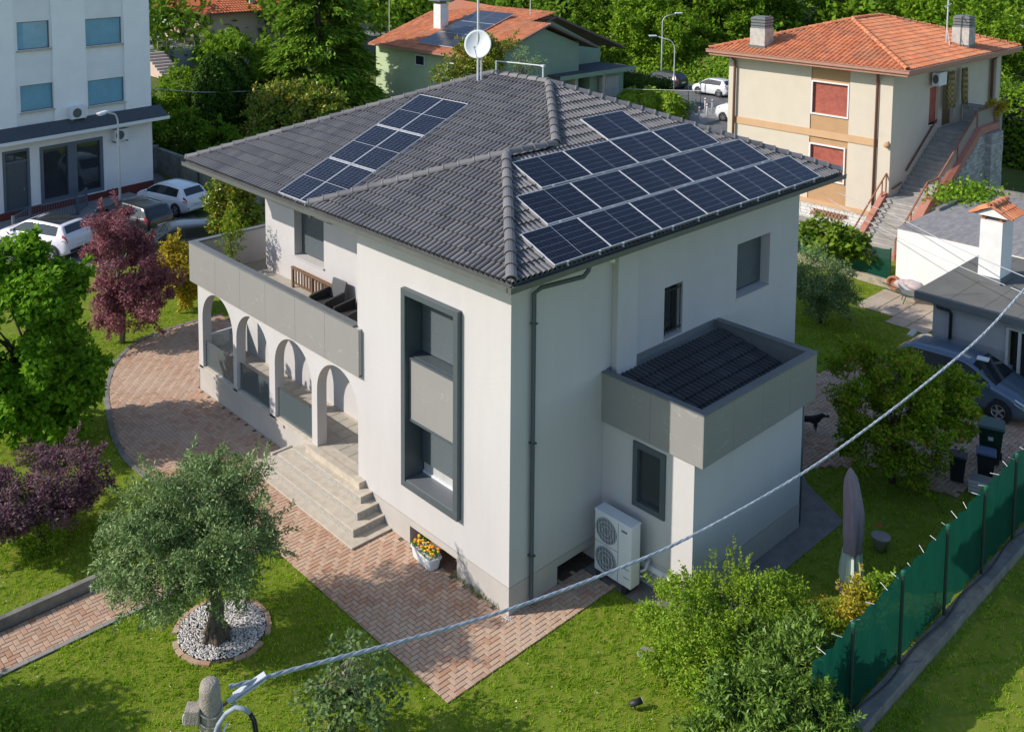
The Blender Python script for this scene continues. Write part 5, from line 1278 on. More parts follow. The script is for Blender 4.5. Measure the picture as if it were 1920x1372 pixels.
make_car('parked_car', 'small white city car on the far street by the cream house', (59.0, 34.1, -0.05), (0, 1), 3.6, 1.63, 1.49, 'paint_white', 'hatch3')
make_car('parked_car', 'dark estate car on the far street behind the lamp posts', (59.2, 39.5, -0.05), (0, 1), 4.4, 1.78, 1.5, 'paint_dark', 'suv')
make_car('parked_car', 'silver car on the far street beyond the clipped dark hedge', (59.4, 45.4, -0.05), (0, 1), 4.3, 1.75, 1.45, 'paint_silver', 'hatch')
make_car('parked_van', 'white van half hidden behind the cream house corner', (50.6, 25.6, -0.05), (-0.1, 1), 4.6, 1.85, 1.95, 'paint_white', 'suv')
gc_ = make_car('parked_car', 'dark blue-grey hatchback parked in front of the flat garage', (17.4, -2.4, 0), (0, -1), 4.2, 1.78, 1.48, 'paint_grey', 'hatch')
m = MB(); m.obox((17.15, -3.0, 1.505), (0.14, 0.03, 0), (-.03, .16, 0), (0, 0, .02)); tag(m.build('folded_cloth', 'white_plastic', bevel=0.01), 'small pale cloth lying on the roof of the grey car', 'cloth')
m = MB(); m.obox((17.5, -0.75, 1.50), (0.30, 0.05, 0), (-.02, .09, 0), (0, 0, .03)); tag(m.build('wooden_board', 'cream', bevel=0.01), 'short pale board lying at the rear of the grey car roof', 'board')

# ================================================================== STREET LAMPS, BOLLARDS
def lamp(label, x, y, h, arm, reach, hw=0.07):
    t = thing('street_lamp', label, 'street lamp', (x, y, 0)); d = Vector((arm[0], arm[1], 0)).normalized(); p = MB()
    pts = [(x, y, -0.05), (x, y, h*0.45), (x, y, h*0.78)] ; rs = [hw, hw*0.85, hw*0.62]
    for k in range(1, 7):
        a = k/6*math.pi*0.38; r = reach*0.45; pts.append((x+d.x*r*(1-math.cos(a)), y+d.y*r*(1-math.cos(a)), h*0.78+r*math.sin(a)*1.2)); rs.append(hw*0.58)
    e = Vector(pts[-1]); e2 = e + d*(reach-(e-Vector((x, y, e.z))).length) + Vector((0, 0, 0.42*reach*0.5)); pts.append(tuple(e2)); rs.append(hw*0.5)
    p.tube(pts, rs, 10); p.build('pole', 'galv', t, smooth=True)
    hd = MB(); hd.obox(e2 + d*0.28 + Vector((0, 0, 0.03)), d*0.34, Vector((-d.y, d.x, 0))*0.13, Vector((d.x*.02, d.y*.02, 0.06))); hd.build('lamp_head', 'white_metal', t, bevel=0.05)
    ln = MB(); ln.obox(e2 + d*0.34 + Vector((0, 0, -0.035)), d*0.2, Vector((-d.y, d.x, 0))*0.09, Vector((0, 0, 0.02))); ln.build('lens', 'clear_lens', t)
    return t
lamp('tall galvanised street lamp standing by the cars before the office', 4.9, 31.0, 6.55, (-0.75, -0.55), 1.0)
lamp('nearer of two street lamps rising beside the bushes on the far street', 55.8, 35.9, 5.1, (-0.75, 0.66), 1.6)
lamp('taller of two street lamps on the far street, arm to the right', 59.6, 40.0, 7.3, (0.8, -0.6), 1.2)
lamp('short street lamp seen behind the right chimney of the cream house', 64, 13, 8.3, (0.7, -0.7), 1.0)
bl = thing('bollard', 'white bollard at the pavement edge, nearest the villa roof', 'bollard', (48.4, 28.3, 0.0), group='white bollards along the far pavement')
m = MB(); m.lathe([(0.07, 0), (0.07, 0.95), (0.05, 1.0), (0.0, 1.02)], (0, 0, 0), 10); m.build('post', 'white_metal', bl, world=False, smooth=True); m = MB(); m.lathe([(0.075, 0.82), (0.075, 0.9)], (0, 0, 0), 10); m.build('band', 'red_lens', bl, world=False)
for x, y, lab in ((52.0, 30.2, 'white bollard farthest along the pavement beside the street'), (50.0, 28.7, 'white bollard in the middle of the group, right side'), (51.9, 29.5, 'white bollard next to the farthest one on the pavement')):
    dup(bl, (x, y, 0), 0, lab)
for x, y, lab in ((52.6, 32.2, 'thin dark sign pole at the pavement corner by the city car'), (54.0, 32.0, 'thin dark pole between the bollards and the city car')):
    t = thing('thin_pole', lab, 'pole', (x, y, 0)); m = MB(); m.tube([(x, y, -.05), (x, y, 2.0)], 0.03, 6); m.build('shaft', 'dark_grey', t)

# ================================================================== HEAT PUMP BY THE ANNEX
hp_ = thing('heat_pump', 'white two-fan heat pump standing beside the annex window', 'heat pump', (2.6, -0.8, 0))
m = MB(); m.box(2.40, -1.32, 0.14, 2.72, -0.30, 1.52); m.build('case', 'white_plastic', hp_, bevel=0.02)
m = MB(); m.box(2.385, -1.33, 1.521, 2.735, -0.29, 1.56); m.build('lid', 'white_plastic', hp_, bevel=0.012)
m = MB(); m.box(2.396, -0.965, 0.16, 2.3995, -0.955, 1.5); m.box(2.396, -0.955, 0.83, 2.3995, -0.31, 0.84); m.build('panel_gap', 'coping_grey', hp_)
for z in (1.17, 0.50):
    m = MB(); m.lathe([(0.0, 0.0), (0.29, 0.0), (0.295, 0.012), (0.28, 0.016)], (0, 0, 0), 32, cap=False); m.v = [(2.398-p[2], -0.63+p[0], z+p[1]) for p in m.v]; fo = m.build('fan_recess', 'fan_grey', hp_) if 'fan_grey' in MATS else (mat('fan_grey', (0.09, 0.105, 0.13), 0.6), m.build('fan_recess', 'fan_grey', hp_))[1]
    g = MB()
    for k in range(-6, 7):
        dy = k*0.043; hh = math.sqrt(max(0.0, 0.285**2-dy*dy)); g.bar((2.385, -0.63+dy, z-hh), (2.385, -0.63+dy, z+hh), 0.007, 0.007, (1, 0, 0))
    for r in (0.1, 0.2, 0.285):
        pts = [(2.383, -0.63+r*math.cos(a*math.pi/12), z+r*math.sin(a*math.pi/12)) for a in range(25)]; g.tube(pts, 0.005, 4)
    g.build('fan_grille', 'white_plastic', fo)
m = MB(); m.box(2.394, -1.20, 1.36, 2.399, -1.05, 1.40); m.build('badge', 'dark_grey', hp_)
for z in (0.35, 0.55):
    m = MB(); m.box(2.394, -1.27, z, 2.399, -1.12, z+0.015); m.build('vent_slot', 'coping_grey', hp_)
for y in (-1.22, -0.52):
    m = MB(); m.box(2.36, y, 0, 2.76, y+.12, 0.139); m.build('foot', 'black_plastic', hp_)
m = MB(); m.tube([(2.70, -1.34, 0.45), (2.78, -1.42, 0.5), (2.86, -1.42, 0.62), (2.95, -1.4, 0.66)], 0.03, 8); m.tube([(2.7, -1.34, .35), (2.85, -1.45, .3), (2.95, -1.5, 0.4)], 0.02, 6); m.build('pipe', 'cable_pale', hp_, smooth=True)
dc = MB(); dc.box(2.93, -1.95, 0.40, 2.992, -0.2, 0.52); tag(dc.build('pipe_duct', 'white_plastic', bevel=0.008), 'white pipe duct along the foot of the annex wall', 'duct')

# ================================================================== PLANTER AND PATIO BITS
pn = thing('flower_trough', 'white oblong trough of orange and yellow flowers at basement vent', 'planter', (-0.16, 2.5, 0), rad(84))
def rr(l, w, r, n=5):
    P = []
    for cx, cy, a0 in ((l-r, w-r, 0), (-l+r, w-r, 90), (-l+r, -w+r, 180), (l-r, -w+r, 270)):
        for k in range(n): a = rad(a0+90*k/(n-1)); P.append((cx+r*math.cos(a), cy+r*math.sin(a)))
    return P
m = MB(); lv = [(0.0, 0.34, 0.13), (0.02, 0.36, 0.15), (0.24, 0.40, 0.175), (0.25, 0.42, 0.19), (0.285, 0.42, 0.19), (0.285, 0.395, 0.165), (0.22, 0.385, 0.16)]
for z, l, w in lv: m.v += [(x, y, z) for x, y in rr(l, w, 0.09)]
n = 20
for i in range(len(lv)-1):
    for j in range(n): m.f.append((i*n+j, i*n+(j+1) % n, (i+1)*n+(j+1) % n, (i+1)*n+j))
m.f.append(tuple(range(n))); m.f.append(tuple((len(lv)-1)*n+j for j in range(n)))
m.build('trough', 'white_plastic', pn, world=False, smooth=False)
mat('flower_orange', (0.75, 0.28, 0.01), 0.6); mat('flower_yellow', (0.80, 0.50, 0.02), 0.6)
for nm, k in (('flower_orange', 26), ('flower_yellow', 22)):
    m = MB()
    for _ in range(k):
        x, y = rnd.uniform(-0.38, 0.38), rnd.uniform(-0.15, 0.15); z = 0.36+rnd.uniform(0, 0.10); r = rnd.uniform(0.024, 0.038)
        m.lathe([(0.0, -0.01), (r, 0.0), (r*0.9, r*0.5), (r*0.4, r*0.75), (0.0, r*0.6)], (x, y, z), 7, cap=False)
    m.build('flower', nm, pn, world=False)
wp = MB()
for _ in range(26):
    a, r = rnd.uniform(0, 6.28), abs(rnd.gauss(0, 0.05)); wp.box(-0.08+r*math.cos(a), -0.06+r*math.sin(a), 0.0, -0.06+r*math.cos(a), -0.045+r*math.sin(a), 0.012)
tag(wp.build('white_grit', 'white_plastic'), 'little spill of white grit on the pavers at house corner', 'grit', kind='stuff')
sp = thing('garden_spotlight', 'small black spiked garden spotlight lying in front lawn', 'spotlight', (0.05, -3.3, 0))
m = MB(); m.tube([(-0.08, -3.25, 0.10), (0.12, -3.36, 0.14)], [0.05, 0.06], 10); m.build('housing', 'black_plastic', sp, smooth=True); m = MB(); m.tube([(0.121, -3.361, 0.14), (0.13, -3.365, 0.142)], 0.055, 10); m.build('lens', 'white_plastic', sp); m = MB(); m.tube([(0.0, -3.3, 0.1), (0.02, -3.3, -0.05)], 0.012, 6); m.build('spike', 'black_plastic', sp)
mh = MB(); mh.box(-1.62, 17.15, -0.01, -1.22, 17.5, 0.01); tag(mh.build('drain_cover', mat('pale_green_plastic', (0.42, 0.52, 0.46), 0.6)), 'small pale green drain cover at the edge of the lawn', 'drain cover')
mh = MB(); mh.lathe([(0.0, 0.02), (0.2, 0.02), (0.21, 0)], (1.29, -2.62, 0), 14); tag(mh.build('inspection_cover', 'concrete'), 'pale round inspection cover half hidden by the big shrub', 'drain cover')

# ================================================================== TERRACE FURNITURE
bn = thing('wooden_rack', 'brown wooden baluster rack leaning on the terrace wall', 'rack', (1.75, 9.95, 3.58))
m = MB(); m.box(1.74, 8.9, 4.16, 1.82, 11.05, 4.22); m.build('top_rail', 'wood', bn)
sm = MB().box(-0.018, -0.022, 0, 0.018, 0.022, 0.42).mesh('slat', 'wood')
for k in range(14): share('slat', sm, bn, (1.78-1.75, 8.98+0.155*k-9.95, 0.16))
m = MB(); m.box(1.75, 8.92, 3.74-0.03, 1.81, 11.0, 3.74); m.build('bottom_rail', 'wood', bn)
for y in (8.95, 9.9, 10.95):
    m = MB(); m.box(1.73, y, 3.58, 1.80, y+0.07, 4.158); m.build('leg', 'wood', bn)
def armchair(label, x, y, rz):
    c = thing('armchair', label, 'armchair', (x, y, 3.58), rz, 'dark rattan armchairs on the terrace')
    m = MB(); m.box(-0.33, -0.30, 0.10, 0.33, 0.30, 0.36); m.build('seat', 'rattan', c, world=False, bevel=0.02)
    for s in (-1, 1):
        m = MB(); m.prism([(-0.34, 0.04), (0.36, 0.04), (0.36, 0.52), (-0.34, 0.62)], 'y', s*0.30, s*0.375); m.build('armrest', 'rattan', c, world=False, bevel=0.012)
    m = MB(); m.add([(-0.30, -0.29, 0.3), (-0.30, 0.29, 0.3), (-0.44, 0.31, 0.86), (-0.44, -0.31, 0.86), (-0.36, -0.29, 0.3), (-0.36, 0.29, 0.3), (-0.50, 0.31, 0.86), (-0.50, -0.31, 0.86)], [(0, 1, 2, 3), (7, 6, 5, 4), (0, 3, 7, 4), (1, 5, 6, 2), (3, 2, 6, 7), (0, 4, 5, 1)]); m.build('backrest', 'rattan_back', c, world=False, bevel=0.02)
    for a in (-1, 1):
        for b in (-1, 1): m = MB(); m.box(a*0.28-0.03, b*0.27-0.03, 0, a*0.28+0.03, b*0.27+0.03, 0.099); m.build('leg', 'black_plastic', c, world=False)
armchair('dark rattan armchair beside the wooden baluster rack on terrace', 1.38, 8.62, rad(183)); armchair('dark rattan armchair half hidden behind the front block wall', 1.38, 7.45, rad(178))

# ================================================================== UTILITY POLE AND CABLES
up_ = thing('utility_pole', 'weathered round concrete utility pole at bottom edge of the photo', 'utility pole', (-9.62, -5.36, 0))
px_, py_ = -9.62, -5.36
mat('pole_conc', (0.36, 0.31, 0.25), 0.95, var=0.45, scale=14, bump=0.7, bscale=60, col2=(0.25, 0.22, 0.185))
m = MB(); m.lathe([(0.155, -0.1), (0.106, 6.80), (0.104, 6.93), (0.090, 6.985), (0.06, 7.01), (0.0, 7.015)], (px_, py_, 0), 20, cap=False); m.build('shaft', 'pole_conc', up_, smooth=True)
lv_ = Vector((-0.745, 0.66, 0)); fwv = Vector((0.66, 0.745, 0))
m = MB(); cb = Vector((px_, py_, 6.70)) + lv_*0.155 - fwv*0.05
m.obox(cb, lv_*0.075, fwv*0.07, Vector((0, 0, 0.075))); m.build('bracket_box', 'pole_conc', up_, bevel=0.01)
m = MB()
for z in (6.74, 6.64):
    pts = [(px_+0.118*math.cos(a), py_+0.118*math.sin(a), z+0.05*math.sin(a)) for a in [k*math.pi/10 for k in range(21)]]; m.tube(pts, 0.009, 5, cap=False)
m.build('strap', 'steel', up_)
m = MB(); c0 = cb - fwv*0.02 + lv_*0.08; m.tube([tuple(c0 + lv_*0.02*math.cos(a) + Vector((0, 0, -0.05+0.055*math.sin(a)))) for a in [k*math.pi/8 for k in range(17)]], 0.008, 6, cap=False); m.build('ring', 'cable_pale', up_)
# service loop of blue-grey cable
d0 = Vector((0.745, -0.66, 0)); base = Vector((px_, py_, 0)) - fwv*0.13
m = MB()
pts = [base + d0*x + Vector((0, 0, z)) for x, z in ((0.07, 5.8), (0.03, 6.25), (0.05, 6.47), (0.11, 6.65), (0.19, 6.77), (0.28, 6.83), (0.36, 6.82), (0.42, 6.77))]
m.tube(pts, 0.023, 8); m.build('service_loop', 'cable_blue', up_, smooth=True)
m = MB()
for k in range(4):
    o = d0*0.012*(k-1.5) + fwv*0.01*(k % 2); m.tube([base+o+d0*x+Vector((0, 0, z)) for x, z in ((0.42, 6.77), (0.462, 6.69), (0.48, 6.55), (0.475, 6.37), (0.45, 6.15), (0.42, 5.9))], 0.008, 5)
m.build('black_tail', 'black_plastic', up_, smooth=True)
m = MB(); m.tube([base+d0*x+Vector((0, 0, z)) for x, z in ((0.12, 5.9), (0.11, 6.3), (0.14, 6.52), (0.2, 6.67))], 0.012, 6); m.tube([base+d0*x+Vector((0, 0, z)) for x, z in ((0.14, 5.9), (0.135, 6.25), (0.15, 6.47))], 0.010, 6); m.build('thin_cable', 'cable_pale', up_, smooth=True)
CB = [(-9.42, -5.39, 6.85), (-9.14, -5.44, 6.80), (-8.8, -5.49, 6.75), (-8.13, -5.59, 6.63), (-7.4, -5.70, 6.50), (-5.97, -5.91, 6.29), (-4.32, -6.16, 6.16), (-2.87, -6.38, 6.13), (-0.63, -6.72, 6.29), (1.31, -7.01, 6.61), (3.22, -7.30, 7.04), (4.35, -7.47, 7.37), (5.5, -7.64, 7.85), (7.5, -7.93, 8.7)]
def smooth_path(P, n=8):
    P = [Vector(p) for p in P]; out = []
    for i in range(len(P)-1):
        a, b, c, d = P[max(i-1, 0)], P[i], P[i+1], P[min(i+2, len(P)-1)]
        for k in range(n):
            t = k/n; out.append(0.5*((2*b)+(c-a)*t+(2*a-5*b+4*c-d)*t*t+(3*b-a-3*c+d)*t**3))
    out.append(P[-1]); return out
path = smooth_path(CB, 16)
oc = thing('overhead_cable', 'thick twisted overhead cable sweeping from the utility pole upward right', 'cable', CB[0])
mat('cable_mid', (0.40, 0.44, 0.49), 0.55, var=0.2, scale=12)
for k, (nm, mt) in enumerate((('strand', 'cable_blue'), ('strand', 'cable_mid'), ('strand', 'cable_mid'))):
    pts = []; s = 0
    for i, p in enumerate(path):
        if i: s += (p-path[i-1]).length
        d = (path[min(i+1, len(path)-1)]-path[max(i-1, 0)]).normalized(); a = d.cross(Vector((0, 0, 1))).normalized(); b = a.cross(d); t = s*2*math.pi/0.42 + k*2.094
        pts.append(p + a*0.0105*math.cos(t) + b*0.0105*math.sin(t))
    m = MB(); m.tube(pts, 0.0125, 6); m.build(nm, mt, oc, smooth=True)
cl = thing('cable_clamp', 'grey anchor clamp tying the thick cable to the pole', 'clamp', (-9.45, -5.39, 6.84))
P_ = Vector((px_, py_, 6.64)); q_ = Vector(CB[1])
m = MB(); m.tube([P_ + (q_-P_)*0.18, P_+(q_-P_)*0.38], 0.014, 6); m.build('hook', 'rust_iron', cl)
m = MB(); dd = (q_-P_).normalized(); m.bar(P_+(q_-P_)*0.36, P_+(q_-P_)*0.55, 0.035, 0.045); m.bar(P_+(q_-P_)*0.5+Vector((0, 0, .02)), q_+dd*0.1, 0.075, 0.018); m.bar(P_+(q_-P_)*0.5-Vector((0, 0, .02)), q_+dd*0.1-Vector((0, 0, .04)), 0.075, 0.018); m.build('jaw', 'cable_pale', cl, bevel=0.006)
m = MB(); m.tube([P_+(q_-P_)*0.62, P_+(q_-P_)*0.45-Vector((0, 0, .10)), base+d0*0.2+Vector((0, 0, 6.77))], 0.014, 6); m.build('tail', 'cable_blue', cl, smooth=True)
def wire(label, pts, r=0.012, m_='cable_pale'):
    m = MB(); m.tube(smooth_path(pts, 6), r, 5); tag(m.build('wire', m_, smooth=True), label, 'wire')
wire('thin pale wire crossing in front of the white garage chimney', [(29.0, 8.2, 1.9), (24, 3.6, 2.7), (20.2, -0.3, 3.3), (16, -4.5, 4.2)], 0.012)
wire('darker upper wire crossing above the white garage wall', [(29.2, 7.8, 2.2), (24, 2.9, 3.25), (20.0, -0.9, 3.85), (16, -4.8, 4.6)], 0.014, 'galv')
wire('thin wire strung from the office lamp across dark cypresses', [(9.3, 42.5, 4.7), (12.84, 44.49, 4.2), (16.14, 44.17, 3.65), (21.32, 44.87, 3.1)], 0.02)
wire('thin wire running past the far bushes to the cream house', [(38.74, 19.5, 4.36), (41.34, 24.46, 3.5), (43.75, 30.26, 2.58), (45.73, 36.45, 1.66)], 0.016)

# ================================================================== GREEN NETTING FENCE
def net_mat():
    m = bpy.data.materials.new('green_net'); m.use_nodes = True; n = m.node_tree.nodes; l = m.node_tree.links; n.remove(n["Principled BSDF"]); out = n["Material Output"]
    d = n.new("ShaderNodeBsdfDiffuse"); d.inputs[0].default_value = (0.010, 0.085, 0.058, 1); t = n.new("ShaderNodeBsdfTranslucent"); t.inputs[0].default_value = (0.012, 0.12, 0.08, 1); tr = n.new("ShaderNodeBsdfTransparent")
    a = n.new("ShaderNodeMixShader"); a.inputs[0].default_value = 0.45; l.new(d.outputs[0], a.inputs[1]); l.new(t.outputs[0], a.inputs[2])
    nz = n.new("ShaderNodeTexNoise"); nz.inputs["Scale"].default_value = 2.5; nz.inputs["Detail"].default_value = 4
    mr = n.new("ShaderNodeMapRange"); mr.inputs[3].default_value = 0.03; mr.inputs[4].default_value = 0.13; l.new(nz.outputs["Fac"], mr.inputs[0])
    b = n.new("ShaderNodeMixShader"); l.new(mr.outputs[0], b.inputs[0]); l.new(a.outputs[0], b.inputs[1]); l.new(tr.outputs[0], b.inputs[2]); l.new(b.outputs[0], out.inputs[0]); MATS['green_net'] = m
net_mat()
mat('green_post', (0.012, 0.10, 0.06), 0.5); mat('post_dark', (0.012, 0.035, 0.028), 0.6)
def net_fence(label, p, q, posts, htop, zb=0.2, ties=True, side=1):
    f = thing('netting_fence', label, 'fence', (p[0], p[1], 0)); P = Vector((*p, 0)); Q = Vector((*q, 0)); D = (Q-P); Ln = D.length; D.normalize(); Nn = Vector((-D.y, D.x, 0))*side
    for a, b in zip(posts, posts[1:]):
        m = MB(); N, K = 12, 5
        for i in range(N+1):
            s = a+(b-a)*i/N; sag = 0.10*math.sin(math.pi*i/N)
            for k in range(K+1):
                z = zb + (htop(s)-sag-zb)*k/K; w = 0.035*math.sin(i*1.7+k*1.3)*math.sin(math.pi*i/N)
                m.v.append(tuple(P + D*s + Nn*(w+0.03) + Vector((0, 0, z))))
        for i in range(N):
            for k in range(K): m.f.append((i*(K+1)+k, (i+1)*(K+1)+k, (i+1)*(K+1)+k+1, i*(K+1)+k+1))
        m.build('netting', 'green_net', f, smooth=True)
    for s in (posts[1:] if ties else posts):
        m = MB(); c = P+D*s - Nn*0.045; m.tube([c+Vector((0, 0, -0.05)), c+Vector((0, 0, htop(s)))], 0.035, 8); o = m.build('post', 'post_dark', f)
        m = MB(); m.lathe([(0.045, 0), (0.045, 0.07), (0.03, 0.09), (0, 0.095)], tuple(c+Vector((0, 0, htop(s)-0.02))), 8); m.build('post_cap', 'green_post', o)
    m = MB(); c0, c1 = P+D*posts[0], P+D*posts[-1]
    if ties:
        for s in np.arange(posts[0]+0.5, posts[-1], 0.55):
            s += rnd.uniform(-.1, .1); z = htop(s)-0.08; c = P+D*s+Vector((0, 0, z)); e_ = c+Nn*rnd.uniform(0.08, 0.17)-D*rnd.uniform(-.1, .2)+Vector((0, 0, rnd.uniform(0.0, 0.08)))
            m = MB(); m.tube([c, e_], 0.006, 5); m.build('cable_tie', 'white_plastic', f)
    return f
fe = net_fence('tall green netting fence on low wall along right side', (0.9, -6.1), (15.1, -6.1), [0.35, 1.66, 3.67, 5.75, 7.74, 9.6, 11.6, 13.6], lambda s: 1.93+0.03*s, 0.2)
m = MB(); m.box(1.0, -6.42, -0.1, 16, -6.10, 0.19); tag(m.build('fence_kerb', 'old_concrete', bevel=0.015), 'low concrete kerb wall under the tall green netting fence', 'wall')
m = MB(); pts = [(1+0.5*k, -6.20-0.04*math.sin(k*1.3), 0.21+0.015*math.sin(k*2.1)) for k in range(30)]; m.tube(smooth_path(pts, 3), 0.018, 6); tag(m.build('ground_cable', 'black_plastic', smooth=True), 'black cable lying along the fence kerb', 'cable')
net_fence('green netting fence behind the fig tree by white garage', (25.4, 9.6), (24.95, 3.2), [0, 2.1, 4.2, 6.3], lambda s: 1.55, 0.3, False, 1)
m = MB(); m.bar((25.3, 9.6, 0.15), (24.85, 3.1, 0.15), 0.22, 0.34); tag(m.build('rubble_wall', mat('rubble', (0.42, 0.36, 0.27), 0.95, var=0.45, scale=4, bump=0.7, bscale=9), bevel=0.03), 'low pale stone wall below the netting by the fig tree', 'wall')

# ================================================================== PARASOL, BINS, DOG, BARROW
ps = thing('closed_parasol', 'closed parasol in grey cover with pale green fabric below', 'parasol', (6.2, -4.37, 0))
m = MB(); m.tube([(6.2, -4.37, 0), (6.22, -4.37, 2.5)], 0.025, 8); m.build('pole', 'galv', ps)
def pleat(mb, prof, n, amp, c):
    k0 = len(mb.v)
    for r, z in prof:
        for j in range(n):
            a = 2*math.pi*j/n; rr_ = r*(1+amp*math.cos(j*math.pi)) ; mb.v.append((c[0]+rr_*math.cos(a), c[1]+rr_*math.sin(a), z))
    for i in range(len(prof)-1):
        for j in range(n): mb.f.append((k0+i*n+j, k0+i*n+(j+1) % n, k0+(i+1)*n+(j+1) % n, k0+(i+1)*n+j))
m = MB(); pleat(m, [(0.20, 0.22), (0.22, 0.3), (0.205, 0.55), (0.175, 0.80), (0.165, 0.92)], 20, 0.22, (6.2, -4.37)); m.build('canopy', mat('parasol_cloth', (0.42, 0.50, 0.45), 0.9), ps)
m = MB(); prof = [(0.175, 0.88), (0.185, 0.93), (0.18, 1.05), (0.205, 1.35), (0.20, 1.6), (0.195, 1.85), (0.175, 2.15), (0.15, 2.4), (0.115, 2.58), (0.06, 2.72), (0.015, 2.80)]
k0 = 0
for r, z in prof:
    for j in range(32):
        a = 2*math.pi*j/32; q = r*(1+0.13*math.sin(5*a+z*1.6)+0.06*math.sin(9*a-z*2.2)); sh_ = 0.09*max(0, z-1.9); m.v.append((6.2-sh_+q*math.cos(a), -4.37+sh_+q*math.sin(a), z))
for i in range(len(prof)-1):
    for j in range(32): m.f.append((i*32+j, i*32+(j+1) % 32, (i+1)*32+(j+1) % 32, (i+1)*32+j))
m.build('cover', mat('parasol_cover', (0.24, 0.19, 0.225), 0.85, var=0.2, scale=3), ps, smooth=True)
m = MB(); m.lathe([(0.3, 0), (0.3, 0.06), (0.08, 0.09), (0.05, 0.2)], (6.2, -4.37, 0), 16); m.build('base', 'concrete', ps)
def bin_(name, label, x, y, rz, s, bodym, lidm, stick=True, wheels=True):
    c = thing(name, label, 'bin', (x, y, 0), rz)
    m = MB(); lv = [(0.04, 0.20, 0.22), (0.5, 0.25, 0.26), (0.95, 0.28, 0.29), (0.98, 0.31, 0.32), (1.02, 0.31, 0.32)]
    for z, a, b in lv: m.v += [(-a*s, -b*s, z*s), (a*s, -b*s, z*s), (a*s, b*s, z*s), (-a*s, b*s, z*s)]
    for i in range(len(lv)-1):
        for j in range(4): m.f.append((i*4+j, i*4+(j+1) % 4, (i+1)*4+(j+1) % 4, (i+1)*4+j))
    m.f.append((0, 1, 2, 3)); m.build('body', bodym, c, world=False, bevel=0.02)
    m = MB(); m.add([(p[0]*s, p[1]*s, p[2]*s) for p in [(-0.36, -0.35, 1.03), (0.34, -0.34, 1.03), (0.34, 0.34, 1.03), (-0.36, 0.35, 1.03), (-0.30, -0.29, 1.10), (0.28, -0.28, 1.085), (0.28, 0.28, 1.085), (-0.30, 0.29, 1.10)]], [(0, 3, 2, 1), (4, 5, 6, 7), (0, 1, 5, 4), (1, 2, 6, 5), (2, 3, 7, 6), (3, 0, 4, 7)]); m.build('lid', lidm, c, world=False, bevel=0.02)
    m = MB(); m.tube([(-0.40*s, -0.22*s, 1.04*s), (-0.40*s, 0.22*s, 1.04*s)], 0.018, 6); m.build('handle', bodym, c, world=False)
    if wheels:
        for b in (-1, 1):
            m = MB(); m.lathe([(0.1, -0.03), (0.1, 0.03)], (0, 0, 0), 12); m.v = [(-0.2*s+p[0], b*0.27*s+p[2], 0.1+p[1]) for p in m.v]; m.build('wheel', 'rubber', c, world=False)
    if stick:
        m = MB(); m.box(0.24*s, -0.06, 0.70*s, 0.285*s, 0.06, 0.80*s); m.build('sticker', 'white_plastic', c, world=False)
    return c
mat('bin_green', (0.012, 0.045, 0.032), 0.45); mat('bin_lid_green', (0.035, 0.085, 0.068), 0.5); mat('bin_dark', (0.018, 0.02, 0.026), 0.5); mat('bin_blue', (0.03, 0.07, 0.16), 0.45)
bin_('wheelie_bin', 'large green wheelie bin with a pale sticker by the fence', 14.1, -4.35, rad(200), 1.0, 'bin_green', 'bin_lid_green')
bin_('recycling_bin', 'dark bin with blue lid in front of the green wheelie bin', 13.05, -4.62, rad(200), 0.72, 'bin_dark', 'bin_blue', False, False)
bin_('small_bin', 'small black bin with dark lid left of the blue-lidded bin', 12.45, -4.15, rad(200), 0.66, 'bin_dark', 'bin_dark', False, False)
cr = thing('slatted_crate', 'low pale slatted crate standing below the blue-lidded bin', 'crate', (12.4, -4.85, 0), rad(15))
for k in range(4):
    m = MB(); m.box(-0.30, -0.35, 0.03+0.09*k, -0.28, 0.35, 0.10+0.09*k); m.build('slat', 'galv', cr, world=False); m = MB(); m.box(-0.279, -0.35, 0.03+0.09*k, 0.3, -0.33, 0.10+0.09*k); m.build('slat', 'galv', cr, world=False)
m = MB(); m.box(-0.27, -0.32, 0.02, 0.29, 0.34, 0.3); m.build('box', 'concrete', cr, world=False)
pt_ = thing('flower_pot', 'grey pot with a red flower behind the closed parasol', 'flower pot', (8.1, -4.15, 0)); m = MB(); m.lathe([(0.13, 0), (0.2, 0.3), (0.22, 0.32), (0.2, 0.32)], (8.1, -4.15, 0), 14); m.build('pot', 'concrete', pt_, smooth=True); m = MB(); m.lathe([(0, 0), (0.06, 0.03), (0, 0.07)], (8.1, -4.1, 0.52), 8); m.build('flower', 'red_lens', pt_)
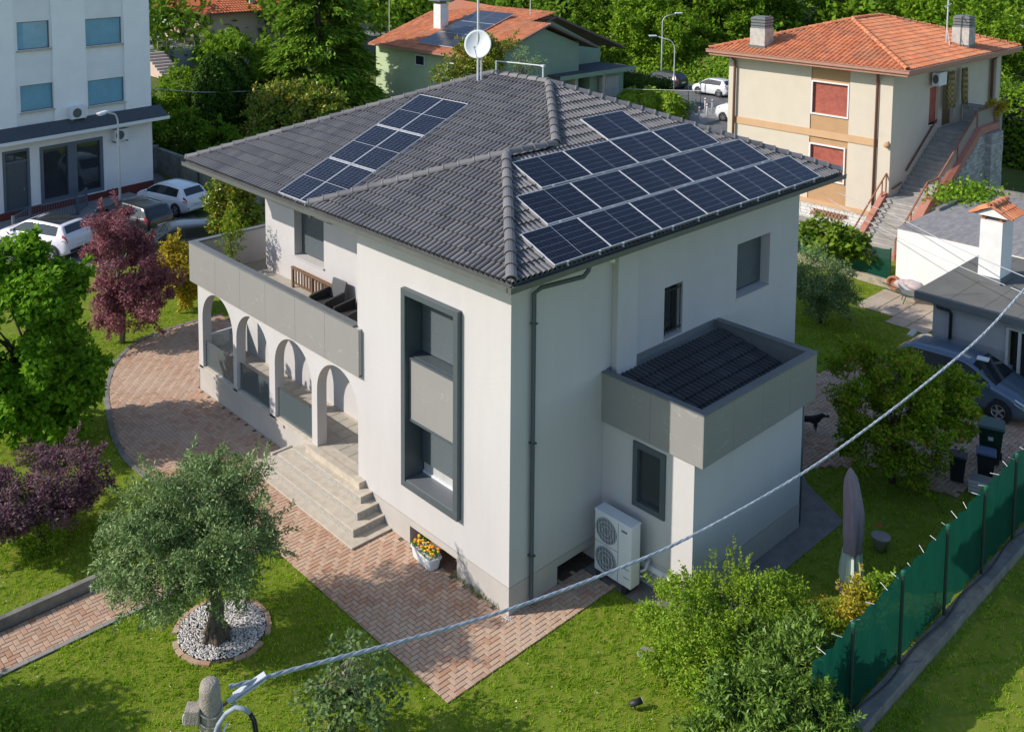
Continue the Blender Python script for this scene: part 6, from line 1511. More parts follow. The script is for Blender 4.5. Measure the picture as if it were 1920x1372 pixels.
# dog: one skinned body
def skin_body(name, verts, edges, radii, m_, sub=2):
    me = bpy.data.meshes.new(name); me.from_pydata([Vector(v) for v in verts], edges, []); ob = bpy.data.objects.new(name, me); COL.objects.link(ob)
    sk = ob.modifiers.new('skin', 'SKIN'); sk.use_smooth_shade = True
    for i, r in enumerate(radii): me.skin_vertices[0].data[i].radius = (r, r)
    me.skin_vertices[0].data[0].use_root = True
    s = ob.modifiers.new('sub', 'SUBSURF'); s.levels = 1; s.render_levels = sub; me.materials.append(MATS[m_]); return ob
dm_ = mat('dog_coat', (0.02, 0.019, 0.018), 0.8)
n = dm_.node_tree.nodes; l = dm_.node_tree.links; tc = n.new("ShaderNodeTexCoord"); nz = n.new("ShaderNodeTexNoise"); nz.inputs["Scale"].default_value = 4.5; l.new(tc.outputs["Object"], nz.inputs["Vector"]); rp = n.new("ShaderNodeValToRGB"); rp.color_ramp.interpolation = 'CONSTANT'; rp.color_ramp.elements[0].color = (0.02, 0.019, 0.018, 1); rp.color_ramp.elements[1].color = (0.55, 0.53, 0.5, 1); rp.color_ramp.elements[1].position = 0.62; l.new(nz.outputs[0], rp.inputs[0]); l.new(rp.outputs[0], n["Principled BSDF"].inputs["Base Color"])
DV = [(0, 0, 0.36), (0.22, 0, 0.37), (-0.22, 0, 0.36), (0.36, 0, 0.45), (0.45, 0, 0.52), (0.54, 0, 0.50), (0.62, 0, 0.47),
      (0.24, 0.07, 0.22), (0.23, 0.075, 0.11), (0.25, 0.075, 0.02), (0.24, -0.07, 0.22), (0.23, -0.075, 0.11), (0.25, -0.075, 0.02),
      (-0.22, 0.08, 0.25), (-0.30, 0.085, 0.13), (-0.25, 0.085, 0.02), (-0.22, -0.08, 0.25), (-0.30, -0.085, 0.13), (-0.25, -0.085, 0.02), (-0.36, 0, 0.40), (-0.46, 0, 0.47)]
DE = [(0, 1), (0, 2), (1, 3), (3, 4), (4, 5), (5, 6), (1, 7), (7, 8), (8, 9), (1, 10), (10, 11), (11, 12), (2, 13), (13, 14), (14, 15), (2, 16), (16, 17), (17, 18), (2, 19), (19, 20)]
DR_ = [0.095, 0.115, 0.085, 0.07, 0.075, 0.05, 0.03, 0.045, 0.03, 0.03, 0.045, 0.03, 0.03, 0.055, 0.03, 0.03, 0.055, 0.03, 0.03, 0.03, 0.018]
dg = thing('dog', 'small black and white dog on the pavers behind annex', 'dog', (11.85, -0.25, 0), rad(-50))
do = skin_body('body', DV, DE, DR_, 'dog_coat'); do.parent = dg
for s in (-1, 1):
    m = MB(); m.add([(0.42, s*0.03, 0.575), (0.47, s*0.05, 0.565), (0.42, s*0.085, 0.50), (0.43, s*0.06, 0.57)], [(0, 1, 2), (0, 3, 1), (1, 3, 2), (0, 2, 3)]); m.build('ear', 'black_plastic', dg, world=False)
# wheelbarrow heaped with pots and sacks
wb_ = thing('wheelbarrow', 'green-framed wheelbarrow beside the flat garage roof edge', 'wheelbarrow', (24.0, 1.9, 0), rad(-60))
m = MB(); m.add([(-0.45, -0.22, 0.35), (0.35, -0.18, 0.30), (0.35, 0.18, 0.30), (-0.45, 0.22, 0.35), (-0.6, -0.36, 0.62), (0.62, -0.3, 0.58), (0.62, 0.3, 0.58), (-0.6, 0.36, 0.62)], [(0, 1, 2, 3), (0, 1, 5, 4), (1, 2, 6, 5), (2, 3, 7, 6), (3, 0, 4, 7)]); m.build('tray', 'galv', wb_, world=False)
m = MB()
for s in (-1, 1): m.tube([(0.75, s*0.08, 0.2), (-0.3, s*0.24, 0.33), (-1.15, s*0.30, 0.58)], 0.022, 6); m.tube([(-0.35, s*0.24, 0.33), (-0.45, s*0.25, 0.0)], 0.018, 6)
m.build('frame', 'green_post', wb_, world=False)
m = MB(); m.lathe([(0.12, -0.04), (0.19, -0.04), (0.2, 0), (0.19, 0.04), (0.12, 0.04)], (0, 0, 0), 16); m.v = [(0.78+p[0], p[2], 0.2+p[1]) for p in m.v]; m.build('wheel', 'rubber', wb_, world=False)
tpot = thing('clay_pot', 'round orange clay pot tipped beside the rubble wall', 'pot', (24.6, 2.95, 0.35)); m = MB(); m.lathe([(0.12, -0.2), (0.27, 0.0), (0.29, 0.2), (0.22, 0.24), (0.2, 0.1)], (0, 0, 0), 14); m.v = [(24.6-p[2]*0.8, 2.95+p[0], 0.4+p[1]) for p in m.v]; m.build('pot', 'terracotta_pot', tpot, smooth=True)
sk_ = MB(); 
for i, (x, y, z, r) in enumerate(((24.0, 1.9, 0.68, 0.34), (24.2, 2.2, 0.66, 0.28), (24.5, 2.6, 0.45, 0.35))): sk_.lathe([(0, -r*.5), (r*.8, -r*.3), (r, 0), (r*.7, r*.35), (r*.25, r*.5), (0, r*.42)], (x, y, z), 9)
tag(sk_.build('plastic_sacks', mat('sack', (0.50, 0.49, 0.50), 0.5, var=0.4, scale=5, col2=(0.42, 0.26, 0.22)), smooth=True), 'crumpled pale plastic sacks heaped on the wheelbarrow', 'sacks')
m = MB(); m.box(24.75, 1.35, 0.0, 24.97, 1.75, 0.42); m.box(24.6, 1.3, 0.421, 24.97, 1.8, 0.5); tag(m.build('brick_stack', 'terracotta_pot', bevel=0.01), 'small stack of clay blocks against the white garage', 'blocks')
# ================================================================== VEGETATION
leaf_mat('leaf_olive', [(0.045, 0.066, 0.034), (0.08, 0.108, 0.060), (0.12, 0.150, 0.098), (0.19, 0.22, 0.17)], 0.15, 0.25)
leaf_mat('leaf_maple', [(0.040, 0.085, 0.010), (0.075, 0.14, 0.016), (0.115, 0.19, 0.022)], 0.35, 0.08)
leaf_mat('leaf_red', [(0.075, 0.028, 0.036), (0.13, 0.048, 0.062), (0.21, 0.10, 0.115), (0.10, 0.05, 0.045)], 0.25, 0.08)
leaf_mat('leaf_purple', [(0.045, 0.022, 0.034), (0.08, 0.042, 0.06), (0.125, 0.075, 0.095), (0.065, 0.055, 0.035)], 0.2, 0.08)
leaf_mat('leaf_yellow', [(0.12, 0.12, 0.012), (0.22, 0.19, 0.02), (0.30, 0.25, 0.03)], 0.35, 0.08)
leaf_mat('leaf_magnolia', [(0.045, 0.075, 0.010), (0.08, 0.11, 0.014), (0.14, 0.15, 0.022), (0.17, 0.11, 0.02)], 0.12, 0.5, 0.25)
leaf_mat('leaf_crape', [(0.045, 0.075, 0.008), (0.075, 0.115, 0.012), (0.11, 0.15, 0.015), (0.15, 0.17, 0.016), (0.15, 0.11, 0.02)], 0.35, 0.08)
leaf_mat('leaf_spirea', [(0.065, 0.105, 0.016), (0.105, 0.155, 0.022), (0.16, 0.21, 0.032), (0.14, 0.15, 0.04)], 0.3, 0.08)
leaf_mat('leaf_laurel', [(0.045, 0.075, 0.018), (0.075, 0.112, 0.030), (0.115, 0.155, 0.055)], 0.15, 0.25, 0.35)
leaf_mat('leaf_birch', [(0.035, 0.055, 0.032), (0.06, 0.085, 0.05), (0.12, 0.145, 0.10)], 0.2, 0.2)
leaf_mat('leaf_fig', [(0.04, 0.07, 0.014), (0.08, 0.115, 0.02), (0.13, 0.155, 0.03)], 0.3, 0.1)
leaf_mat('leaf_wood', [(0.040, 0.072, 0.010), (0.070, 0.112, 0.015), (0.105, 0.15, 0.020)], 0.25, 0.08)
leaf_mat('leaf_wood_bright', [(0.060, 0.10, 0.012), (0.095, 0.145, 0.018), (0.14, 0.185, 0.026)], 0.3, 0.08)
leaf_mat('leaf_conifer', [(0.045, 0.080, 0.014), (0.085, 0.13, 0.022), (0.13, 0.18, 0.034)], 0.15, 0.08)
leaf_mat('leaf_cypress', [(0.014, 0.030, 0.008), (0.026, 0.048, 0.012), (0.05, 0.078, 0.016)], 0.1, 0.06)
leaf_mat('leaf_cedar_blue', [(0.09, 0.125, 0.10), (0.14, 0.18, 0.15), (0.19, 0.23, 0.19)], 0.1, 0.08)
leaf_mat('leaf_hedge', [(0.016, 0.034, 0.010), (0.03, 0.052, 0.014), (0.045, 0.07, 0.018)], 0.1, 0.1)
leaf_mat('blade', [(0.055, 0.095, 0.012), (0.115, 0.17, 0.020), (0.165, 0.22, 0.030), (0.23, 0.25, 0.06)], 0.45, 0.01)
leaf_mat('yucca_leaf', [(0.09, 0.12, 0.02), (0.16, 0.18, 0.03)], 0.2, 0.15)
leaf_mat('ivy_leaf', [(0.045, 0.085, 0.012), (0.08, 0.13, 0.018), (0.14, 0.18, 0.025)], 0.25, 0.1)

def norm(a): return a/np.maximum(np.linalg.norm(a, axis=1, keepdims=True), 1e-9)
def raw_mesh(name, verts, m, k, smooth=False):
    """verts (N,k,3): one k-sided face per row"""
    N = len(verts); me = bpy.data.meshes.new(name); me.vertices.add(N*k); me.vertices.foreach_set('co', verts.reshape(-1).astype(np.float32))
    me.loops.add(N*k); me.loops.foreach_set('vertex_index', np.arange(N*k, dtype=np.int32)); me.polygons.add(N)
    me.polygons.foreach_set('loop_start', np.arange(0, N*k, k, dtype=np.int32))
    try: me.polygons.foreach_set('loop_total', np.full(N, k, dtype=np.int32))
    except Exception: pass
    me.materials.append(MATS[m]); me.update(calc_edges=True); return me
def leaf_quads(P, D, Nn, ln, wd, fold=0.15):
    D = norm(D); S = norm(np.cross(D, Nn)); Nn = norm(np.cross(S, D))
    ln = np.broadcast_to(ln, (len(P),))[:, None]; wd = np.broadcast_to(wd, (len(P),))[:, None]
    mid = P + D*ln*0.45 + Nn*ln*fold*0.5
    tip = P + D*ln - Nn*ln*fold*0.3
    return np.stack([P, mid+S*wd*0.5, tip, mid-S*wd*0.5], axis=1)
def rdir(n): return norm(rng.normal(size=(n, 3)))
def clump_pts(ells, n_clumps, rc, n, shell=0.55):
    """leaf points in clumps near the surface of ellipsoids; returns points and outward directions"""
    vol = np.array([e[3]*e[4]*e[5] for e in ells]); pick = rng.choice(len(ells), n_clumps, p=vol/vol.sum())
    E = np.array(ells)[pick]; d = rdir(n_clumps); r = rng.uniform(shell, 1.0, n_clumps)**0.7
    Cc = E[:, :3] + d*E[:, 3:6]*r[:, None]
    out = norm(d/ E[:, 3:6])
    k = rng.integers(0, n_clumps, n); rr = rng.uniform(0, 1, n)**0.45
    dd = rdir(n); rcs = rc*rng.uniform(0.6, 1.35, n_clumps)[k]
    P = Cc[k] + dd*(rr*rcs)[:, None]*np.array([1, 1, 0.72])
    return P, norm(dd*0.7 + out[k]*0.6 + np.array([0, 0, 0.35])), Cc
def crown_mesh(name, m, ells, n, ln, wd, n_clumps, rc, shell=0.55, droop=0.0, zmin=None, flat=0.0):
    P, O, Cc = clump_pts(ells, n_clumps, rc, n, shell)
    if zmin is not None: P[:, 2] = np.maximum(P[:, 2], zmin+rng.uniform(0, 0.15, n))
    D = norm(O*0.6 + rdir(n)*0.9 + np.array([0, 0, -droop])); Nn = norm(O*(0.5+flat) + rdir(n)*0.75 + np.array([0, 0, 0.5+flat]))
    # stray shoots that break the outline
    ns = max(10, len(Cc)//3); per = max(4, int(0.10*n/ns)); ci = rng.choice(len(Cc), ns); mid = np.average(np.array(ells)[:, :3], axis=0)
    od = norm(norm(Cc[ci]-mid)+rng.normal(size=(ns, 3))*.35+np.array([0, 0, .25-droop*.4])); L_ = rc*rng.uniform(1.1, 2.4, ns)
    tt = rng.uniform(0.3, 1, (ns, per)); SP = (Cc[ci][:, None]+od[:, None]*(tt*L_[:, None])[..., None]+rng.normal(size=(ns, per, 3))*rc*.10).reshape(-1, 3)
    SD = np.repeat(od, per, 0)*.7+rdir(ns*per)*.8
    if zmin is not None: SP[:, 2] = np.maximum(SP[:, 2], zmin)
    P = np.concatenate([P, SP]); D = np.concatenate([D, norm(SD)]); Nn = np.concatenate([Nn, norm(rdir(ns*per)+np.array([0, 0, .8]))])
    s = rng.uniform(0.7, 1.3, len(P))
    return raw_mesh(name, leaf_quads(P, D, Nn, ln*s, wd*s), m, 4), Cc
def limbs(mb, base, h, r, Cc, n, rr=None):
    """tapered trunk and limbs out to some clumps (coordinates local to the tree)"""
    b = Vector(base); top = b + Vector((rnd.uniform(-.1, .1), rnd.uniform(-.1, .1), h))
    mb.tube([b+Vector((0, 0, -0.1)), b+Vector((0.02*h, -0.01*h, h*0.35)), b+Vector((-.02*h, .02*h, h*0.7)), top], [r*1.35, r, r*0.85, r*0.6], 9)
    idx = rng.choice(len(Cc), min(n, len(Cc)), replace=False)
    for i in idx:
        e = Vector(Cc[i]); s = b + Vector((0, 0, h*rnd.uniform(0.55, 1.0))); m_ = (s+e)/2 + Vector((rnd.uniform(-.15, .15), rnd.uniform(-.15, .15), rnd.uniform(0, .2)))
        q = r*rnd.uniform(0.3, 0.5); mb.tube([s, m_, e], [q, q*0.6, q*0.2], 5, cap=False)
def tree(name, label, cat, loc, crown, trunk, barkm='bark', group=None):
    """crown: kwargs for crown_mesh (local coordinates); trunk: (height, radius, number of limbs)"""
    t = thing(name, label, cat, loc, 0, group); kw = dict(crown); me, Cc = crown_mesh('crown', **{k: v for k, v in kw.items()})
    share('crown', me, t, (0, 0, 0)); mb = MB(); limbs(mb, (0, 0, 0), trunk[0], trunk[1], Cc, trunk[2]); mb.build('trunk', barkm, t, world=False, smooth=True)
    return t
# ---- near garden
ot = tree('olive_tree', 'round-headed grey-green olive tree in a pebble bed on front lawn', 'olive tree', (-4.91, 3.48, 0.02),
     dict(name='crown', m='leaf_olive', ells=[(-0.34, 0.32, 2.35, 1.72, 1.72, 1.12), (-0.5, 0.2, 2.0, 1.75, 1.75, 0.9), (0.1, 0.2, 2.5, 1.5, 1.5, 0.9)], n=46000, ln=0.082, wd=0.024, n_clumps=420, rc=0.30, shell=0.35, droop=0.1), (1.7, 0.16, 26)) if False else None
t = thing('olive_tree', 'round-headed grey-green olive tree in a pebble bed on front lawn', 'olive tree', (-4.91, 3.48, 0.0))
me, Cc = crown_mesh('crown', 'leaf_olive', [(-0.34, 0.32, 2.42, 1.82, 1.82, 1.15), (-0.55, 0.15, 2.0, 1.82, 1.82, 0.95), (0.0, 0.3, 2.6, 1.6, 1.6, 0.95)], 60000, 0.085, 0.025, 330, 0.27, 0.25, 0.1)
share('crown', me, t, (0, 0, 0))
mb = MB(); mb.tube([(0, 0, -0.05), (0.01, 0, 0.12), (-0.01, 0.02, 0.35), (0.02, -0.02, 0.7), (-0.03, 0.03, 1.05), (-0.12, 0.1, 1.4), (-0.2, 0.2, 1.9)], [0.30, 0.24, 0.165, 0.13, 0.12, 0.11, 0.06], 12)
for i in rng.choice(len(Cc), 30, replace=False):
    e = Vector(Cc[i]); s = Vector((-0.08, 0.08, rnd.uniform(1.05, 1.6))); mb.tube([s, (s+e)/2+Vector((0, 0, .12)), e], [0.05, 0.03, 0.01], 5, cap=False)
for a in range(6):
    an = a*1.05; mb.tube([(0.12*math.cos(an), 0.12*math.sin(an), 0.3), (0.25*math.cos(an), 0.25*math.sin(an), 0.08), (0.36*math.cos(an), 0.36*math.sin(an), -0.03)], [0.07, 0.06, 0.03], 6)
mb.build('trunk', 'bark', t, world=False, smooth=True)
# pebble bed and its brick ring
pb = MB(); pb.lathe([(0.0, 0.02), (0.86, 0.01), (0.9, -0.03)], (-4.72, 3.62, 0), 32, cap=False); bed = structure(pb.build('pebble_bed', 'soil'))
piece_mat('pebble', [(0.62, 0.60, 0.58), (0.72, 0.71, 0.69), (0.50, 0.46, 0.43), (0.66, 0.60, 0.54), (0.38, 0.37, 0.37)], rough=0.7, bump=0)
N = 3600; a = rng.uniform(0, 2*np.pi, N); r = 0.88*np.sqrt(rng.uniform(0, 1, N)); s = rng.uniform(0.014, 0.032, N)
cen = np.stack([-4.72+r*np.cos(a), 3.62+r*np.sin(a), 0.02+rng.uniform(0, 0.025, N)], 1)
O8 = np.array([(1, 0, 0), (-1, 0, 0), (0, 1, 0), (0, -1, 0), (0, 0, .7), (0, 0, -.7)], float); F8 = [(0, 2, 4), (2, 1, 4), (1, 3, 4), (3, 0, 4), (2, 0, 5), (1, 2, 5), (3, 1, 5), (0, 3, 5)]
th = rng.uniform(0, np.pi, N); ct, st_ = np.cos(th), np.sin(th); el = rng.uniform(0.6, 1.0, N)
V = O8[None]*np.stack([s*1.25, s*el, s*0.8], 1)[:, None]; X = V[..., 0]*ct[:, None]-V[..., 1]*st_[:, None]; Y = V[..., 0]*st_[:, None]+V[..., 1]*ct[:, None]; V = np.stack([X, Y, V[..., 2]], -1)+cen[:, None]
pm_ = MB(); pm_.v = [tuple(p) for p in V.reshape(-1, 3)]; pm_.f = [tuple(i*6+k for k in f) for i in range(N) for f in F8]
pbo = pm_.build('pebbles', 'pebble', smooth=False); tag(pbo, 'white and grey pebbles around the olive tree trunk', 'pebbles', kind='stuff')
bm_ = MB().box(-0.11, -0.05, -0.03, 0.11, 0.05, 0.03).mesh('edging_brick', 'paver')
for k in range(26):
    if k in (3, 4, 11, 17, 18, 22): continue
    an = 2*math.pi*k/26; share('edging_brick', bm_, bed, (-4.72+0.95*math.cos(an)+rnd.uniform(-.02, .02), 3.62+0.95*math.sin(an)+rnd.uniform(-.02, .02), -0.012), rot=(rnd.uniform(-.1, .1), 0, an+math.pi/2+rnd.uniform(-.12, .12)))

tree('maple_tree', 'tall bright green maple tree at left edge of the garden', 'maple tree', (-5.0, 14.0, -0.02),
     dict(m='leaf_maple', ells=[(-0.1, 0, 3.2, 1.75, 1.75, 2.5), (0.4, -0.5, 1.7, 1.5, 1.3, 1.3), (-0.6, -.3, 3.2, 1.6, 1.5, 2.0), (0.0, 0.1, 1.2, 1.5, 1.4, .9)], n=38000, ln=0.17, wd=0.12, n_clumps=160, rc=0.42, shell=0.5, droop=0.3, zmin=0.4, flat=0.5), (3.4, 0.12, 24))
tree('red_maple', 'feathery dark red maple tree on lawn beside the curved patio', 'maple tree', (-0.39, 18.6, -0.02),
     dict(m='leaf_red', ells=[(-0.1, 0.1, 4.1, 1.0, 0.9, 0.8), (0.1, 0, 2.7, 1.45, 1.35, 1.2), (0.55, -.3, 1.75, 1.55, 1.45, 0.8), (0.3, -.2, 1.2, 1.35, 1.2, 0.6), (0.0, 0.2, 3.4, 1.25, 1.25, 0.8)], n=30000, ln=0.12, wd=0.045, n_clumps=105, rc=0.36, shell=0.35, droop=0.2, flat=1.1), (3.2, 0.08, 26), 'pale_bark')
tree('purple_maple', 'low spreading purple-leaved maple shrub by the left lawn', 'shrub', (-6.55, 9.0, -0.02),
     dict(m='leaf_purple', ells=[(0.0, 0.3, 1.25, 1.45, 1.35, 0.78), (0.8, 0.1, 1.2, 0.9, 0.9, 0.55), (-0.7, .2, 1.1, 1.1, 1.0, 0.7)], n=24000, ln=0.085, wd=0.036, n_clumps=110, rc=0.30, shell=0.5, droop=0.3, flat=0.8), (0.8, 0.06, 22))
tree('dry_groundcover', 'dry brownish creeping plant under the purple maple shrub', 'plant', (-6.6, 8.75, -0.02),
     dict(m='leaf_spirea', ells=[(0.15, 0.3, 0.3, 0.75, 0.6, 0.32)], n=3500, ln=0.07, wd=0.03, n_clumps=40, rc=0.2), (0.2, 0.02, 5))
tree('yellow_shrub', 'upright golden-yellow shrub between red maple and loggia', 'shrub', (2.5, 20.0, -0.02),
     dict(m='leaf_yellow', ells=[(0, 0, 1.7, 0.85, 0.85, 1.0), (0.2, -0.2, 1.0, 0.7, 0.7, 0.7)], n=9000, ln=0.13, wd=0.065, n_clumps=70, rc=0.28, shell=0.4), (1.3, 0.05, 14))
tree('magnolia_bush', 'glossy green magnolia under the left eave of villa', 'magnolia', (7.3, 24.4, -0.02),
     dict(m='leaf_magnolia', ells=[(0, 0, 2.2, 1.05, 1.05, 1.7)], n=8000, ln=0.2, wd=0.095, n_clumps=80, rc=0.34, shell=0.5), (2.2, 0.07, 14))
tree('crape_myrtle', 'bushy green tree with orange tips by the grey car', 'tree', (11.1, -3.05, -0.02),
     dict(m='leaf_crape', ells=[(0.1, 0.1, 2.1, 1.7, 1.7, 1.35), (0.9, -0.4, 2.1, 1.5, 1.3, 1.1), (-0.3, 0.3, 2.7, 1.1, 1.1, 0.9), (0, 0, 1.1, 1.5, 1.5, 0.8), (1.5, -0.7, 2.3, 0.9, 0.9, .7)], n=34000, ln=0.10, wd=0.052, n_clumps=150, rc=0.30, shell=0.35, zmin=0.3), (1.8, 0.07, 26))
tree('olive_bush', 'grey-green olive bush at the right corner of villa', 'olive bush', (19.5, 3.4, -0.02),
     dict(m='leaf_olive', ells=[(0, 0, 1.7, 1.1, 1.1, 1.0), (0.2, -0.2, 1.1, 1.15, 1.0, 0.9)], n=15000, ln=0.11, wd=0.03, n_clumps=120, rc=0.28, shell=0.4), (1.3, 0.06, 16))
tree('fig_tree', 'sprawling fig tree with big leaves before the green netting', 'fig tree', (24.7, 5.6, -0.02),
     dict(m='leaf_fig', ells=[(0.0, 0.1, 1.6, 0.9, 1.5, 0.75), (0.1, -0.6, 1.3, 0.8, 0.9, 0.6)], n=1900, ln=0.26, wd=0.18, n_clumps=60, rc=0.30, shell=0.2, flat=0.8, droop=.3), (0.9, 0.05, 24), 'pale_bark')
# big spirea-like shrub with upright shoots
t = tree('light_green_shrub', 'large loose light green shrub with upright shoots below annex', 'shrub', (2.0, -3.55, -0.02),
     dict(m='leaf_spirea', ells=[(-0.2, 0.1, 0.85, 1.35, 1.0, 0.9), (0.9, -0.5, 0.8, 1.25, 0.9, 0.8), (-0.6, -0.7, 0.65, 1.1, 0.9, 0.7), (-.5, -1.4, .55, 1.0, .7, .55), (1.5, -.9, .6, .8, .7, .6)], n=50000, ln=0.062, wd=0.032, n_clumps=290, rc=0.24, shell=0.45, zmin=0.02), (0.7, 0.04, 24))
P = []; D = []
shoots = MB()
for k in range(64):
    x, y = rng.uniform(-1.1, 1.7), rng.uniform(-0.95, 0.6); h = rng.uniform(0.35, 0.75); z0 = 1.15 + rng.uniform(-.3, .25) - 0.25*(x-.3)**2*0.5; lean = rng.normal(size=2)*0.1
    n = int(h*90); s = rng.uniform(0, 1, n); px = x+lean[0]*s; py = y+lean[1]*s; pz = z0+h*s; P.append(np.stack([px, py, pz], 1)); d = rng.normal(size=(n, 3)); d[:, 2] = abs(d[:, 2])*0.5+0.3; D.append(d)
    shoots.tube([(x, y, z0-0.3), (x+lean[0], y+lean[1], z0+h)], [0.006, 0.003], 4)
P = np.concatenate(P); D = np.concatenate(D); share('shoot_leaves', raw_mesh('shoot_leaves', leaf_quads(P, D, rdir(len(P)), rng.uniform(0.035, 0.07, len(P)), 0.028), 'leaf_spirea', 4), t, (0, 0, 0)); shoots.build('shoot', 'bark', t, world=False)
tree('laurel_shrub', 'dense dark narrow-leaved shrub at bottom right against the fence', 'shrub', (1.5, -5.35, -0.02),
     dict(m='leaf_laurel', ells=[(0.0, 0.0, 0.85, 1.5, 0.9, 0.85), (-0.7, 0.1, 0.65, 1.1, 0.95, 0.7), (0.7, 0.1, .8, 1.0, .6, .75), (-0.6, -1.0, .62, .95, .8, .62)], n=36000, ln=0.12, wd=0.034, n_clumps=200, rc=0.24, shell=0.5, zmin=0.02), (0.4, 0.04, 14))
tree('rose_bush', 'thin bush with yellow and reddish leaves by the netting fence', 'shrub', (4.85, -5.05, -0.02),
     dict(m='leaf_yellow', ells=[(0, 0, 0.75, 0.6, 0.45, 0.5), (-0.5, 0.2, 0.6, 0.5, 0.4, 0.4)], n=2000, ln=0.06, wd=0.035, n_clumps=60, rc=0.2, shell=0.1), (0.6, 0.02, 26))
tree('rose_bush', 'small fresh green bush beside the base of the closed parasol', 'shrub', (5.35, -5.3, -0.02),
     dict(m='leaf_spirea', ells=[(0, 0, 0.8, 0.42, 0.35, 0.5)], n=3000, ln=0.06, wd=0.035, n_clumps=40, rc=0.18, shell=0.2), (0.6, 0.02, 12))
tree('low_shrub', 'low mixed green shrub between light shrub and yucca', 'shrub', (3.4, -5.1, -0.02),
     dict(m='leaf_crape', ells=[(0, 0, 0.5, 0.75, 0.55, 0.45), (-.5, .5, .55, .6, .5, .5)], n=7000, ln=0.06, wd=0.03, n_clumps=70, rc=0.2, shell=0.4), (0.3, 0.02, 10))
def yucca(label, x, y, s):
    t = thing('yucca', label, 'yucca', (x, y, 0), 0, 'yuccas by the netting fence'); n = 80
    d = rdir(n); d[:, 2] = abs(d[:, 2])*0.9+0.15; P = np.tile(np.array([[0, 0, 0.35*s]]), (n, 1)) + d*0.04
    share('leaves', raw_mesh('leaves', leaf_quads(P, d, rdir(n)+np.array([0, 0, 1.5]), rng.uniform(0.4, 0.62, n)*s, 0.045*s, 0.25), 'yucca_leaf', 4), t, (0, 0, 0))
    m = MB(); m.tube([(0, 0, -.02), (0, 0, 0.4*s)], [0.06, 0.05], 8); m.build('trunk', 'bark', t, world=False)
yucca('spiky yucca rosette farther from the fence', 3.95, -4.55, 1.1); yucca('spiky yucca rosette closer to the netting fence', 4.0, -5.15, 1.05)
# grey-leaved sapling at the bottom edge
t = thing('sapling', 'slender sapling with grey-green round leaves at bottom edge', 'sapling', (-4.4, -0.42, -0.02))
me, Cc = crown_mesh('crown', 'leaf_birch', [(0, 0, 1.25, 0.7, 0.7, 0.75), (0.25, -0.2, 0.8, 0.75, 0.7, 0.6), (-0.3, 0.25, 0.75, 0.6, 0.6, 0.55)], 2100, 0.085, 0.068, 110, 0.16, 0.1, 0.25)
share('crown', me, t, (0, 0, 0)); mb = MB(); limbs(mb, (0, 0, 0), 1.75, 0.028, Cc, 40); mb.build('trunk', 'pale_bark', t, world=False, smooth=True)
P = np.stack([rng.normal(0, .05, 60), rng.normal(0, .05, 60), rng.uniform(1.6, 2.15, 60)], 1); share('top_shoot', raw_mesh('top_shoot', leaf_quads(P, rdir(60), rdir(60), 0.08, 0.06), 'leaf_birch', 4), t, (0, 0, 0))['kind'] = 'stuff'
tree('corner_bush', 'green bush showing at the bottom left corner of photo', 'shrub', (-9.3, 3.7, -0.02),
     dict(m='leaf_spirea', ells=[(0, 0, 0.4, 0.55, 0.5, 0.4), (0.3, -0.4, 0.3, 0.45, 0.4, 0.3)], n=7000, ln=0.07, wd=0.035, n_clumps=60, rc=0.22, shell=0.4), (0.3, 0.03, 8))
tree('garden_tree', 'green garden tree just beyond the left edge of photo', 'tree', (-12.0, 5.5, -0.02),
     dict(m='leaf_wood', ells=[(0, 0, 2.4, 1.3, 1.6, 0.95), (0.2, -1.3, 2.3, 1.1, 1.1, 0.8)], n=9000, ln=0.14, wd=0.08, n_clumps=90, rc=0.4), (1.7, 0.1, 14))
# pot plant on the terrace
t = tree('potted_plant', 'leggy potted plant in the corner of the terrace', 'pot plant', (0.95, 13.25, 3.9),
     dict(m='leaf_crape', ells=[(0, 0, 0.55, 0.42, 0.42, 0.5), (0.05, 0.05, 1.15, 0.45, 0.45, 0.6)], n=1300, ln=0.08, wd=0.036, n_clumps=90, rc=0.12, shell=0.1), (1.0, 0.015, 34))
m = MB(); m.lathe([(0.2, -0.32), (0.27, 0.0), (0.30, 0.02), (0.27, 0.02), (0.25, -0.05), (0, -.05)], (0, 0, 0), 14, cap=False); m.build('pot', 'terracotta_pot', t, world=False, smooth=True)
# trough greenery
gl = rng.uniform(-1, 1, (420, 3))*np.array([0.38, 0.15, 0.06]) + np.array([0, 0, 0.33]); share('foliage', raw_mesh('foliage', leaf_quads(gl, rdir(420)+np.array([0, 0, .6]), rdir(420), 0.06, 0.03), 'leaf_wood', 4), pn, (0, 0, 0))
# weeds at the wall foot
wp_ = rng.uniform(-1, 1, (160, 3))*np.array([0.05, 0.7, 0.02])+np.array([-0.07, 1.0, 0.02]); wd_ = rdir(160)*0.5+np.array([0, 0, 0.8]); tag(share('weeds', raw_mesh('weeds', leaf_quads(wp_, wd_, rdir(160), rng.uniform(.06, .2, 160), 0.015), 'leaf_birch', 4), None, (0, 0, 0)), 'wispy weeds growing along the foot of sunlit wall', 'weeds', kind='stuff')

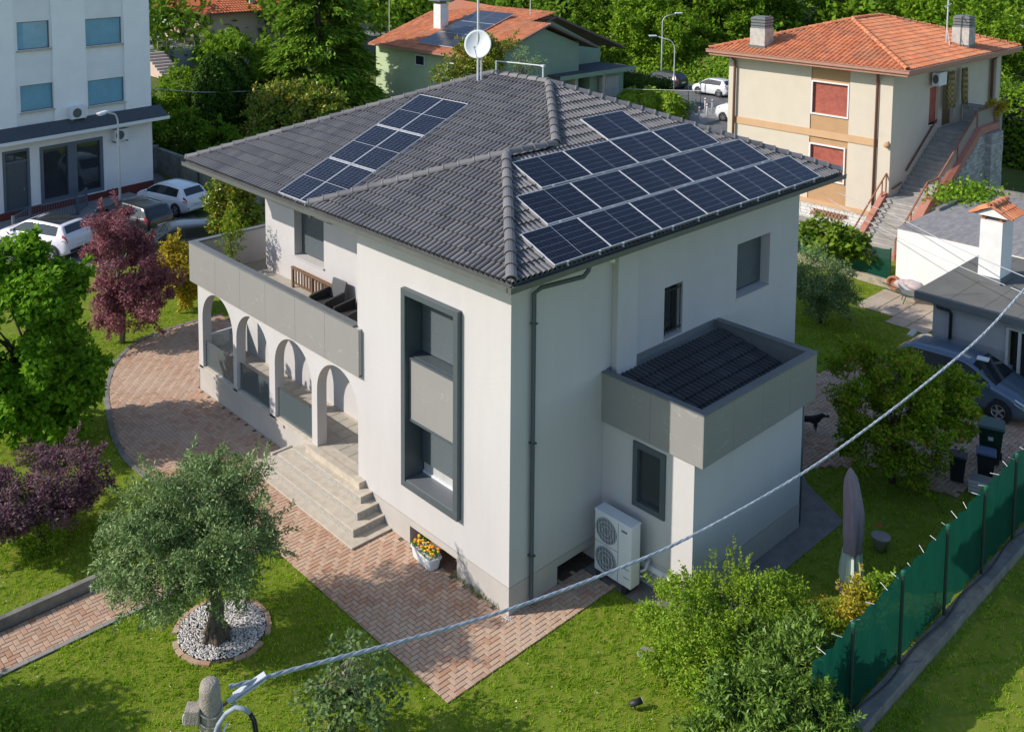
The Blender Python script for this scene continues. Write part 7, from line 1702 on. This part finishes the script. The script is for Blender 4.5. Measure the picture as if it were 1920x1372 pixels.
# ---- conifers with layered drooping sprays
def conifer_mesh(H, R, n, m, ln=0.34, wd=0.09, droop=0.35, z0=0.8, lay=17):
    Pp = []; Dd = []
    per = n//(lay*9)
    for i in range(lay):
        z = z0 + (H-z0)*(i/lay)**0.92; L = R*(1-((z-z0)/(H-z0))**1.15)*rng.uniform(0.85, 1.1)+0.25
        for b in range(9):
            a = rng.uniform(0, 2*np.pi); bl_ = L*rng.uniform(0.72, 1.1); zb = z+rng.uniform(-.3, .3)*(H/lay); s = rng.uniform(0.18, 1.0, per)**0.75; w = (rng.normal(size=per)*0.16)*bl_*s**0.6*0.9
            x = np.cos(a)*bl_*s - np.sin(a)*w; y = np.sin(a)*bl_*s + np.cos(a)*w; zz = zb + 0.14*bl_*s - droop*bl_*s**2.2 - abs(rng.normal(size=per))*0.10
            Pp.append(np.stack([x, y, zz], 1)); d = np.stack([np.cos(a)+rng.normal(size=per)*.5, np.sin(a)+rng.normal(size=per)*.5, -0.35*s-0.1+rng.normal(size=per)*.25], 1); Dd.append(d)
    P = np.concatenate(Pp); D = np.concatenate(Dd); N = len(P)
    return raw_mesh('crown', leaf_quads(P, D, rng.normal(size=(N, 3))*.45+np.array([0, 0, 1.0]), rng.uniform(0.6, 1.3, N)*ln, rng.uniform(.7, 1.3, N)*wd), m, 4)
def conifer(name, label, cat, loc, me, H, tr=0.22, barkm='bark', sc=1.0):
    t = thing(name, label, cat, loc); share('crown', me, t, (0, 0, 0)); m = MB(); m.tube([(0, 0, -.1), (0, 0, H*0.5), (0, 0, H*0.96)], [tr, tr*0.6, 0.03], 8); m.build('trunk', barkm, t, world=False); 
    if sc != 1.0: t.scale = (sc,)*3
    return t
big = conifer_mesh(14.5, 5.9, 60000, 'leaf_conifer', 0.52, 0.15, 0.38, 0.6, 22)
conifer('big_conifer', 'huge layered bright green conifer between office and green house', 'conifer', (26.0, 45.5, -0.1), big, 14.5, 0.35)
cm = conifer_mesh(11.5, 4.2, 15000, 'leaf_conifer', 0.5, 0.14, 0.5, 1.0, 14)
conifer('weeping_conifer', 'weeping conifer behind the ridge end of green house roof', 'conifer', (70.0, 68.0, -0.1), cm, 11.5, 0.3)
conifer('weeping_conifer', 'weeping conifer right of the green house aerial mast', 'conifer', (69.5, 60.5, -0.1), cm, 11.5, 0.3)
bc = conifer_mesh(10.5, 6.8, 16000, 'leaf_cedar_blue', 0.5, 0.13, 0.25, 1.0, 12)
conifer('blue_cedar', 'silvery blue cedar behind the left part of cream house roof', 'cedar', (88.0, 43.0, -0.1), bc, 10.5, 0.3)
# ---- mid-distance garden
tree('magnolia_tree', 'broad glossy magnolia just behind the left roof slope', 'magnolia', (20.6, 40.2, -0.1),
     dict(m='leaf_magnolia', ells=[(0, 0, 2.6, 3.1, 3.0, 1.75), (-2.0, -0.8, 1.6, 2.0, 1.8, 1.5)], n=22000, ln=0.27, wd=0.12, n_clumps=170, rc=0.55, shell=0.6), (2.0, 0.15, 16))
def column(label, x, y, h, r, n, m='leaf_cypress', name='cypress', cat='cypress'):
    t = thing(name, label, cat, (x, y, -0.1)); z = rng.uniform(0.02, 1, n); a = rng.uniform(0, 2*np.pi, n); prof = np.minimum(1, (1-z)*3.2)**0.6*np.minimum(1, 0.75+z)
    rr_ = r*prof*rng.uniform(0.72, 1.05, n)*(1+0.12*np.sin(5*a+z*4)); P = np.stack([rr_*np.cos(a), rr_*np.sin(a), z*h], 1); D = np.stack([np.cos(a)*.4, np.sin(a)*.4, np.full(n, -0.5)], 1)+rng.normal(size=(n, 3))*.4
    share('crown', raw_mesh('crown', leaf_quads(P, D, np.stack([np.cos(a), np.sin(a), np.full(n, .5)], 1), rng.uniform(.2, .4, n), 0.12), m, 4), t, (0, 0, 0)); mb = MB(); mb.tube([(0, 0, 0), (0, 0, h*0.8)], [0.15, 0.05], 7); mb.build('trunk', 'bark', t, world=False)
column('dark clipped cypress mass at the left of the three', 17.6, 45.6, 6.0, 1.5, 9000); column('dark cypress column in front of the round weeping tree', 19.4, 46.3, 5.8, 1.5, 9000); column('lower dark cypress at the foot of the big conifer', 22.8, 48.2, 4.6, 1.6, 8000)
tree('weeping_tree', 'round-topped weeping green tree above the dark cypresses', 'weeping tree', (21.4, 49.3, -0.1),
     dict(m='leaf_wood_bright', ells=[(0, 0, 4.9, 2.3, 2.2, 2.0), (0.2, -.6, 3.2, 2.3, 2.1, 2.2)], n=20000, ln=0.34, wd=0.10, n_clumps=140, rc=0.5, shell=0.75, droop=1.4), (4.2, 0.16, 16))
tree('garden_shrub', 'light green loose tree left of the cypresses', 'shrub', (16.2, 47.5, -0.1),
     dict(m='leaf_wood_bright', ells=[(0, 0, 3.3, 1.6, 1.6, 1.6), (-.5, .2, 2.0, 1.4, 1.4, 1.2)], n=8000, ln=0.22, wd=0.11, n_clumps=80, rc=0.45), (2.0, 0.1, 14))
for x, y, z, a, c, lab in ((13.6, 42.5, 1.6, 1.7, 1.5, 'dark leafy shrub beside the right end of office block'), (14.9, 39.6, 1.2, 1.5, 1.2, 'dark shrub in the hollow between wall and cypresses'), (15.6, 36.6, 1.1, 1.4, 1.1, 'feathery dark green shrub above the boundary wall'), (13.2, 47.5, 2.0, 1.6, 1.7, 'dark shrub farther back beside the office block')):
    tree('garden_shrub', lab, 'shrub', (x, y, -0.1), dict(m='leaf_wood', ells=[(0, 0, z, a, a, c)], n=5500, ln=0.24, wd=0.11, n_clumps=60, rc=0.42), (1.2, 0.08, 10))
tree('flowering_climber', 'loose tree with pale flowers before the green house front', 'tree', (27.0, 29.4, -0.1),
     dict(m='leaf_magnolia', ells=[(0, 0, 6.3, 1.7, 1.7, 1.7), (-1.2, .6, 5.6, 1.5, 1.5, 1.2), (.6, -.9, 7.2, 1.0, 1.0, 0.9)], n=9500, ln=0.20, wd=0.085, n_clumps=140, rc=0.38, shell=0.2), (5.6, 0.12, 40), 'pale_bark')
tree('bare_shrub', 'half bare pale twiggy shrub against the green gable wall', 'shrub', (30.4, 29.2, -0.1),
     dict(m='leaf_cedar_blue', ells=[(0, 0, 5.9, 1.3, 1.2, 1.4)], n=900, ln=0.16, wd=0.05, n_clumps=60, rc=0.3, shell=0.2), (5.0, 0.09, 46), 'pale_bark')
def hedge(name, label, x0, y0, x1, y1, h, n, m='leaf_hedge', ln=0.2):
    t = thing(name, label, 'hedge', ((x0+x1)/2, (y0+y1)/2, -0.05)); u = rng.uniform(0, 1, (n, 3)); f = rng.integers(0, 5, n); P = u*np.array([x1-x0, y1-y0, h])
    P[f == 0, 0] = 0; P[f == 1, 0] = x1-x0; P[f == 2, 1] = 0; P[f == 3, 1] = y1-y0; P[f == 4, 2] = h; P += rng.normal(size=(n, 3))*0.12; P -= np.array([(x1-x0)/2, (y1-y0)/2, 0]); P[:, 2] = abs(P[:, 2])
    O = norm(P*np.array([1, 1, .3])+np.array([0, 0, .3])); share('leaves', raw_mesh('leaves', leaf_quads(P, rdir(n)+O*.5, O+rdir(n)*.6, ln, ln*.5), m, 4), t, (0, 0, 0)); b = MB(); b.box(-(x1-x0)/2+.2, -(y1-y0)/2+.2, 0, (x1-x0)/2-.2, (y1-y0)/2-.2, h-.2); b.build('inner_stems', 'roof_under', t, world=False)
hedge('clipped_hedge', 'dark clipped hedge in front of the silver car', 48.5, 33.6, 52.2, 38.5, 2.1, 12000)
for x, y, h, lab in ((44.6, 31.6, 2.5, 'yellow-green conifer shrub at the left of the street row'), (45.2, 30.4, 2.7, 'yellow-green conifer shrub in the middle of the street row'), (45.9, 29.2, 2.4, 'yellow-green conifer shrub at the right of the street row')):
    column(lab, x, y, h, 1.05, 4500, 'leaf_spirea', 'conifer_shrub', 'shrub')
pl2 = thing('street_planter', 'round concrete planter beside the conifer shrubs', 'planter', (47.2, 29.0, -.05)); m = MB(); m.lathe([(0.5, 0), (0.75, 0.8), (0.8, 0.85), (0.7, 0.85)], (47.2, 29.0, -.05), 16); m.build('tub', 'concrete', pl2, smooth=True)
P = rng.normal(size=(900, 3))*np.array([.5, .5, .3])+np.array([0, 0, 1.1]); share('foliage', raw_mesh('foliage', leaf_quads(P, rdir(900), rdir(900), .2, .08), 'leaf_birch', 4), pl2, (0, 0, 0))
# vine on the white garage roof and garden right of the cream house
P = rng.normal(size=(1700, 3))*np.array([.95, .5, .15])+np.array([32.0, 3.25, 2.55]); P[:, 2] = np.maximum(P[:, 2], 2.45); tag(share('vine', raw_mesh('vine', leaf_quads(P, rdir(1700)+np.array([0, 0, .3]), rdir(1700)+np.array([0, 0, 1]), .2, .13), 'ivy_leaf', 4), None, (0, 0, 0)), 'leafy vine creeping over the back edge of white garage roof', 'vine', kind='stuff')
for x, y, z, lab in ((34.6, 4.2, 0.6, 'small pot plant against stone stair wall, left one'), (35.4, 4.2, 0.7, 'small pot plant against stone stair wall, right one')):
    tree('stair_plant', lab, 'plant', (x, y, 0), dict(m='leaf_wood', ells=[(0, 0, 0.9, .3, .3, .3)], n=500, ln=.12, wd=.06, n_clumps=14, rc=.16), (.7, .03, 4))
tree('landing_plant', 'yellowish trailing plant on the stair landing wall', 'plant', (39.2, 4.7, 5.3), dict(m='leaf_yellow', ells=[(0, 0, .15, .45, .5, .35)], n=900, ln=.14, wd=.05, n_clumps=20, rc=.2, droop=.6), (.2, .03, 4))

# ---- background trees: three broadleaf crowns copied with their own size
def broad(m, n=13000, seed=0):
    e = [(0, 0, 5.6, 3.0, 3.0, 2.6), (1.4, 0.6, 4.2, 2.4, 2.4, 2.2), (-1.5, -0.5, 4.4, 2.3, 2.3, 2.2), (0.2, -1.4, 3.2, 2.5, 2.2, 2.0), (0.2, 1.2, 6.3, 1.9, 1.9, 1.8)]
    return dict(m=m, ells=e, n=n, ln=0.36, wd=0.20, n_clumps=110, rc=0.72, shell=0.65)
pa = tree('broadleaf_tree', 'mid-green spreading tree behind the far street, right of green house', 'tree', (69.7, 55.2, -.1), broad('leaf_wood'), (4.5, 0.22, 16), group='trees beyond the far street')
pb_ = tree('broadleaf_tree', 'bright green tree overhanging the two street lamps', 'tree', (66.5, 47.5, -.1), broad('leaf_wood_bright'), (4.5, 0.22, 16), group='trees beyond the far street')
for src, x, y, rz, s, lab in ((pa, 74.5, 48.6, 1.0, 1.25, 'tall dark tree directly behind the street lamps'), (pb_, 66.2, 42.6, 2.1, 0.8, 'bright bushy tree above the ivy bank left of cream house'), (pa, 73.5, 41.6, 3.0, 1.15, 'dark tree behind the left chimney of cream house'), (pa, 79.5, 43.0, 4.2, 1.3, 'tallest dark tree left of the blue cedar'),
     (pb_, 87.3, 35.6, 0.5, 1.2, 'bright tree behind the ridge of cream house roof'), (pa, 86.1, 30.0, 5.0, 1.35, 'dark tree behind the right slope of cream house roof'), (pb_, 78.9, 22.9, 1.7, 1.25, 'bright tree behind the right chimney of cream house'), (pa, 73.0, 74.0, 2.6, 1.2, 'dark tree above the left half of green house ridge'),
     (pa, 67.4, 80.1, 3.7, 1.25, 'dark tree behind the green house white chimney'), (pb_, 60.5, 78.0, 4.6, 1.2, 'bright tree right behind the top of big conifer'), (pa, 52.0, 88.0, 0.9, 1.2, 'dark tree between pink house and big conifer'), (pa, 42.2, 103.0, 1.9, 1.1, 'dark tree behind the pink house roof'), (pa, 60.5, 51.5, 5.6, 0.62, 'low tree beside the silver car on far street')):
    dup(src, (x, y, -.1), rz, lab, s)
wl2 = tree('willow_tree', 'large pale green feathery tree right of the cream house', 'tree', (60.5, 12.8, -.1),
     dict(m='leaf_wood_bright', ells=[(0, 0, 6.0, 3.6, 3.6, 2.6), (-1.5, 1.0, 4.5, 3.0, 3.0, 2.4), (1, -2, 4.6, 3.0, 3.0, 2.4)], n=22000, ln=0.40, wd=0.12, n_clumps=150, rc=0.7, shell=0.6, droop=0.9, flat=.4), (5, 0.25, 16))
hedge('tall_hedge', 'tall dark green hedge right of the cream house', 50.5, 1.5, 55.5, 10.5, 4.3, 16000, 'leaf_wood', .3)
# ivy bank across the street
n = 16000; y = rng.uniform(30, 56, n); hh = rng.uniform(0, 1, n)**0.8; P = np.stack([64.0+hh*3.0+rng.normal(size=n)*.3, y, hh*(3.2+0.9*np.sin(y*.6))], 1)
tag(share('ivy_bank', raw_mesh('ivy_bank', leaf_quads(P, rdir(n)+np.array([-.5, 0, -.3]), rdir(n)*.6+np.array([-.8, 0, .6]), .34, .24), 'ivy_leaf', 4), None, (0, 0, 0)), 'ivy covered bank running along the far side of the street', 'ivy', kind='stuff')
bk = MB(); bk.add([(63.9, 25, -.1), (63.9, 60, -.1), (67.5, 60, 3.2), (67.5, 25, 3.2), (75, 60, 3.3), (75, 25, 3.3)], [(0, 1, 2, 3), (3, 2, 4, 5)]); structure(bk.build('bank', 'rough_ground'))
# far woods: one mass
n = 90000; k = 900
az = rng.uniform(rad(8), rad(78), k); dist_ = rng.uniform(100, 185, k); Cc = np.stack([CAMP[0]+dist_*np.cos(az), CAMP[1]+dist_*np.sin(az), rng.uniform(1.5, 8.5, k)+ (dist_-100)*0.05], 1)
kk = rng.integers(0, k, n); d = rdir(n); P = Cc[kk]+d*(rng.uniform(0, 1, n)**.4*rng.uniform(1.6, 3.6, k)[kk])[:, None]; P[:, 2] = np.maximum(P[:, 2], 0.1)
tag(share('far_woods', raw_mesh('far_woods', leaf_quads(P, rdir(n), d*.7+rdir(n)*.5+np.array([0, 0, .5]), rng.uniform(.5, 1.0, n), .45), 'leaf_wood', 4), None, (0, 0, 0)), 'dense green woodland filling the far background', 'woods', kind='stuff')

# ---- grass blades on the lawns
fence_kerb = [(0.5, -6.45), (16, -6.45), (16, -6.05), (0.5, -6.05)]
apron_poly = [(2.75, -2.2), (3.2, -3.06), (8.5, -3.06), (9.4, -1.6), (11.4, -0.02), (2.4, -0.02), (2.35, -1.5)]
def blades(n, x0, x1, y0, y1, size):
    q = n//7; tx = rng.uniform(x0, x1, q); ty = rng.uniform(y0, y1, q); ts = rng.uniform(.55, 1.35, q); kk = rng.integers(0, q, n); x = tx[kk]+rng.normal(size=n)*.035; y = ty[kk]+rng.normal(size=n)*.035; hs = ts[kk]
    ok = ~inpoly_np(x, y, patio_poly) & ~inpoly_np(x, y, drive_poly) & ~inpoly_np(x, y, apron_poly) & ~inpoly_np(x, y, fence_kerb)
    ok &= ~((x > -12) & (x < -2.5) & (y > 5.34) & (y < 6.72)) & ~((x > 0) & (x < 11.45) & (y > -0.02) & (y < 13.7)) & ~((x > 2.9) & (x < 7.5) & (y > -2.5) & (y < 0)) & ~(((x+4.72)**2+(y-3.62)**2) < 0.86**2)
    ok &= ~inpoly_np(x, y, [(21.3, 0.6), (23.9, 0.2), (25.0, 3.1), (22.6, 3.0)])
    x, y = x[ok], y[ok]; n = len(x); a = rng.uniform(0, 2*np.pi, n); h = rng.uniform(0.6, 1.3, n)*size*hs[ok]; w = 0.0085*size/0.05; z = np.full(n, -0.03)
    lean = rng.normal(size=(n, 2))*0.5*h[:, None]
    A = np.stack([x-np.cos(a)*w, y-np.sin(a)*w, z], 1); B = np.stack([x+np.cos(a)*w, y+np.sin(a)*w, z], 1); T = np.stack([x+lean[:, 0], y+lean[:, 1], z+h], 1)
    return np.stack([A, B, T], 1)
G = np.concatenate([blades(200000, -9.5, 4.5, -7, 9, 0.055), blades(60000, -9.5, 3.5, 9, 22, 0.06), blades(70000, 4.5, 20, -9, 4, 0.06), blades(30000, 12, 25, 1, 9, 0.06)])
tag(share('grass', raw_mesh('grass', G, 'blade', 3), None, (0, 0, 0)), 'short mown grass of the garden lawns', 'grass', kind='stuff')
n = 260; x = rng.uniform(-9, 3, n); y = rng.uniform(-6.5, 12, n); ok = ~inpoly_np(x, y, patio_poly) & ~((y > 5.3) & (y < 6.8)); P = np.stack([x[ok], y[ok], np.full(ok.sum(), 0.02)], 1); n = len(P)
tag(share('daisies', raw_mesh('daisies', leaf_quads(P, rng.normal(size=(n, 3))*np.array([1, 1, .1]), np.tile([[0, 0, 1.]], (n, 1)), 0.03, 0.03, 0), 'white_plastic', 4), None, (0, 0, 0)), 'tiny white clover flowers dotted over the front lawn', 'flowers', kind='stuff')
